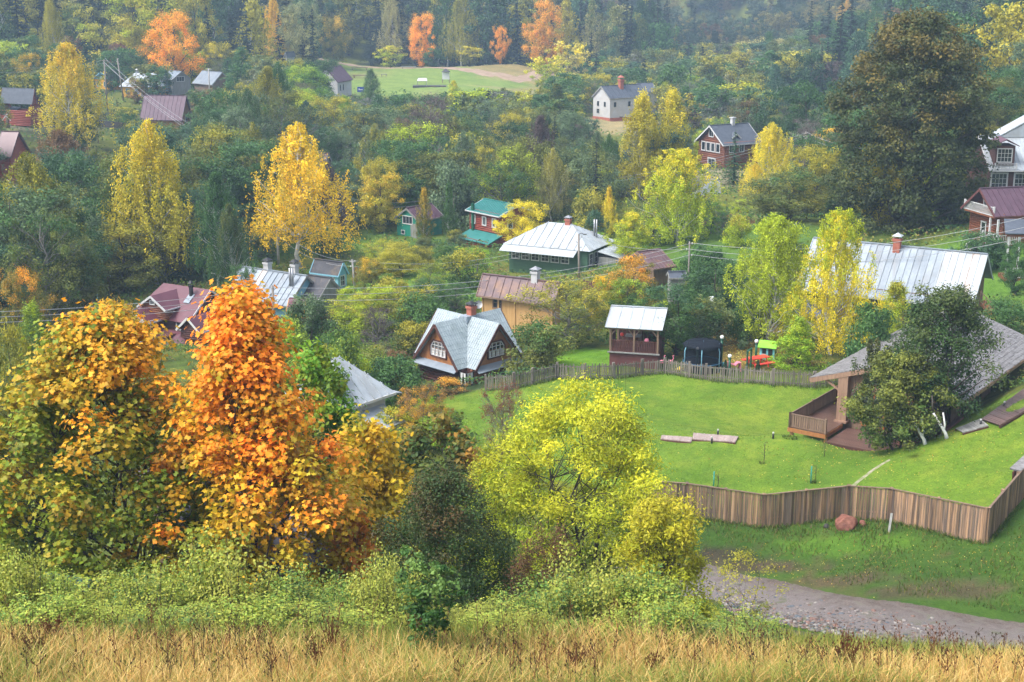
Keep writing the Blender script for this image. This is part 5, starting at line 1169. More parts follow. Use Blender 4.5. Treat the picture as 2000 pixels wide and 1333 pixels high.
for px, pz in ((638,628),(657,629),(679,630),(699,628),(684,643)):
    p = at(px, pz, ground(665, 650).y-.25); mb = MB(WHITE); mb.lathe([(.04, 0), (.16, .03), (.17, .05)], 14); o = mb.build('plate', None, tuple(p)); o.rotation_euler = (R(90), 0, 0)
    tag(o, f'white decorative plate on the maroon fence, {"below the row" if pz > 640 else {638:"first from the left",657:"second from the left",679:"third from the left",699:"rightmost of the row"}[px]}', 'plate')
fence('brown_sheet_fence', 'brown sheet metal fence right of the ochre house', [(1140,575),(1205,577)], .22, .0, 1.3, MARW, post=2.2)
fence('garden_fence', 'thin grey slat fence near the golden birch', [(470,508),(520,505)], .05, .1, 1., GREYW, True, post=2.)
sr = MB(SHING); a = ground(1975, 985); b = ground(2060, 905); zt_ = 1.75
sr = empty('shingled_gate_roof', tuple(a)); tag(sr, 'short dark gate shelter with grey shingle top at the right end of the plank fence', 'shelter')
d_ = (b-a); mb = MB(LOGD); mb.bar(Vector((0, 0, .2)), d_+Vector((0, 0, .2)), .12, .3); mb.bar(Vector((0, 0, .9)), d_+Vector((0, 0, .9)), .1, 1.5); mb.build('wall', sr)
mb = MB(SHING); mb.bar(Vector((0, -.1, zt_)), d_+Vector((0, -.1, zt_)), .55, .08); mb.build('roof', sr)
# boulders
def rock(px, py, s, lab, mat=ROCKM, seed=1, name='boulder', sq=.8):
    p = ground(px, py); bm = bmesh.new(); bmesh.ops.create_icosphere(bm, subdivisions=4, radius=1); r_ = np.random.default_rng(seed); D = [Vector(v).normalized() for v in r_.normal(size=(16, 3))]
    for v in bm.verts:
        n = v.co.normalized(); k = 1.
        for q, d in enumerate(D): k = min(k, (.62+.38*((q*37 % 11)/11))/max(n.dot(d), .01)) if n.dot(d) > .35 else k
        n2 = math.sin(n.x*9+seed)*math.sin(n.y*11)*math.sin(n.z*8)*.03; v.co = n*(k+n2)
        v.co.z *= sq
    me = bpy.data.meshes.new(name); bm.to_mesh(me); bm.free(); me.materials.append(mat); o = link(name, me, None, (p.x, p.y, p.z+s*.22)); o.scale = (s, s*.8, s); o.rotation_euler = (0, 0, seed); tag(o, lab, 'rock'); return o
rock(1650, 1030, .68, 'large red granite boulder leaning against the plank fence', seed=3, sq=.92)
rock(1684, 1026, .24, 'small reddish stone right of the large granite boulder', seed=5); rock(1615, 1030, .2, 'small dark stone left of the large granite boulder', worn('dark_stone', (.03,.03,.03), (.07,.065,.06), 3, bump=.6), 8)
p = ground(1736, 1040); mb = MB(GREYW); mb.bar((0, 0, 0), (.16, .3, .85), .11, .03); o = mb.build('loose_board', None, tuple(p)); tag(o, 'loose grey board propped against the plank fence right of the boulder', 'board')
# ---------------------------------------------------------------- garden stakes with saplings on the lawn
def staked(px, py, h, lab, teal=True):
    p = ground(px, py); e = empty('staked_sapling', (p.x, p.y, p.z-.05)); tag(e, lab, 'sapling')
    if teal: mb = MB(TEALP); mb.tube([(-.12, 0, 0), (-.12, 0, h)], .03, 6); mb.build('stake', e)
    mb = MB(BARK); mb.tube([(.1, 0, 0), (.13, .02, h*.5), (.12, 0, h*1.05)], [.022, .016, .008], 5)
    for k in range(9): z = h*random.uniform(.35, 1.); a = random.uniform(0, 6.28); mb.tube([(.12, 0, z), (.12+math.cos(a)*.22, math.sin(a)*.22, z+.2)], [.009, .004], 3)
    mb.build('stem', e)
    P_0 = rng.normal(size=(60, 3))*[.17, .17, h*.22]+[.12, 0, h*.75]; V, Fa = leaves(P_0, rng.normal(size=(60, 3))+[0, 0, .5], .07, LEAF5)
    o = link('leaves', np_mesh('leaves', V, [Fa], [LEAF], None, {'tint': rng.uniform(0, 1, 60), 'turn': rng.uniform(0, 1, 60)}), e); o.color = (.10, .15, .03, 1); o['turned_color'] = [.3, .25, .04]
staked(1398, 956, 1.05, 'young sapling tied to a teal stake on the lawn, left one'); staked(1588, 944, 1.0, 'young sapling tied to a teal stake on the lawn, right one')
staked(1488, 906, 1.25, 'bare young sapling on the lawn above the zigzag of the fence', False); staked(1606, 892, .9, 'tiny bare sapling on the lawn below the terrace', False)
# ---------------------------------------------------------------- playground
p = ground(1371, 722); zt_ = at(1371, 668, p.y).z-p.z
T_ = empty('trampoline', (p.x, p.y, p.z)); tag(T_, 'round trampoline with dark safety net and blue poles behind the picket fence', 'trampoline'); rT = 1.32
mb = MB(BLUEP); mb.lathe([(rT*.82, .62), (rT*.83, .66), (rT*1.02, .66), (rT*1.04, .58), (rT*.82, .60)], 32); mb.build('pad', T_)
mb = MB(BLACK); mb.lathe([(.01, .60), (rT*.82, .61)], 32); mb.build('jumping_mat', T_)
m_, nt_ = _new('safety_net'); T = NT(nt_); d = T.n('BsdfDiffuse'); d.inputs[0].default_value = (.018, .022, .03, 1); tr = T.n('BsdfTransparent'); mx = T.n('MixShader'); mx.inputs[0].default_value = .22; T.l(d.outputs[0], mx.inputs[1]); T.l(tr.outputs[0], mx.inputs[2]); o_ = T.n('OutputMaterial'); T.l(mx.outputs[0], o_.inputs[0])
mb = MB(m_); mb.lathe([(rT*.99, .0), (rT, .6), (rT*.98, zt_-.28), (rT*1.06, zt_-.2), (rT*.9, zt_-.02), (rT*.4, zt_+.06), (.02, zt_+.02)], 32); mb.build('net', T_)
for k in range(6):
    a = k*math.pi/3+.35; x, y = math.cos(a)*rT*1.04, math.sin(a)*rT*1.04; mb = MB(BLUEW); mb.tube([(x, y, 0), (x, y, zt_-.5), (x*.93, y*.93, zt_-.22)], .035, 6); mb.build('pole', T_)
for k in range(3):
    a = k*2.09+.3; mb = MB(BLACK); x, y = math.cos(a)*rT, math.sin(a)*rT; mb.tube([(x, y, .6), (x*1.02, y*1.02, 0), (x*.6+y*.5, y*.6-x*.5, 0), (x*.6+y*.5, y*.6-x*.5, .6)], .03, 5); mb.build('leg', T_)
def globe_lamp(px, pt, pb, lab, r_=.14):
    p = ground(px, pb); h = at(px, pt, p.y).z-p.z; e = empty('globe_lamp', (p.x, p.y, p.z-.05)); tag(e, lab, 'lamp post')
    mb = MB(GREENM); mb.tube([(0, 0, 0), (0, 0, h-r_*1.3)], [.09, .085], 8); mb.tube([(0, 0, h-r_*1.6), (0, 0, h-r_*1.3)], [.13, .12], 10); mb.build('post', e)
    mb = MB(GLOBE); n = 8; mb.lathe([(max(.004, r_*math.sin(i*math.pi/n)), h-r_*.4-r_*math.cos(i*math.pi/n)+0) for i in range(n+1)], 14); mb.build('globe', e)
globe_lamp(1408, 656, 716, 'green post with white globe lamp right behind the trampoline'); globe_lamp(1476, 664, 705, 'green post with white globe lamp beside the playhouse')
globe_lamp(1361, 678, 727, 'white globe lamp showing in front of the trampoline net', .11); globe_lamp(1424, 693, 735, 'white globe lamp above the dark cone bush')
sw = ground(1462, 728); e = empty('swing_frame', tuple(sw), R(25)); tag(e, 'dark green square swing frame behind the picket fence', 'swing frame')
hS = at(1462, 684, sw.y).z-sw.z
for s, nm in ((-.35, 'post'), (.35, 'post')): mb = MB(GREENM); mb.bar((s, s*.8, -.05), (s, s*.8, hS), .09, .09, up=(0, 1, 0)); mb.build(nm, e)
mb = MB(GREENM); mb.bar((-.4, -.32, hS), (.4, .32, hS), .1, .1); mb.build('crossbar', e)
p = ground(1500, 700); e = empty('playhouse', (p.x, p.y, p.z-.02), R(-22)); tag(e, 'plastic playhouse with lime green roof and cyan walls', 'playhouse'); k = .95
mb = MB(CYAN); mb.box(-.55*k, -.45*k, 0, .55*k, -.38*k, 1.0*k); mb.box(-.55*k, -.38*k, 0, -.48*k, .45*k, 1.0*k); mb.build('front_wall', e); mb = MB(YELP); mb.box(.48*k, -.38*k, 0, .55*k, .45*k, 1.0*k); mb.box(-.48*k, .38*k, 0, .48*k, .45*k, 1.*k); mb.build('side_wall', e)
mb = MB(GREENP); mb.slab([(-.66, -.62, .92), (.66, -.62, .92), (.66, 0, 1.32), (-.66, 0, 1.32)], .05); mb.slab([(-.66, 0, 1.32), (.66, 0, 1.32), (.66, .62, .92), (-.66, .62, .92)], .05); mb.build('roof', e)
mb = MB(BLACK); mb.box(-.35, -.47, .45, -.08, -.43, .8); mb.box(.08, -.47, .05, .38, -.43, .8); mb.box(.52, -.2, .45, .56, .2, .75); mb.build('opening', e)
mb = MB(WHITE); mb.box(-.4, -.49, .4, -.03, -.46, .44); mb.build('sill', e)
p = ground(1480, 716); e = empty('picnic_table', (p.x, p.y, p.z-.02), R(28)); tag(e, 'red picnic table with two benches beside the playhouse', 'picnic table')
for k in range(4): mb = MB(RED); mb.box(-.8, -.36+k*.185, .66, .8, -.36+k*.185+.17, .70); mb.build('table_board', e)
for s in (-1, 1): mb = MB(RED); mb.box(-.8, s*.75-.15, .38, .8, s*.75+.15, .43); mb.build('bench', e)
for s in (-.55, .55): mb = MB(RED); mb.bar((s, -.8, .36), (s, .8, .36), .07, .07); mb.bar((s, -.5, 0), (s, -.2, .66), .07, .07); mb.bar((s, .5, 0), (s, .2, .66), .07, .07); mb.build('leg', e)
def pink_toy(px, py, s, lab, nm='garden_flamingo'):
    p = ground(px, py); e = empty(nm, (p.x, p.y, p.z+.0), R(20)); tag(e, lab, 'garden figure')
    mb = MB(PINK); mb.lathe([(.01, .42*s), (.13*s, .46*s), (.18*s, .55*s), (.13*s, .66*s), (.01, .70*s)], 10); mb.build('body', e)
    mb = MB(PINK); mb.tube([(.12*s, 0, .62*s), (.24*s, 0, .78*s), (.18*s, 0, .95*s), (.28*s, 0, 1.0*s)], [.05*s, .035*s, .03*s, .035*s], 6); mb.build('neck', e); mb = MB(BLACK); mb.tube([(-.03, 0, 0), (-.03, 0, .45*s)], .015, 4); mb.tube([(.04, 0, 0), (.04, 0, .45*s)], .015, 4); mb.build('legs', e)
pink_toy(1292, 722, 1.0, 'pink and white garden flamingo by the tree, left of the pair'); pink_toy(1309, 722, 1.0, 'pink garden flamingo by the tree, right of the pair')
p = ground(1434, 726); e = empty('toy_slide', tuple(p), R(8)); tag(e, 'small pink wavy toy slide behind the picket fence', 'toy slide')
mb = MB(PINK); pr_ = [(-.45, .72), (-.25, .62), (0, .5), (.2, .68), (.42, .66)]
for (a, za), (b, zb) in zip(pr_[:-1], pr_[1:]): mb.slab([(a, -.22, za), (b, -.22, zb), (b, .22, zb), (a, .22, za)], .05)
mb.build('chute', e); mb = MB(PINK)
for a in (-.4, .38): mb.box(a-.04, -.2, 0, a+.04, .2, .66)
mb.build('support', e)
p = ground(1414, 720); mb = MB(CYAN); mb.lathe([(.01, .0), (.16, .02), (.18, .35), (.10, .45), (.01, .47)], 10); o = mb.build('blue_barrel', None, tuple(p)); tag(o, 'small pale blue barrel between trampoline and cone bush', 'barrel')
p = ground(1328, 724); mb = MB(YELP); mb.lathe([(.01, 0), (.2, .03), (.22, .16), (.1, .26), (.01, .28)], 10); mb.tube([(-.3, 0, .1), (.3, 0, .1)], .06, 6, YELP); o = mb.build('yellow_toy', None, tuple(p)); tag(o, 'small yellow toy standing behind the picket fence below the trampoline', 'toy')
for px, py, h, lab in ((1416, 732, 1.05, 'dark green cone shaped bush right of the trampoline'), (1480, 730, .95, 'dark green cone shaped bush right of the swing frame')):
    p = ground(px, py); P_0 = rng.uniform(0, 1, (1500, 2)); r_ = .30*h*(1-P_0[:, 0])*rng.uniform(.75, 1.05, 1500)+.02; a = P_0[:, 1]*6.283
    Q = np.c_[np.cos(a)*r_, np.sin(a)*r_, P_0[:, 0]*h]; V, Fa = leaves(Q, Q*[1, 1, .2]+rng.normal(size=(1500, 3))*.3, .06, DIAM)
    e = empty('cone_bush', (p.x, p.y, p.z)); tag(e, lab, 'bush'); o = link('foliage', np_mesh('foliage', V, [Fa], [LEAF], None, {'tint': rng.uniform(0, 1, 1500), 'turn': np.zeros(1500)}), e); o.color = (.03, .07, .02, 1); o['turned_color'] = [.03, .07, .02]
    mb = MB(BARK); mb.tube([(0, 0, -.1), (0, 0, h*.4)], .03, 5); mb.build('stem', e)
# ---------------------------------------------------------------- playing field furniture
def fieldp(px, py): return ground(px, py, 250)
p = fieldp(871, 163); h = 3.6; e = empty('notice_board', tuple(p)); tag(e, 'white notice board with small dark roof standing on the playing field', 'notice board')
for s in (-.9, .9): mb = MB(BOARDB); mb.bar((s, 0, -.2), (s, 0, h*.5), .2, .2, up=(0, 1, 0)); mb.build('leg', e)
mb = MB(WHITE); mb.box(-.95, -.15, h*.28, .95, .15, h*.82); mb.build('board', e); mb = MB(DARKR); mb.slab([(-1.2, -.6, h*.82), (1.2, -.6, h*.82), (.15, 0, h*1.05), (-.15, 0, h*1.05)], .06); mb.slab([(1.2, .6, h*.82), (-1.2, .6, h*.82), (-.15, 0, h*1.05), (.15, 0, h*1.05)], .06); mb.build('roof', e)
p = fieldp(840, 170); e = empty('stage_platform', tuple(p)); tag(e, 'low dark platform with a small pale canopy on the playing field', 'platform')
mb = MB(DARKR); mb.box(-4.2, -1.3, -.2, 4.0, 1.3, .35); mb.build('deck', e); mb = MB(PLASTER); mb.slab([(-3.2, -.8, 1.5), (-.6, -.8, 1.5), (-.9, .6, 2.1), (-2.9, .6, 2.1)], .08); mb.build('canopy', e)
for a in (-3, -.8): mb = MB(STEEL); mb.bar((a, -.6, .3), (a, -.6, 1.5), .12, .12, up=(0, 1, 0)); mb.build('post', e)
for i, (px, py, w__, lab) in enumerate(((705,152,4.5,'dark picnic bench on the playing field near the white house'),(702,137,5,'long low bench at the far left edge of the playing field'),(798,135,4.5,'low pale bench by the track at the far side of the playing field'),(750,150,1.6,'small pale bench in the middle of the playing field'))):
    p = fieldp(px, py); e = empty('field_bench', tuple(p), R(4)); tag(e, lab, 'bench'); m_ = BOARDB if i < 2 else GREYW
    mb = MB(m_); mb.box(-w__/2, -.4, .55, w__/2, .4, .7); mb.build('seat', e)
    for a in (-w__*.4, w__*.4): mb = MB(m_); mb.box(a-.1, -.35, -.1, a+.1, .35, .55); mb.build('leg', e)
p = fieldp(705, 188); e = empty('blue_sign', tuple(p)); tag(e, 'blue sign with a white arrow like mark at the corner of the playing field', 'sign')
mb = MB(BLUES); mb.box(-.8, -.05, .9, .8, .05, 2.1); mb.build('panel', e); mb = MB(WHITE); mb.box(-.5, -.08, 1.38, .5, -.055, 1.55); mb.box(-.5, -.08, 1.55, -.25, -.055, 1.75); mb.build('mark', e)
for s in (-.7, .7): mb = MB(STEEL); mb.bar((s, 0, -.1), (s, 0, .9), .08, .08, up=(0, 1, 0)); mb.build('leg', e)
# ---------------------------------------------------------------- poles, street lamp and wires
def pole(px, top, base, lab, mat=POLEW, r_=.12, arm=0, lean=0., lamp=False, Y=None):
    p = ground(px, base) if Y is None else Vector((at(px, top, Y).x, Y, gz(at(px, top, Y).x, Y))); q = at(px+lean, top, p.y); h = q.z-p.z; e = empty('utility_pole', (p.x, p.y, p.z-.1)); tag(e, lab, 'pole')
    mb = MB(mat); mb.tube([(0, 0, -.2), (q.x-p.x, 0, h)], [r_, r_*.75], 8); mb.build('shaft', e)
    T0 = Vector((q.x-p.x, 0, h)); res = []
    for k in range(3):
        s = -1 if k % 2 else 1; z = h-.25-.5*k; f = z/h
        mb = MB(WHITE); cxp = T0.x*f+s*(.22); mb.tube([(cxp, 0, z), (cxp, 0, z+.16)], [.06, .04], 6); mb.build('insulator', e)
        mb = MB(BLACK); mb.tube([(T0.x*f, 0, z-.03), (cxp, 0, z)], .02, 4); mb.build('hook', e); res.append(Vector((p.x+cxp, p.y, p.z-.1+z+.12)))
    if arm: mb = MB(mat); mb.bar((T0.x-arm, 0, h-.2), (T0.x+arm, 0, h-.2), .1, .1); mb.build('crossarm', e)
    if lamp: mb = MB(BLACK); mb.tube([T0, T0+Vector((.25, -.1, .12)), T0+Vector((.5, -.2, .05))], .03, 5); mb.build('lamp_arm', e); mb = MB(STEEL); mb.box(T0.x+.4, -.3, T0.z-.02, T0.x+.75, -.1, T0.z+.1); mb.build('lamp_head', e)
    return res
def wire(a, b, sag, lab, r_=.022):
    a, b = Vector(a), Vector(b); n = 18; P = [a.lerp(b, i/n)-Vector((0, 0, 4*sag*(i/n)*(1-i/n))) for i in range(n+1)]
    O = a.copy(); mb = MB(WIRE); mb.tube([p-O for p in P], r_, 4, cap=False, smooth=False); o = mb.build('power_line', None, tuple(O)); tag(o, lab, 'power line')
pA = pole(538, 556, 668, 'weathered grey wooden pole standing in front of the maroon fence', lean=-6)
pB = pole(1347, 470, 530, 'thin wooden pole left of the dark green tree', r_=.09, Y=118)
pC = pole(541, 444, 530, 'pale concrete pole behind the pale blue house', CONC, .16, Y=148)
pD = pole(693, 505, 575, 'pale pole right of the blue cottage', GREYW, .13, .3, lean=-5, Y=128)
pE = pole(1133, 456, 548, 'pole with a street lamp in front of the hip roofed green house', POLEW, .12, lamp=True, lean=-3, Y=128)
pF = pole(1574, 256, 318, 'dark wooden pole beside the dead pine', POLEW, .16, .6, Y=193)
pG = pole(886, 376, 440, 'grey pole behind the teal roofed log house', POLEW, .12, .5, Y=172)
pH = pole(203, 116, 190, 'tall wooden pole left of the yellow house', POLEW, .16, .7, Y=275)
pI = pole(236, 113, 168, 'leaning wooden pole in front of the crimson tree', POLEW, .16, lean=-7, Y=290)
pJ = pole(407, 133, 180, 'white pole in front of the metal roofed shed', CONC, .16, .7, Y=300)
pK = pole(209, 515, 600, 'dark pole with pale insulators in the left wood', BOARDB, .12, Y=135)
pL = pole(932, 500, 560, 'thin grey pole left of the hip roofed green house', GREYW, .08, Y=134)
for k in range(3):
    wn = ('upper', 'middle', 'lower')[k]
    wire(at(-160, 612+10*k, 100), pA[k], .5, f'{wn} of three power lines running from the left edge to the grey wooden pole')
    wire(pA[k], pB[k], 1.3, f'{wn} of three power lines crossing above the chalet')
    wire(pB[k], at(2180, 372+22*k, 104), 2.0, f'{wn} of three power lines crossing in front of the long metal roof')
    wire(pH[k]+Vector((0, 0, .4)), at(505, 318+8*k, 196), 1.5, f'{wn} of three power lines descending from the upper left poles to the golden birch')
for k in range(2):
    wn = ('upper', 'lower')[k]
    wire(pG[k], pF[k], 1.6, f'{wn} power line between the teal roofed house and the dead pine'); wire(at(640, 378+10*k, 168), pG[k], 1.1, f'{wn} power line left of the grey pole behind the teal roof')
    wire(pF[k], at(1720, 292+7*k, 170), .6, f'{wn} power line right of the dark wooden pole'); wire(at(-60, 130+10*k, 262), pH[k], .8, f'{wn} thin power line at the upper left edge')
    wire(pC[k], pD[k], .9, f'{wn} thin line from the pale concrete pole to the pole by the blue cottage', .014); wire(pD[k], pE[k], 1.2, f'{wn} thin line from the blue cottage to the street lamp pole', .014)
wire(pE[0], pB[1], .5, 'thin line from the street lamp pole to the thin wooden pole', .014); wire(pK[0], pC[0], 1., 'thin line through the left wood', .014)
p = at(1387, 652, 103); z0 = gz(p.x, 103); h = at(1387, 580, 103).z-z0; e = empty('street_lamp', (p.x, 103, z0)); tag(e, 'black street lamp with square white head behind the playground', 'street lamp')
mb = MB(BLACK); mb.tube([(0, 0, 0), (0, 0, h-.25)], [.08, .05], 8); mb.build('post', e); mb = MB(GLOBE); mb.box(-.13, -.13, h-.32, .17, .1, h); mb.build('lamp_head', e)
# ---------------------------------------------------------------- trees one by one
ND = dict(fullbirch='birch_tree', round='broadleaf_tree', loose='broadleaf_tree', birch='birch_tree', youngbirch='young_birch', bare='bare_tree', bush='bush', conebush='larch', spruce='spruce_tree', fround='broadleaf_tree', fbirch='birch_tree', fspruce='spruce_tree')
def P_(kind, px, top, wpx, col, turned, label, Y=None, base=None, cat=None, name=None, **k):
    return plant(kind, px, top, Y, wpx, col, turned, label, name or ND[kind], cat or ('bush' if 'bush' in kind else 'tree'), base=base, **k)
# middle distance birches
P_('birch', 580, 238, 178, (.76,.54,.025), (.76,.54,.025), 'big golden birch with drooping foliage and white trunk, behind the long metal roofed house', base=528, var=0)
P_('birch', 286, 232, 165, (.46,.42,.03), (.74,.56,.03), 'tall birch with golden top and white trunk, standing behind the maroon roofed cottage', base=556, var=1)
P_('birch', 130, 82, 125, (.58,.46,.03), (.74,.50,.03), 'broad golden birch beside the dark red log house at upper left', Y=225, var=2)
P_('birch', 52, 296, 170, 'oliveyel', 'olive', 'olive yellow birch with pale trunk leaning at the left edge of the photo', base=606, var=3)
P_('birch', 168, 385, 150, 'olive', 'olive', 'dull olive birch between the two yellow birches in the dark left wood', Y=150, var=0)
P_('birch', 1080, 288, 62, 'pale', 'oliveyel', 'slim pale yellow birch above the yellow round bush near the hip roofed house', Y=172, var=1)
P_('fullbirch', 1327, 290, 140, 'ylgreen', 'yellow', 'bright yellow green birch rising above the brown shed', Y=142, var=2)
P_('birch', 1508, 238, 82, 'yellow', 'yellow', 'bright yellow birch left of the dead pine trunk', Y=188, var=3)
P_('birch', 1476, 318, 46, 'yellow', 'golden', 'small yellow birch leaning against the larger yellow birch', Y=180, var=0)
P_('fullbirch', 1643, 408, 140, 'yellow', 'ylgreen', 'weeping yellow birch in front of the long metal roof', Y=98, var=1)
P_('fullbirch', 1524, 418, 150, 'ylgreen', 'ylgreen', 'yellow green birch left of the long metal roof, above the playhouse', base=672, var=3)
P_('youngbirch', 1255, 190, 66, 'oliveyel', 'yellow', 'tall sparse yellow birch, left one of the pair right of the white farmhouse', Y=186, var=0)
P_('youngbirch', 1314, 188, 66, 'oliveyel', 'yellow', 'tall sparse yellow birch, right one of the pair right of the white farmhouse', Y=188, var=1)
P_('youngbirch', 1190, 371, 24, 'yellow', 'golden', 'narrow yellow birch behind the chimney of the hip roofed house', Y=158)
P_('youngbirch', 1235, 420, 70, 'ylgreen', 'yellow', 'small yellow green birch right of the hip roofed house', Y=138)
P_('youngbirch', 877, 363, 26, 'green', 'green', 'slender green tree between the green dacha and the teal roofed house', Y=164)
P_('youngbirch', 828, 374, 28, 'olive', 'golden', 'slender olive tree in front of the green dacha roof', Y=160)
P_('youngbirch', 672, 190, 36, 'brightgreen', 'ylgreen', 'slim light green tree below the white house on the field', Y=255)
P_('youngbirch', 724, 140, 34, 'green', 'greyg', 'slim grey green poplar at the near edge of the playing field', Y=300)
P_('youngbirch', 886, 160, 22, 'ylgreen', 'yellow', 'small yellow sapling beside the notice board on the field', Y=318)
# round crowns
P_('round', 741, 344, 80, 'oliveyel', 'golden', 'round amber tree left of the green dacha', Y=168)
P_('round', 1018, 392, 74, 'yellow', 'yellow', 'round bright yellow tree right of the teal roofed log house', Y=152)
P_('round', 724, 504, 56, 'olive', 'golden', 'small round olive bush tree right of the blue house', Y=126)
P_('round', 1540, 335, 150, 'olive', 'midgreen', 'wide olive tree left of the giant dark linden', Y=150)
P_('round', 1326, 553, 118, 'green', 'bluegreen', 'blue green tree leaning over the right end of the gazebo roof', Y=98.5)
P_('round', 1397, 512, 128, 'dkgreen', 'midgreen', 'dark green tree behind the street lamp of the playground', Y=107)
P_('loose', 1110, 548, 150, 'olive', 'oliveyel', 'loose olive apple tree in front of the ochre house', Y=104)
P_('round', 1238, 500, 96, 'olive', 'orange', 'yellow and rusty tree in front of the brown shed', Y=113)
P_('round', 1228, 545, 90, 'green', 'ylgreen', 'green garden tree behind the gazebo roof', Y=106)
P_('round', 335, 27, 86, 'orange', 'orange', 'bright orange maple above the metal roofed yellow house', Y=320)
P_('round', 30, 528, 82, 'olive', 'orange', 'orange topped maple at the left edge of the photo', Y=108)
P_('round', 12, 648, 110, 'olive', 'oliveyel', 'olive bush crown at the left edge above the maples', Y=66)
P_('round', 1805, 30, 300, (.060,.058,.020), (.20,.125,.025), 'giant dark linden with bronze top, tallest tree on the right', Y=140, name='linden_tree', zb=-27.5, var=0) if False else None
P_('round', 910, 281, 56, 'brightgreen', 'ylgreen', 'lime green tree in the grey wood above the green dacha', Y=225)
P_('round', 596, 128, 92, 'brightgreen', 'ylgreen', 'light green tree left of the purple roofed house on the field', Y=280)
P_('round', 590, 172, 70, 'lime', 'ylgreen', 'lime tinted tree below the light green tree on the upper left', Y=262)
P_('round', 615, 118, 72, 'dkgreen', 'midgreen', 'dark green tree partly hiding the purple roofed house on the field', Y=300)
P_('round', 230, 86, 42, 'mauve', 'red', 'dark crimson tree behind the blue and yellow house', Y=335)
P_('round', 426, 84, 60, 'olive', 'yellow', 'yellow topped tree behind the metal roofed shed', Y=330)
P_('round', 58, 104, 50, 'olive', 'golden', 'yellow brown tree left of the broad golden birch', Y=275)
P_('round', 650, 34, 48, 'olive', 'golden', 'round tree with yellow tips at the forest edge left of the dark spruce', Y=405)
P_('round', 588, 2, 66, 'pale', 'greyg', 'pale olive tree at the forest edge', Y=385)
P_('round', 254, -12, 120, 'oliveyel', 'ylgreen', 'wide yellow green tree at the top left of the photo', Y=345)
P_('round', 375, -18, 90, 'oliveyel', 'olive', 'yellow olive tree behind the bright orange maple', Y=350)
P_('birch', 96, -12, 50, 'oliveyel', 'oliveyel', 'slim yellow olive birch with white foot at the top left corner', Y=335)
P_('birch', 532, -8, 52, 'golden', 'golden', 'golden aspen at the top of the photo above the tiny grey shed', Y=388)
P_('birch', 769, -14, 60, 'pale', 'pale', 'pale straw coloured birch right of the dark spruce at the forest edge', Y=440)
P_('spruce', 722, 26, 44, 'spruce', None, 'dark spruce at the forest edge behind the playing field', Y=432)
P_('round', 822, 29, 46, 'orange', 'orange', 'narrow flaming orange tree at the forest edge, left one', Y=428, var=1)
P_('round', 1064, 0, 58, 'amber', 'orange', 'tall orange maple at the forest edge above the field track', Y=425, var=2)
P_('round', 976, 52, 26, 'orange', 'orange', 'slim small orange tree at the forest edge, between the two bigger orange ones', Y=432)
P_('birch', 900, -14, 62, 'oliveyel', 'olive', 'olive yellow birch at the forest edge, right of the left orange tree', Y=440)
P_('fround', 762, 90, 46, 'ylgreen', 'yellow', 'low yellow green tree at the foot of the pale birch', Y=428)
P_('fround', 846, 93, 44, 'midgreen', 'green', 'low dark green tree right of the narrow orange tree', Y=426)
P_('fround', 917, 92, 42, 'olive', 'yellow', 'low tree with yellow tips below the olive birch', Y=428)
P_('fround', 1112, 82, 64, 'pale', 'yellow', 'pale yellow round tree at the bend of the field track', Y=385)
P_('fround', 1070, 110, 60, 'ylgreen', 'yellow', 'low yellow bushy tree right beside the field track', Y=372)
P_('birch', 1655, -3, 46, 'pale', 'amber', 'pale orange birch in the far mist', Y=480)
P_('fround', 1440, 116, 42, 'brown', 'red', 'rusty red tree in the misty wood', Y=395)
P_('spruce', 1606, 88, 40, 'spruce', None, 'dark pointed spruce, left one of the pair left of the giant linden', Y=320)
P_('spruce', 1627, 93, 26, 'spruce', None, 'dark pointed spruce, right and thinner one of the pair left of the giant linden', Y=324)
P_('spruce', 1437, 252, 62, 'dkgreen', None, 'dark fir in front of the log house with the slate roof', Y=196)
P_('spruce', 190, 572, 40, 'bspruce', None, 'small blue spruce left of the maroon roofed cottage', Y=107)
P_('spruce', 323, 132, 44, 'bspruce', None, 'dark blue conifer beside the metal roofed yellow house', Y=290)
P_('round', 1575, 160, 110, 'dkgreen', 'midgreen', 'flat topped dark pine above the dead trunk', Y=212)
P_('round', 1626, 248, 52, 'golden', 'golden', 'golden tree beside the small purple roof', Y=195)
P_('round', 1462, 196, 60, 'dkgreen', 'brown', 'dark round tree behind the log house with the slate roof', Y=235)
P_('birch', 115, 252, 140, 'brown', 'brown', 'brown rusty tree below the broad golden birch', Y=172)
P_('bare', 842, 186, 110, 'mauve', 'mauve', 'tall almost bare mauve tree in the grey valley wood, right one', Y=205)
P_('bare', 790, 232, 80, 'mauve', 'brown', 'tall almost bare mauve tree in the grey valley wood, left one', Y=202)
P_('bare', 1585, 232, 90, 'grey', 'mauve', 'dead pine with bare side branches right of the yellow birch', Y=200)
P_('bush', 1422, 420, 90, 'brown', 'brown', 'rusty red sumac bush between the birches', Y=150)
P_('bush', 1163, 412, 40, 'bluegreen', None, 'blue green bush behind the hip roofed house', Y=152)
P_('conebush', 1562, 622, 98, 'lime', 'ylgreen', 'bright lime green larch behind the picket fence', base=717, rz=.3)
P_('bush', 1053, 634, 112, 'olive', 'green', 'round olive bush between the chalet and the gazebo', Y=96)
P_('bush', 1170, 545, 60, 'oliveyel', 'golden', 'yellow garden bush right of the ochre house', Y=112)
P_('loose', 1385, 405, 55, 'olive', 'midgreen', 'olive tree behind the rusty sumac', Y=168)
P_('round', 380, 350, 120, 'greyg', 'midgreen', 'grey green tree between the two big birches', Y=168)
P_('round', 440, 318, 70, 'olive', 'golden', 'small tree with yellow tips left of the golden birch', Y=190)
P_('round', 235, 440, 150, 'olive', 'oliveyel', 'dark olive tree in front of the tall birch', Y=136)
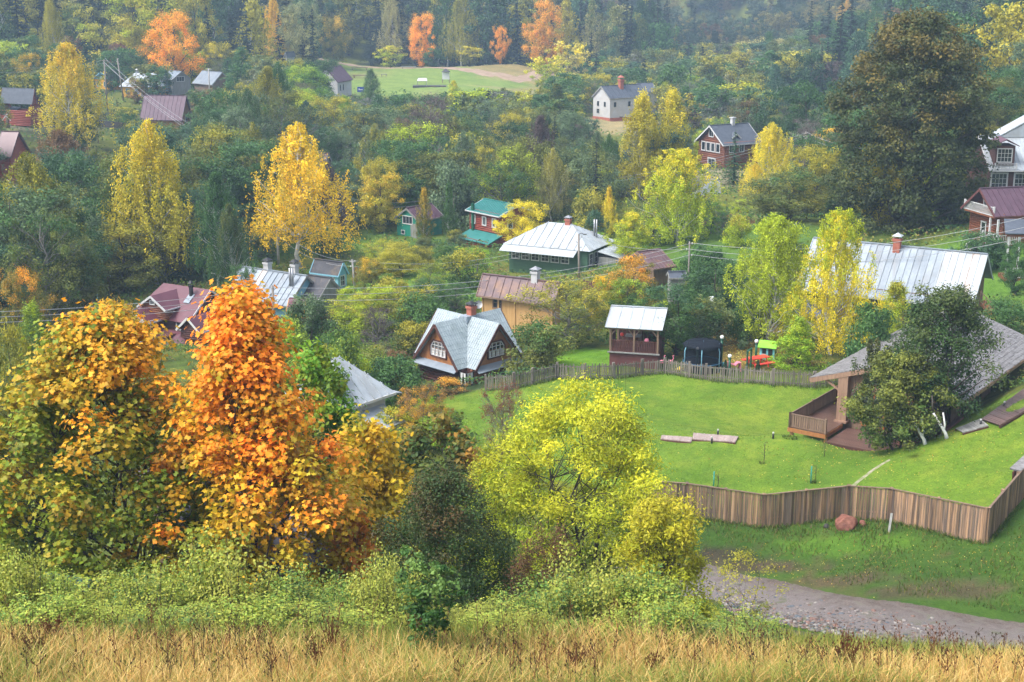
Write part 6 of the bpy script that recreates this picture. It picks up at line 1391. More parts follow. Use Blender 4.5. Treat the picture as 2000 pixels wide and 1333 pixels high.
P_('round', 100, 440, 150, 'olive', 'dkgreen', 'dark olive tree in front of the olive yellow birch', Y=140)
P_('round', 350, 445, 90, 'dkgreen', 'olive', 'dark tree right of the birch trunk', Y=150)
P_('round', 425, 395, 110, 'dkgreen', 'greyg', 'dark green tree below the grey green one', Y=158)
P_('loose', 470, 515, 60, 'green', 'midgreen', 'dark apple tree beside the left end of the long metal roof', Y=118)
P_('bush', 222, 590, 80, 'brown', 'golden', 'rusty brown bush left of the maroon roofed cottage', Y=101)
P_('youngbirch', 60, 600, 70, 'green', 'ylgreen', 'young green tree at the left above the orange maples', Y=88)
P_('loose', 700, 575, 110, 'ylgreen', 'oliveyel', 'yellow green apple tree right of the leaning pole', Y=112)
P_('loose', 800, 560, 110, 'olive', 'oliveyel', 'olive apple tree left of the chalet roof', Y=112)
P_('bare', 735, 600, 70, 'mauve', 'mauve', 'bare dark plum tree left of the chalet', Y=104)
P_('bush', 600, 580, 90, 'green', 'greyg', 'grey green bush in front of the maroon fence', Y=106)
P_('bush', 668, 650, 90, 'ylgreen', 'green', 'pale yellow green bush above the lower metal roof', Y=88)
P_('bush', 770, 700, 110, 'green', 'midgreen', 'green bush below the chalet gable', Y=88)
P_('bush', 876, 738, 56, 'brown', 'amber', 'rusty bush at the porch of the chalet', Y=90.5)
P_('bush', 560, 625, 90, 'green', 'ylgreen', 'green bush behind the leaning pole', Y=98)
P_('loose', 825, 752, 80, 'amber', 'brown', 'rusty rowan with bare twigs below the chalet', Y=78, cat='tree', name='rowan_tree')
P_('bare', 985, 748, 90, 'brown', 'red', 'thin reddish rowan sapling before the lawn', Y=72, name='rowan_tree')
P_('bush', 1705, 598, 100, 'midgreen', 'green', 'green bush between the weeping birch and the lodge roof', Y=92)
P_('youngbirch', 1752, 560, 80, 'ylgreen', 'oliveyel', 'yellow green tree in front of the long metal roof', Y=96)
P_('bush', 1555, 480, 60, 'olive', 'green', 'olive bush left of the metal roof gable', Y=118)
P_('bush', 1950, 480, 70, 'midgreen', 'dkgreen', 'dark bush below the white railing of the purple roofed log house', Y=121)
P_('bush', 1920, 455, 90, 'bluegreen', 'midgreen', 'blue green shrub under the purple roofed log house', Y=122)
P_('bush', 1970, 590, 100, 'green', 'midgreen', 'green bush behind the shingled roof', Y=98)
P_('round', 1990, 470, 60, 'midgreen', None, 'dark green young tree at the right edge by the white porch', Y=112)
for i, (px, top, wp, c, lab) in enumerate(((640, 720, 100, 'midgreen', 'left'),)):
    P_('bush', px, top, wp, c, 'green', 'dark green bush left of the white walled house with the grey hip roof', Y=78)

# ---- the giant linden, apple trees by the lodge, near trees: meshes of their own
def own(label, px, top, Y, wpx, col, turned, tpl, name, cat='tree', rz=0., zb=None):
    if Y is not None:
        p = at(px, top, Y); hh = p.z-(gz(p.x, p.y) if zb is None else zb); ww = wpx/F*(p.y*CT-p.z*ST)*WK['_own']; sx, sz = ww/tpl.W, hh/tpl.H
        k = tpl.F.shape[1]; V = tpl.V.reshape(-1, k, 3); c = V.mean(1, keepdims=True); tpl.V = (c*np.array([sx, sx, sz])+(V-c)).reshape(-1, 3)
        tpl.mb.v = [(a*sx, b*sx, d*sz) for a, b, d in tpl.mb.v]; tpl.W = ww; tpl.H = hh; print(name, round(sx, 2), round(sz, 2))
    finish_tpl(tpl); TP['_own'] = [tpl]; return plant('_own', px, top, Y, wpx, col, turned, label, name, cat, rz=rz, zb=zb)
own('giant dark linden with bronze top, tallest tree on the right', 1800, 30, 140, 262, (.062,.086,.024), (.17,.125,.025),
    tree_tpl('linden', 22, 15, lambda h: np.interp(h, [0,.08,.25,.5,.75,.9,1],[.7,.85,.95,1,.88,.58,.2]), 430, 70000, 1.0, .32, 201, h0=.02, lobe=.55, nlimb=50, hollow=.5, turn_h=.78, flat=.6, trunk_r=.6, turn_amt=1.2), 'linden_tree')
own('dark green apple tree in front of the shingled lodge, larger right crown', 1848, 566, 75.5, 205, (.045,.095,.024), (.09,.115,.03),
    tree_tpl('apple', 8, 6, lambda h: np.interp(h, [0,.2,.4,.7,1],[.1,.5,1,.85,.3]), 190, 26000, .5, .14, 202, h0=.28, nlimb=90, twigs=3, hollow=.35, shape=LEAF5, multi=3, trunk_r=.2, bark=BARK), 'apple_tree')
own('green apple tree with low hanging crown hiding the lodge wall', 1768, 694, 73.5, 150, (.07,.13,.026), (.17,.19,.03),
    tree_tpl('apple', 6.5, 6, lambda h: np.interp(h, [0,.1,.4,.7,1],[.75,.9,1,.85,.3]), 150, 22000, .48, .14, 203, h0=.08, nlimb=70, twigs=3, hollow=.4, shape=LEAF5, multi=2, trunk_r=.12, turn_h=.0, turn_amt=.3), 'apple_tree')
own('sparse apple branches reaching left over the shingle roof', 1712, 668, 78, 70, (.06,.09,.03), (.12,.13,.04),
    tree_tpl('apple', 6.5, 6, e_up, 60, 6000, .5, .14, 204, h0=.3, nlimb=40, twigs=3, hollow=.3, shape=LEAF5, trunk_r=.12), 'apple_tree')
# orange maples of the foreground
mk = lambda sd, W, H, n, env, turn_h, ta: tree_tpl('maple', H, W, env, 340, n, .48, .16, sd, shape=MAPL, h0=.06, lobe=.55, nlimb=150, twigs=3, hollow=.35, flat=.6, up=1.1, turn_h=turn_h, turn_amt=ta, trunk_r=.13, multi=4)
own('orange and green maple, left one of the two big foreground maples', 182, 612, 42, 530, (.17,.23,.018), (.84,.38,.022),
    mk(211, 8, 9, 43000, lambda h: np.interp(h, [0,.2,.45,.7,.9,1],[1.05,1.1,1,.78,.42,.12]), .66, .5), 'maple_tree', rz=.5)
own('tall flaming orange maple with dark trunks, right one of the two big foreground maples', 470, 568, 40.5, 390, (.44,.36,.02), (.88,.29,.022),
    mk(212, 6, 9, 38000, lambda h: np.interp(h, [0,.2,.45,.7,.9,1],[1.1,1.12,.95,.56,.26,.06]), .42, .9), 'maple_tree', rz=2.)
own('bright green maple right behind the orange maple', 592, 682, 53, 175, (.11,.25,.018), (.28,.32,.02),
    tree_tpl('maple', 9, 6, e_oval, 120, 17000, .6, .2, 213, shape=LEAF5, h0=.1, nlimb=60, hollow=.5, flat=.6, turn_h=.6, turn_amt=.3), 'maple_tree')
own('thin yellow maple left of the round dark bush', 715, 822, 46, 190, (.36,.33,.02), (.60,.38,.02),
    tree_tpl('maple', 8, 6, e_up, 110, 11000, .55, .2, 214, shape=LEAF5, h0=.1, nlimb=80, hollow=.3, flat=.6, turn_h=.3, multi=2), 'maple_tree')
own('dark green maple with orange tips behind the round dark bush', 862, 832, 51, 185, (.06,.11,.022), (.30,.16,.02),
    tree_tpl('maple', 8, 6, e_round, 110, 13000, .55, .2, 215, shape=LEAF5, h0=.1, nlimb=50, hollow=.5, turn_h=.75), 'maple_tree')
own('orange twigged small maple beneath the thin yellow maple', 690, 1000, 41, 110, (.40,.25,.02), (.65,.24,.03),
    tree_tpl('maple', 5, 4, e_up, 50, 3500, .45, .2, 216, shape=LEAF5, h0=.1, nlimb=40, hollow=.3, turn_h=.3), 'maple_tree')
own('round dark bush with tiny leaves in the middle foreground', 865, 922, 37, 245, (.042,.088,.022), (.11,.07,.025),
    tree_tpl('hawthorn', 4.2, 3.6, lambda h: np.interp(h, [0,.3,.6,.85,1],[.9,1,.95,.66,.2]), 300, 56000, .30, .07, 217, lobe=.4, h0=.03, nlimb=120, twigs=3, hollow=.4, multi=4, trunk_r=.06, turn_h=.7), 'bush', 'bush')
bx = lambda sd, W, H, n, env, nc=200: tree_tpl('box_elder', H, W, env, nc, n, .42, .135, sd, shape=LANCE, lobe=.7, h0=.06, nlimb=120, twigs=2, hollow=.5, flat=.5, up=.8, turn_h=.45, multi=4, trunk_r=.12)
own('large yellow green box elder in the middle foreground, left of the plank fence', 1135, 768, 44, 425, (.22,.31,.018), (.56,.54,.03),
    bx(221, 7, 7.5, 72000, lambda h: np.interp(h, [0,.2,.5,.8,1],[1.05,1.1,1,.72,.35]), 340), 'box_elder_tree', rz=1.)
own('lower yellow green box elder hanging over the start of the dirt road', 1292, 985, 39, 180, (.30,.32,.018), (.54,.46,.03),
    bx(222, 3.5, 4.5, 26000, e_bush, 110), 'box_elder_tree')
own('yellow green box elder crown touching the dark green maple', 985, 850, 46.5, 165, (.19,.26,.016), (.40,.40,.02),
    bx(223, 4, 6, 20000, e_round, 90), 'box_elder_tree')
own('rusty brown twiggy bush right of the round dark bush', 1068, 1032, 35.5, 140, (.085,.05,.022), (.15,.08,.03),
    tree_tpl('bush', 2.6, 2.4, e_bush, 80, 12000, .25, .06, 224, h0=.03, nlimb=80, twigs=4, multi=4, trunk_r=.04), 'bush', 'bush')
own('thin yellow green sapling in front of the dirt road', 1448, 1075, 33, 150, (.26,.27,.03), (.40,.36,.04),
    tree_tpl('sapling', 2.8, 2.2, e_up, 46, 2400, .2, .075, 225, h0=.1, nlimb=46, twigs=4, multi=3, trunk_r=.02, shape=LANCE), 'sapling')
own('green alder sapling standing alone in the dry meadow', 832, 1090, 24.6, 128, (.045,.125,.025), (.16,.26,.06),
    tree_tpl('alder', 1.9, 1.25, lambda h: np.interp(h, [0,.2,.5,.8,1],[.35,.6,.85,1,.75]), 80, 3600, .09, .075, 226, h0=.08, nlimb=60, twigs=2, multi=4, trunk_r=.018, shape=LEAF5, hollow=.25, turn_h=.6), 'alder_sapling', 'sapling')
own('dark green bush under the left maple', 60, 985, 43, 200, (.035,.07,.02), (.05,.09,.02),
    tree_tpl('bush', 3.4, 4, e_bush, 90, 11000, .5, .13, 227, h0=.03, nlimb=40, shape=LEAF5), 'bush', 'bush')
own('tiny green conifer in the dry meadow strip left of the middle', 178, 1150, 33, 150, (.055,.13,.02), (.09,.17,.03),
    tree_tpl('bush', 2.4, 2.4, e_bush, 60, 5000, .3, .09, 228, h0=.03, nlimb=40, shape=LEAF5), 'bush', 'bush') if False else None
# ---------------------------------------------------------------- wood filling the valley, tree by tree
PROT = [(478,238,682,530,148),(200,232,372,540,138),(62,82,198,300,222),(1225,190,1350,400,184),(1272,290,1388,480,140),(1468,238,1550,400,186),(1052,290,1110,425,170),(700,345,780,450,166),(978,393,1058,440,150),(1660,30,1960,420,138),(800,30,845,110,424),(1036,0,1092,90,421),(742,0,796,90,436),(1590,90,1640,160,316),(300,28,375,105,316),(870,0,930,90,436),(1080,82,1145,150,381),(1470,335,1610,430,148),(965,52,990,105,428),(0,165,80,250,245),(0,250,55,350,190),(170,135,245,192,300),(228,138,372,195,285),(370,135,436,182,300),(270,182,370,245,255),(630,128,705,192,325),(548,98,585,122,375),
        (1150,160,1288,236,285),(1347,236,1470,345,216),(1370,345,1410,395,190),(1915,240,2005,370,145),(1868,360,2005,505,118),(1565,462,1945,620,104),(903,386,1012,470,165),
        (772,395,855,465,166),(974,425,1195,535,141),(1200,483,1325,560,120),(928,533,1095,640,116),(270,535,500,670,114),(434,515,655,612,124),(600,505,695,562,128),(812,592,1012,765,98),
        (640,695,788,850,70),(1178,594,1300,720,92),(1330,650,1520,750,88),(1530,600,2005,880,68),(690,128,1060,178,345),(640,120,1130,140,400),(1185,215,1240,262,255),(940,725,1600,760,88)]
def blocked(px, top, bot, w_, Y):
    for (a, b, c, d, Yh) in PROT:
        if Y < Yh+3 and px+w_*.5 > a+6 and px-w_*.5 < c-6 and bot > b and top < d-8: return True
    return False
def in_zone(x, y):
    A = (np.array([x]), np.array([y])); return inside(LAWN_P, *A)[0] or inside(FIELD_P, *A)[0] or (47 < y < 66 and x > 4)

LM = [(1215,195,'the white farmhouse'),(1405,285,'the slate roofed log house'),(660,158,'the purple roofed house on the field'),(320,212,'the wide purple roof'),(270,160,'the metal roofed yellow house'),
      (402,155,'the metal roofed shed'),(35,205,'the dark red log house'),(955,425,'the teal roofed log house'),(812,428,'the green dacha'),(1085,475,'the hip roofed green house'),(1010,585,'the ochre house'),
      (520,565,'the long metal roofed house'),(380,600,'the maroon roofed cottage'),(1750,530,'the long metal roof'),(1240,650,'the gazebo'),(912,680,'the chalet'),(1806,230,'the giant linden'),
      (580,380,'the big golden birch'),(290,390,'the golden topped birch'),(130,190,'the broad golden birch'),(870,150,'the playing field'),(1940,420,'the purple roofed log house'),(1960,300,'the white roofed manor'),
      (1508,310,'the bright yellow birch'),(1327,390,'the yellow green birch'),(1080,130,'the field track'),(822,70,'the narrow orange tree'),(335,65,'the bright orange maple'),(1607,120,'the pair of dark spruces'),(1260,300,'the tall sparse birches')]
COLN = dict(golden='golden', yellow='yellow', ylgreen='yellow green', lime='lime green', olive='olive', green='green', dkgreen='dark green', bluegreen='blue green', orange='orange', brown='brown', red='crimson', greyg='grey green',
            mauve='mauve grey', pale='pale straw', oliveyel='olive yellow', spruce='dark', bspruce='bluish', midgreen='deep green', brightgreen='bright green', amber='amber', grey='grey')
KN = dict(round='broadleaf tree', fround='broadleaf tree', loose='loose apple tree', birch='birch', fbirch='birch', youngbirch='slender birch', bush='bush', spruce='spruce', fspruce='spruce', bare='half bare tree', conebush='larch')
def auto_label(kind, col, px, py, w_):
    l = min(LM, key=lambda a: (a[0]-px)**2+((a[1]-py)*1.4)**2); dx, dy = px-l[0], py-l[1]
    s = 'left of' if dx < -abs(dy) else 'right of' if dx > abs(dy) else ('above' if dy < 0 else 'below')
    far = math.hypot(dx, dy); d = 'close ' if far < 55 else '' if far < 130 else 'well '
    sz = 'small ' if w_ < 28 else 'large ' if w_ > 70 else ''
    return f'{sz}{COLN[col]} {KN[kind]} standing {d}{s} {l[2]}'
SEEN = {}
def NAMEK(kind, tg):
    if kind in ('fround', 'round'): return {'mi': 'willow_tree', 'm2': 'alder_tree', 'm': 'alder_tree', 'ul': 'garden_tree', 'fe': 'linden_tree', 'rh': 'linden_tree', 'fl': 'linden_tree'}.get(tg, 'broadleaf_tree')  # all one broadleaf kind; the names only tell regions apart, not species
    return ND[kind]
placed = []
def scatter(n, region, kinds, cols, hrange, wr, sp, tag_, tries=14, noprot=False, top_cap=None):
    """region: (px0,px1,Y0,Y1) or function; kinds / cols: weighted lists"""
    cnt = 0
    for _ in range(n*tries):
        if cnt >= n: break
        px = random.uniform(region[0], region[1]); Y = math.sqrt(random.uniform(region[2]**2, region[3]**2))
        if len(region) > 4 and not region[4](px, Y): continue
        x = (px-1000)/F*Y*1.0
        if in_zone(x, Y): continue
        z = gz(x, Y); kind, col = random.choices(kinds[0], kinds[1])[0], random.choices(cols[0], cols[1])[0]
        if 'spruce' in kind: col = 'spruce'
        hh = random.uniform(*hrange)*(1.25 if kind in ('birch', 'fbirch', 'spruce', 'fspruce') else 1.); ww = hh*random.uniform(*wr)*(.6 if kind in ('birch', 'fbirch', 'spruce', 'fspruce', 'youngbirch') else 1)
        qx, top = proj((x, Y, z+hh)); bx_, bot = proj((x, Y, z)); wpx = ww*F/(Y*1.05)
        if not noprot and blocked(qx, top, bot, wpx, Y): continue
        if any((x-a)**2+(Y-b)**2 < (sp*(ww+c)/2)**2 for a, b, c in placed[-900:]): continue
        if any((x-a)**2+(Y-b)**2 < (rad+ww*.3)**2 for a, b, rad in HOUSE_XY): continue
        placed.append((x, Y, ww)); cnt += 1
        lab = auto_label(kind, col, qx, (top+bot)/2, wpx)
        tc = random.choice([col, col, 'olive', 'oliveyel', 'midgreen'] if 'spruce' not in kind else [col])
        e = plant(kind, qx, top, Y, wpx, col, tc, lab, NAMEK(kind, tag_), 'bush' if kind == 'bush' else 'tree', zb=z)
        SEEN.setdefault(lab, []).append(e)
    return cnt
near_pal = (['olive','midgreen','green','greyg','dkgreen','oliveyel','ylgreen','brown','bluegreen','yellow'], [14,18,20,12,10,7,8,2,8,2])
grey_pal = (['greyg','midgreen','bluegreen','dkgreen','mauve','olive','green','grey','ylgreen','oliveyel'], [20,18,16,8,6,7,18,6,7,4])
gard_pal = (['green','ylgreen','olive','midgreen','oliveyel','brown','greyg','lime'], [24,18,8,14,5,2,10,9])
left_pal = (['dkgreen','olive','midgreen','greyg','bluegreen','oliveyel','brown'], [18,20,18,14,10,9,3])
print('gardens', scatter(70, (480, 1560, 100, 160), (['bush','loose','round'], [5,4,2]), gard_pal, (1.8, 4.2), (.9, 1.3), .62, 'g'))
print('gardens near', scatter(30, (520, 960, 74, 100), (['bush','loose'], [6,2]), gard_pal, (1.3, 3.0), (.9, 1.4), .7, 'g'))
print('left wood', scatter(110, (-120, 560, 112, 235), (['round','loose','birch'], [8,3,2]), left_pal, (7, 13), (.6, .85), .52, 'l'))
print('mid', scatter(125, (440, 1420, 158, 240), (['round','loose','bush','birch','bare','spruce'], [9,4,2,1.2,1.5,.4]), grey_pal, (5, 10.5), (.65, .95), .55, 'm'))
print('mid2', scatter(190, (430, 1480, 235, 345), (['fround','fbirch','bare','fspruce'], [12,1.5,.5,.4]), grey_pal, (4.5, 9.5), (.7, 1.0), .55, 'm2'))
print('right near', scatter(40, (1440, 2060, 128, 235), (['round','loose','spruce','birch'], [9,3,2,1]), near_pal, (5, 11), (.65, .95), .55, 'r'))
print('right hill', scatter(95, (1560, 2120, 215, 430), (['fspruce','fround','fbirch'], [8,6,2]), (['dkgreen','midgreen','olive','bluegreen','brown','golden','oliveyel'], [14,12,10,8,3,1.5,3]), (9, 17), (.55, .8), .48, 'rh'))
print('upper left', scatter(120, (-120, 640, 235, 345), (['fround','fbirch','fspruce'], [12,1.2,.8]), (['midgreen','olive','green','bluegreen','dkgreen','oliveyel','brown','ylgreen'], [14,12,10,14,8,4,3,3]), (4.5, 9), (.7, 1.), .5, 'ul'))
print('forest left', scatter(190, (-150, 700, 345, 520), (['fspruce','fround','fbirch'], [9,6,3]), (['dkgreen','midgreen','olive','oliveyel','bluegreen','mauve','pale','golden'], [12,10,10,7,8,5,3,1]), (13, 20), (.5, .75), .45, 'fl'))
print('forest edge', scatter(170, (620, 1300, 436, 540), (['fspruce','fround','fbirch'], [12,4,4]), (['dkgreen','midgreen','olive','oliveyel','bluegreen','pale','mauve'], [12,8,8,5,8,4,3]), (15, 23), (.45, .65), .42, 'fe'))
print('misty', scatter(150, (1120, 1760, 300, 470), (['fround','fbirch','fspruce'], [14,1.5,.7]), (['greyg','bluegreen','midgreen','green','grey','pale','mauve'], [16,14,12,8,5,4,3]), (7, 12), (.75, 1.05), .5, 'mi'))
ORD = ['leftmost', 'second from left', 'third from left', 'fourth from left', 'fifth from left', 'sixth from left', 'seventh from left', 'eighth from left']
def settle():
    for lab, es in SEEN.items():
        es.sort(key=lambda e: e.location.x/max(e.location.y, 1)); n = len(es)
        short = lab.replace(' standing', '') if len(lab.split()) > 11 else lab
        for i, e in enumerate(es):
            if 1 < n <= 8:
                l_ = f"{short}, {('left one' if i == 0 else 'right one') if n == 2 else ('rightmost' if i == n-1 else ORD[i])}"
                e['label'] = l_ if len(l_.split()) <= 16 else ' '.join(l_.split()[-16:])
            else: e['label'] = short
            if n > 1: e['group'] = 'alike: '+lab
# the far forest as one mass
def far_forest():
    rg = np.random.default_rng(99)
    pts = {k: [] for k in ('fround', 'fbirch', 'fspruce')}
    n = 5600; Y = np.sqrt(rg.uniform(470**2, 1150**2, n)); px = rg.uniform(-250, 2250, n); x = (px-1000)/F*Y
    z = gz_arr(x, Y); k = rg.choice(3, n, p=[.46, .08, .46]); right = (px > 1150) & (px < 1700) & (Y < 760); k[right & (rg.uniform(size=n) < .8)] = 0
    keep = (Y > 540) | right | (px < -100) | (px > 1700)
    me = bpy.data.meshes.new('distant_forest'); P = np.c_[x, Y, z-.3][keep]; me.vertices.add(len(P)); me.vertices.foreach_set('co', P.astype(np.float32).ravel())
    a = me.attributes.new('species', 'INT', 'POINT'); a.data.foreach_set('value', k[keep].astype(np.int32))
    a = me.attributes.new('grow', 'FLOAT', 'POINT'); a.data.foreach_set('value', rg.uniform(.7, 1.15, keep.sum()).astype(np.float32))
    a = me.attributes.new('spin', 'FLOAT', 'POINT'); a.data.foreach_set('value', rg.uniform(0, 6.28, keep.sum()).astype(np.float32))
    o = link('distant_forest', me); tag(o, 'misty forest covering the hillside beyond the valley', 'forest', kind='stuff')
    m, nt_ = _new('far_foliage'); T = NT(nt_)
    oi = T.n('ObjectInfo'); at1 = T.n('Attribute', attribute_name='tint')
    c = ramp(T, oi.outputs['Random'], [(0., (.022,.042,.024)), (.3, (.035,.065,.03)), (.55, (.07,.11,.055)), (.8, (.12,.13,.04)), (.93, (.25,.2,.05)), (1., (.10,.06,.04))])
    mr = T.n('MapRange'); mr.inputs[3].default_value = .6; mr.inputs[4].default_value = 1.25; T.l(at1.outputs['Fac'], mr.inputs[0])
    hv = T.n('HueSaturation'); T.l(mr.outputs[0], hv.inputs['Value']); T.l(c, hv.inputs['Color']); finish(T, hv.outputs[0], .8, .1)
    ng = bpy.data.node_groups.new('grow_forest', 'GeometryNodeTree')
    ng.interface.new_socket('Geometry', in_out='INPUT', socket_type='NodeSocketGeometry'); ng.interface.new_socket('Geometry', in_out='OUTPUT', socket_type='NodeSocketGeometry')
    N = ng.nodes.new; L = ng.links.new
    gi, go, jn = N('NodeGroupInput'), N('NodeGroupOutput'), N('GeometryNodeJoinGeometry')
    na = N('GeometryNodeInputNamedAttribute'); na.data_type = 'INT'; na.inputs[0].default_value = 'species'
    ng_ = N('GeometryNodeInputNamedAttribute'); ng_.data_type = 'FLOAT'; ng_.inputs[0].default_value = 'grow'
    ns = N('GeometryNodeInputNamedAttribute'); ns.data_type = 'FLOAT'; ns.inputs[0].default_value = 'spin'
    cx = N('ShaderNodeCombineXYZ'); L(ns.outputs[0], cx.inputs[2])
    for i, kn in enumerate(('fround', 'fbirch', 'fspruce')):
        src = next((q for q in bpy.data.objects if q.type == 'MESH' and q.data == TP[kn][0].me), None)
        if src is None: continue
        cmp_ = N('FunctionNodeCompare'); cmp_.data_type = 'INT'; cmp_.operation = 'EQUAL'
        L(na.outputs[0], cmp_.inputs[2]); cmp_.inputs[3].default_value = i
        ob = N('GeometryNodeObjectInfo'); ob.inputs[0].default_value = src; ob.transform_space = 'ORIGINAL'
        tr = N('GeometryNodeSetMaterial'); tr.inputs['Material'].default_value = m; L(ob.outputs['Geometry'], tr.inputs[0])
        ip = N('GeometryNodeInstanceOnPoints'); L(gi.outputs[0], ip.inputs['Points']); L(cmp_.outputs[0], ip.inputs['Selection']); L(tr.outputs[0], ip.inputs['Instance'])
        sm = N('ShaderNodeMath'); sm.operation = 'MULTIPLY'; sm.inputs[1].default_value = 1.0; L(ng_.outputs[0], sm.inputs[0])
        L(sm.outputs[0], ip.inputs['Scale']); L(cx.outputs[0], ip.inputs['Rotation']); L(ip.outputs[0], jn.inputs[0])
    L(jn.outputs[0], go.inputs[0])
    md = o.modifiers.new('grow', 'NODES'); md.node_group = ng
far_forest()
print('objects', len(bpy.data.objects))
print([tuple(round(v) for v in a) for a in HOUSE_XY if a[2] > 7])
# ---------------------------------------------------------------- dry meadow in the foreground
def bandrand(n, y0, y1, rg, wob=.0):
    y = rg.uniform(y0, y1, n); x = rg.uniform(-.40, .40, n)*(y+1); return x, y
def blades(name, x, y, h, wd, bend, colf, rg, mat, nseg=3, lab=None, cat=None, zoff=-.03):
    n = len(x); z = gz_arr(x, y)+zoff; a = rg.uniform(0, 6.283, n); fa = rg.uniform(0, 6.283, n)
    d = np.c_[np.cos(a), np.sin(a)]; s = np.c_[np.cos(fa), np.sin(fa)]
    V = np.empty((n, nseg*2+1, 3)); bb = bend*h
    for i in range(nseg+1):
        t = i/nseg; cx_ = x+d[:, 0]*bb*t*t; cy_ = y+d[:, 1]*bb*t*t; cz = z+h*t*(1-.25*bend*t)
        w_ = wd*(1-t)**.6
        if i < nseg: V[:, 2*i] = np.c_[cx_-s[:, 0]*w_, cy_-s[:, 1]*w_, cz]; V[:, 2*i+1] = np.c_[cx_+s[:, 0]*w_, cy_+s[:, 1]*w_, cz]
        else: V[:, 2*i] = np.c_[cx_, cy_, cz]
    k = nseg*2+1; b = (np.arange(n)*k)[:, None]
    Q = np.concatenate([b+np.array([[2*i, 2*i+1, 2*i+3, 2*i+2]]) for i in range(nseg-1)]); Tt = b+np.array([[2*nseg-2, 2*nseg-1, 2*nseg]])
    c = colf; cc = np.repeat(c, k, 0)
    me = np_mesh(name, V.reshape(-1, 3), [Q, Tt], [mat], None, {'blade': np.c_[cc, np.ones(len(cc))]}); o = link(name, me); tag(o, lab, cat, kind='stuff'); return o
m, nt_ = _new('grass_blades'); T = NT(nt_); av = T.n('Attribute', attribute_name='blade'); d = T.n('BsdfPrincipled'); T.l(av.outputs['Color'], d.inputs['Base Color']); d.inputs['Roughness'].default_value = .7; d.inputs['Specular IOR Level'].default_value = .15
tr = T.n('BsdfTranslucent'); T.l(av.outputs['Color'], tr.inputs['Color']); mx = T.n('MixShader'); mx.inputs[0].default_value = .3; T.l(d.outputs[0], mx.inputs[1]); T.l(tr.outputs[0], mx.inputs[2]); o = T.n('OutputMaterial'); T.l(mx.outputs[0], o.inputs[0]); GB = m
rg = np.random.default_rng(5)
def pal(n, cols, rg, p=None, j=.18):
    i = rg.choice(len(cols), n, p=p); c = np.array(cols)[i]; return c*(1+rg.uniform(-j, j, (n, 1)))
N = 50000
x, y = bandrand(N, 20.2, 27.2, rg); kk = y < 25.4+.8*vnoise(x, y*0, .9, 77); x, y = x[kk], y[kk]; N = len(x); q = vnoise(x, y, 1.1, 21); q2 = vnoise(x, y, .5, 22)
keep = (q+rg.normal(size=N)*.4 > -.75); x, y, q, q2 = x[keep], y[keep], q[keep], q2[keep]; n = len(x)
c = pal(n, [(.62,.42,.14), (.56,.35,.11), (.68,.50,.20), (.48,.26,.07), (.36,.34,.07)], rg, [.3, .24, .26, .12, .08])
gmask = (q2+rg.normal(size=n)*.35 > .16); c[gmask] = pal(gmask.sum(), [(.22,.26,.05), (.30,.30,.06), (.14,.20,.04)], rg)
blades('dry_grass', x, y, rg.uniform(.22, .62, n)*(1+.45*q), rg.uniform(.005, .011, n), rg.uniform(.3, 1.1, n), c, rg, GB, 3, 'straw coloured dry meadow grass along the bottom of the photo', 'grass')
# dark seeded weed stalks
def weeds(name, n, y0, y1, h0, h1, col, lab, seed, heads=True):
    rg = np.random.default_rng(seed); x, y = bandrand(n, y0, y1, rg); k = vnoise(x, y, .9, seed+1)+rg.normal(size=n)*.25 > .0; x, y = x[k], y[k]; z = gz_arr(x, y)
    mb = MB(col)
    for a, b, c_ in zip(x, y, z):
        h = rg.uniform(h0, h1); t = rg.normal(size=2)*.10*h; P0 = Vector((a, b, c_-.03)); P1 = P0+Vector((t[0], t[1], h)); mb.tube([P0, (P0+P1)/2+Vector((t[1]*.15, 0, 0)), P1], [.009, .006, .003], 3, cap=False, smooth=False)
        for j in range(rg.integers(3, 8)):
            f = rg.uniform(.45, 1.); B = P0.lerp(P1, f); aa = rg.uniform(0, 6.28); E = B+Vector((math.cos(aa)*.09, math.sin(aa)*.09, .12*rg.uniform(.4, 1.2))); mb.tube([B, E], [.004, .003], 3, cap=False, smooth=False)
            if heads: s = rg.uniform(.010, .022); mb.tube([E-Vector((0, 0, s)), E, E+Vector((0, 0, s*1.6))], [.002, s*.8, .002], 4, cap=False)
    o = mb.build(name); tag(o, lab, 'weeds', kind='stuff')
WEED = worn('dry_weed', (.09,.035,.018), (.17,.075,.035), 6, .9, .1); WEED2 = worn('dry_weed_dark', (.035,.025,.015), (.08,.05,.03), 6, .9, .1)
weeds('dry_weeds', 420, 20.5, 26.5, .5, 1.0, WEED, 'reddish brown dry weed stalks standing in the meadow', 31)
weeds('seeded_weeds', 360, 20.5, 26.5, .45, .85, WEED2, 'dark seed headed stalks scattered in the meadow', 33)
def dock(px, py, h, lab, n=14, sp=.28):
    p = ground(px, py); e = empty('dock_plant', (p.x, p.y, p.z-.03)); tag(e, lab, 'weed'); mb = MB(WEED)
    for i in range(n):
        a = random.uniform(0, 6.28); r_ = sp*random.uniform(.2, 1); hh = h*random.uniform(.6, 1); P1 = Vector((math.cos(a)*r_, math.sin(a)*r_*.6, hh)); mb.tube([(0, 0, 0), P1*.5+Vector((0, 0, .04)), P1], [.012, .009, .004], 4, cap=False)
        for j in range(16): B = P1*random.uniform(.35, 1.); s = .02*random.uniform(.6, 1.3); q_ = B+Vector((random.gauss(0, .03), random.gauss(0, .03), random.gauss(0, .02))); mb.tube([q_-Vector((0, 0, s)), q_, q_+Vector((0, 0, s))], [.003, s*.7, .003], 4, cap=False)
    mb.build('stalks', e)
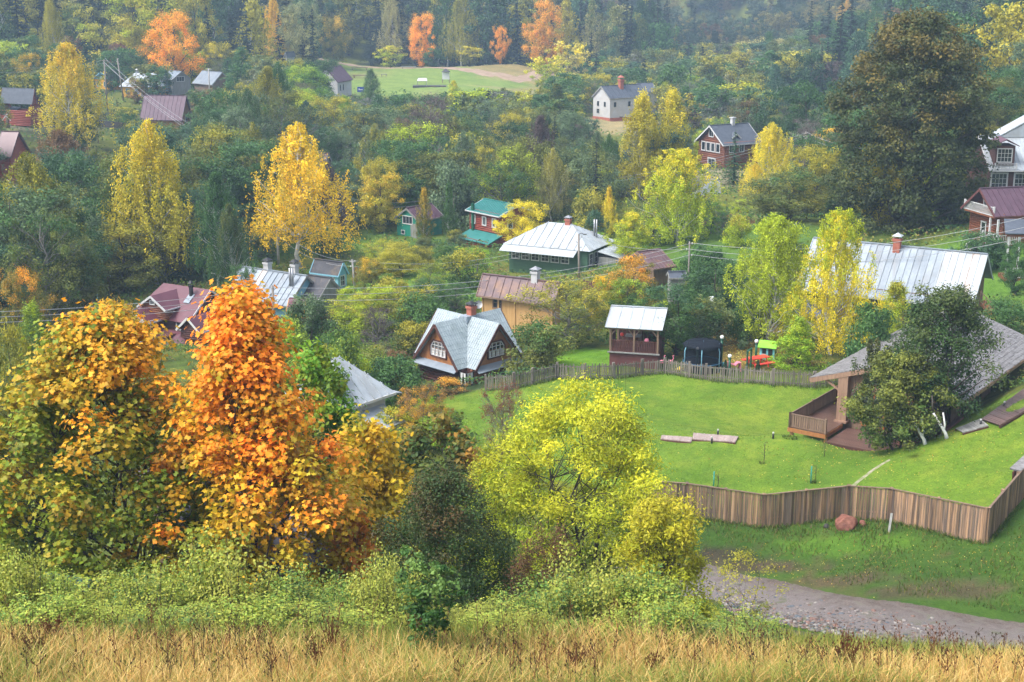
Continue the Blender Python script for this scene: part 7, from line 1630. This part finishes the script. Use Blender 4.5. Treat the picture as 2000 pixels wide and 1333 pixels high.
for a in ((1650, 1322, .95, 'large reddish brown dock plant at the bottom right of the meadow', 22), (650, 1290, 1.0, 'tall dry dock stalks right of the bottom left corner', 10), (620, 1318, .9, 'dark dry stalk left of the tall dock stalks', 6, .12), (75, 1300, .8, 'dry dock cluster at the lower left', 14),
          (105, 1262, .7, 'reddish dry stalks behind the dock cluster at the lower left', 14), (1745, 1268, .8, 'thin dry stalk in front of the road', 5, .1), (1960, 1268, .75, 'pale thin stalk at the right end of the road', 3, .08), (1130, 1310, .6, 'small dry dock at the bottom middle', 10), (1270, 1325, .65, 'dry dock right of the bottom middle', 9)): dock(*a)
# ---------------------------------------------------------------- leafy scrub between the meadow and the trees
def scrub_tpl(name, H, W, n, seed, ls=.068, nst=26):
    rg = np.random.default_rng(seed); t = Tpl(); t.H, t.W = H, W; t.name = name; mb = MB(BARK); P, N_, ti = [], [], []
    for i in range(nst):
        a = rg.uniform(0, 6.28); r_ = W/2*math.sqrt(rg.uniform(0, 1)); h = H*rg.uniform(.55, 1.)*(1-.35*(2*r_/W)**2); b = Vector((math.cos(a)*r_*.55, math.sin(a)*r_*.55, -.05)); e_ = Vector((math.cos(a)*r_, math.sin(a)*r_, h))
        mb.tube([b, b.lerp(e_, .5)+Vector((rg.normal()*.03, rg.normal()*.03, 0)), e_], [.014, .009, .003], 3, cap=False); k = int(n/nst)
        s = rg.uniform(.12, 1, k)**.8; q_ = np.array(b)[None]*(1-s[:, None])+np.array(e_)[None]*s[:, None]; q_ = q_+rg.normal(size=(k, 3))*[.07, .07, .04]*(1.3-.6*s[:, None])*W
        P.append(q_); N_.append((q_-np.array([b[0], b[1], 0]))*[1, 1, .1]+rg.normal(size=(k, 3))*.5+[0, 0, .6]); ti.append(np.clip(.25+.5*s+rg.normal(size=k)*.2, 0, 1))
    P = np.concatenate(P); t.V, t.F = leaves(P, np.concatenate(N_), ls*rg.uniform(.7, 1.3, len(P)), LEAF5, None, .15, rg); t.tint = np.concatenate(ti); t.turn = np.clip(rg.normal(.3, .3, len(P)), 0, 1); t.mb = mb; t.bark = BARK; t.leafm = LEAF; return t
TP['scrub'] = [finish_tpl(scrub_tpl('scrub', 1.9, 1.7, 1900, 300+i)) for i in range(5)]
rs = random.Random(4); placed_s = []
def scrub(px, Yd, h, wd, col, tc, lab, group=None):
    x = (px-1000)/F*Yd*1.08; z = gz(x, Yd); t = rs.choice(TP['scrub']); e = empty('scrub_bush', (x, Yd, z-.05), rs.uniform(0, 6.28)); e.scale = (wd/t.W, wd/t.W, h/t.H); c = link('foliage', t.cm, e); s = link('stems', t.tm, e)
    cc = hsv_j(C_[col] if isinstance(col, str) else col, .12, rs); c.color = (*cc, 1); c['turned_color'] = list(map(float, tc)); tag(e, lab, 'bush', group); SEEN.setdefault(lab, []).append(e)
SC_ = [(.17,.27,.04), (.10,.21,.04), (.22,.30,.045), (.08,.18,.045), (.24,.28,.05)]
secs = [(0, 'under the left orange maple'), (330, 'under the right orange maple'), (620, 'left of the alder sapling'), (880, 'in front of the round dark bush'), (1060, 'in front of the rusty bush'), (1230, 'below the box elder'), (1420, 'beside the thin sapling at the road')]
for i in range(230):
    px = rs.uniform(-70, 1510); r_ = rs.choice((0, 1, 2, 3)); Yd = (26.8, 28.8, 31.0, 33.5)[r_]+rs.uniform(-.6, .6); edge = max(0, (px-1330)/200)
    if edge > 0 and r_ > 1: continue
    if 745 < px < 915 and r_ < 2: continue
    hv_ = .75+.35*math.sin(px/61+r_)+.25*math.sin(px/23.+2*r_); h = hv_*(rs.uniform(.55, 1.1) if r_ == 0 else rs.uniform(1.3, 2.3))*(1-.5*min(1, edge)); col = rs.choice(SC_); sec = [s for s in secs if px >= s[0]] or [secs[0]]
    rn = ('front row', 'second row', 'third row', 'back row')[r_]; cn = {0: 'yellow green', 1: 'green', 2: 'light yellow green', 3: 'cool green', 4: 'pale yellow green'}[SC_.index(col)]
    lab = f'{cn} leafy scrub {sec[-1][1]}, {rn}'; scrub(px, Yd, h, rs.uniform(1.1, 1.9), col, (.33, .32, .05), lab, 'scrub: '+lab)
# low green plants at the meadow edge and on the bank
for (n, y0, y1, hr, cols, nm, lab) in ((20000, 25.0, 31.5, (.2, .55), [(.15,.21,.04), (.22,.25,.05), (.30,.28,.06)], 'meadow_edge_grass', 'green grass where the dry meadow ends'),):
    x, y = bandrand(n, y0, y1, rg); blades(nm, x, y, rg.uniform(*hr, n), rg.uniform(.008, .016, n), rg.uniform(.2, .8, n), pal(n, cols, rg), rg, GB, 2, lab, 'grass')
x = rg.uniform(3, 33, 50000); y = rg.uniform(46, 66, 50000); P_f = np.array([[*ground(*p)[:2]] for p in ((1340,1006),(1490,1031),(1655,1013),(1735,1019),(1925,1062),(1985,985),(2080,1000),(2080,1205),(1850,1178),(1700,1155),(1500,1112),(1350,1088),(1250,1060),(1250,1000))])
k = inside(P_f, x, y)&(vnoise(x, y, 1.2, 41)+rg.normal(size=len(x))*.3 > -.1); x, y = x[k], y[k]; n = len(x)
blades('bank_grass', x, y, rg.uniform(.06, .28, n)*(1+.7*vnoise(x, y, .8, 43)), rg.uniform(.012, .028, n), rg.uniform(.2, .9, n), pal(n, [(.07,.13,.022), (.11,.18,.028), (.06,.11,.02), (.20,.19,.05), (.14,.11,.05)], rg), rg, GB, 2, 'rough green grass between the plank fence and the road', 'grass')
x = rg.uniform(-12, 36, 115000); y = rg.uniform(62, 95, 115000); k = inside(LAWN_P, x, y); x, y = x[k], y[k]; n = len(x)
k = vnoise(x, y, 1.6, 45)+rg.normal(size=n)*.45 > -.15; x, y = x[k], y[k]; n = len(x)
blades('lawn_grass', x, y, rg.uniform(.03, .10, n), rg.uniform(.018, .04, n), rg.uniform(.3, 1., n), pal(n, [(.12,.21,.022), (.155,.245,.028), (.095,.18,.02), (.20,.26,.04)], rg, j=.12), rg, GB, 2, 'short bright green lawn grass', 'grass')
# fallen leaves
def fallen(name, x, y, s, cols, lab):
    n = len(x); z = gz_arr(x, y)+rg.uniform(.03, .09, n); V, Fa = leaves(np.c_[x, y, z], rg.normal(size=(n, 3))*.45+[0, 0, 1], s*rg.uniform(.7, 1.3, n), LEAF5); c = np.repeat(pal(n, cols, rg), 6, 0)
    o = link(name, np_mesh(name, V, [Fa], [GB], None, {'blade': np.c_[c, np.ones(len(c))]})); tag(o, lab, 'fallen leaves', kind='stuff')
LC = [(.55,.42,.06), (.50,.30,.05), (.60,.52,.14), (.30,.14,.05)]
a = ground(1770, 900); x = rg.normal(a.x, 5.5, 1100); y = rg.normal(a.y, 4.5, 1100); k = inside(LAWN_P, x, y); fallen('lawn_leaves', x[k], y[k], .07, LC, 'yellow fallen leaves on the lawn around the apple trees')
a = ground(1470, 680); x = rg.normal(a.x, 3., 3500); y = rg.uniform(a.y-6, a.y+9, 3500); fallen('birch_leaves', x, y, .11, LC, 'carpet of yellow and brown leaves under the birch at the playground')
a = ground(1750, 1100); x = rg.normal(a.x, 6, 800); y = rg.normal(a.y, 1.5, 800); fallen('bank_leaves', x, y, .055, LC, 'fallen leaves on the muddy bank beside the road')
# stones of the road
SM = [worn('pebble_grey', (.16,.15,.155), (.38,.36,.36), 9, .6, .4, bump=.2, per_obj=.3)]
ico = bmesh.new(); bmesh.ops.create_icosphere(ico, subdivisions=1, radius=1.); iv = np.array([v.co[:] for v in ico.verts]); iff = np.array([[v.index for v in f.verts] for f in ico.faces]); ico.free()
A_, B_2 = np.array([W2(*a) for a in ((1380,1135),(1500,1150),(1700,1190),(1850,1215),(2060,1250))]), np.array([W2(*a) for a in ((1430,1200),(1600,1236),(1700,1254),(1850,1280),(2060,1322))])
n = 4800; t = rg.uniform(0, 4, n); i = np.minimum(t.astype(int), 3); f = (t-i)[:, None]; s_ = rg.beta(1.6, 1., n)[:, None]; P = (A_[i]*(1-f)+A_[i+1]*f)*(1-s_)+(B_2[i]*(1-f)+B_2[i+1]*f)*s_
sz = np.minimum(rg.lognormal(-3.05, .5, n), .15); z = gz_arr(P[:, 0], P[:, 1])+.03
V = iv[None]*(sz[:, None, None]*rg.uniform(.6, 1.2, (n, 1, 3))*np.array([1, 1, .6]))+np.c_[P, z][:, None]; Fc = (np.arange(n)*12)[:, None, None]+iff[None]
c = np.repeat(pal(n, [(.22,.18,.16), (.30,.26,.23), (.13,.11,.10), (.27,.17,.14), (.38,.35,.32), (.15,.17,.19)], rg), 12, 0)
o = link('road_pebbles', np_mesh('road_pebbles', V.reshape(-1, 3), [Fc.reshape(-1, 3)], [GB], None, {'blade': np.c_[c, np.ones(len(c))]}, smooth=True)); tag(o, 'loose pebbles and cobbles embedded in the wet dirt road', 'pebbles', kind='stuff')

# undergrowth covering the gaps between the trees
n = 170000; Yq = 1/rg.uniform(1/345., 1/76., n); pq = rg.uniform(-160, 2160, n); x = (pq-1000)/F*Yq*1.02; y = Yq
k = ~inside(LAWN_P, x, y) & ~inside(FIELD_P, x, y); cov = vnoise(x, y, .22, 61)+.5*vnoise(x, y, .7, 62); k &= cov > -.30+.35*(y < 100)
for (a, b, rad) in HOUSE_XY: k &= (x-a)**2+(y-b)**2 > (rad*.95)**2
for (px, py, rr) in ((500,470,9),(1500,470,9),(1180,350,8),(1160,495,7),(1370,490,8),(1440,490,8),(1150,700,4),(1450,690,6),(1460,660,5),(1400,640,3),(1215,245,12),(1100,190,16),(770,560,6),(1960,540,10),(1540,280,14),(5,105,22),(960,560,4),(1720,740,9),(1850,700,9),(1380,700,4)):
    g0 = ground(px, py); k &= (x-g0.x)**2+(y-g0.y)**2 > rr**2
x, y, cov = x[k], y[k], cov[k]; n = len(x); mound = np.clip(.25+1.1*(cov+.3)*(y/150)**.5, .1, 2.2); h = mound*rg.uniform(.1, 1, n)**.5
P = np.c_[x, y, gz_arr(x, y)+h]; V, Fa = leaves(P, rg.normal(size=(n, 3))*.5+[0, -.15, .9], np.clip(y/150*.30, .16, .75)*rg.uniform(.7, 1.3, n), DIAM, None, .1, rg)
hueN = vnoise(x, y, .35, 71)+rg.normal(size=n)*.25
c = np.where((hueN > .45)[:, None], pal(n, [(.26,.28,.05), (.28,.22,.05), (.16,.12,.05)], rg), np.where((hueN < -.25)[:, None], pal(n, [(.055,.13,.055), (.045,.10,.04), (.08,.16,.06)], rg), pal(n, [(.09,.17,.035), (.12,.20,.035), (.07,.13,.035), (.16,.24,.04)], rg)))
o = link('undergrowth', np_mesh('undergrowth', V, [Fa], [GB], None, {'blade': np.c_[np.repeat(c, 4, 0), np.ones(n*4)]})); tag(o, 'low leafy undergrowth and garden plants covering the ground between houses and trees', 'undergrowth', kind='stuff')
print('undergrowth', n)

# longer grass and weeds at the foot of fences, houses and boulders
FX, FY = [], []
def along(P_, n, wd_):
    P_ = [ground(*p) for p in P_]
    for a, b in zip(P_[:-1], P_[1:]):
        k = max(2, int(n*(b-a).length)); t = rg.uniform(0, 1, k); FX.append(a.x+(b.x-a.x)*t+rg.normal(size=k)*wd_); FY.append(a.y+(b.y-a.y)*t+rg.normal(size=k)*wd_-.08)
along([(1240,1000),(1340,1008),(1490,1031),(1655,1013),(1735,1019),(1925,1062),(1985,990)], 130, .13)
along([(948,764),(1005,760),(1042,751),(1088,740),(1142,742),(1200,740),(1255,733),(1298,730),(1345,738),(1378,742),(1455,748),(1510,753),(1590,758),(1650,750)], 90, .16)
for (px, py, rr) in ((1650,1032,.75),(1684,1028,.3),(1543,856,.4),(1398,956,.15),(1588,944,.15),(1488,906,.12)):
    g0 = ground(px, py); k = int(260*rr); a = rg.uniform(0, 6.28, k); FX.append(g0.x+np.cos(a)*rr); FY.append(g0.y+np.sin(a)*rr*.8)
for (a, b, rad) in HOUSE_XY:
    if b < 140: k = 260; t = rg.uniform(0, 6.28, k); q_ = rad*.62; FX.append(a+np.cos(t)*q_+rg.normal(size=k)*.5); FY.append(b+np.sin(t)*q_+rg.normal(size=k)*.5)
x, y = np.concatenate(FX), np.concatenate(FY); n = len(x)
blades('edge_grass', x, y, rg.uniform(.10, .34, n), rg.uniform(.012, .03, n), rg.uniform(.2, .9, n), pal(n, [(.08,.14,.025), (.12,.18,.03), (.20,.21,.05), (.05,.10,.02)], rg), rg, GB, 2, 'longer grass and weeds growing along the foot of the fences', 'grass')
settle()
# ---------------------------------------------------------------- haze
m, nt_ = _new('valley_haze'); T = NT(nt_)
pv = T.n('VolumePrincipled'); pv.inputs['Color'].default_value = (.55, .76, 1.0, 1); pv.inputs['Density'].default_value = HAZE; pv.inputs['Anisotropy'].default_value = 0.
o = T.n('OutputMaterial'); T.l(pv.outputs[0], o.inputs['Volume'])
mb = MB(m); mb.box(-1150, -40, -42, 1150, 1560, 168); hz = mb.build('haze'); tag(hz, kind='stuff')
print('tris', sum(len(m.loops)-2*len(m.polygons) for m in bpy.data.meshes)); print('z', GZ.min(), GZ.max())
print(sorted([(len(m.loops)-2*len(m.polygons), m.name) for m in bpy.data.meshes])[-28:])
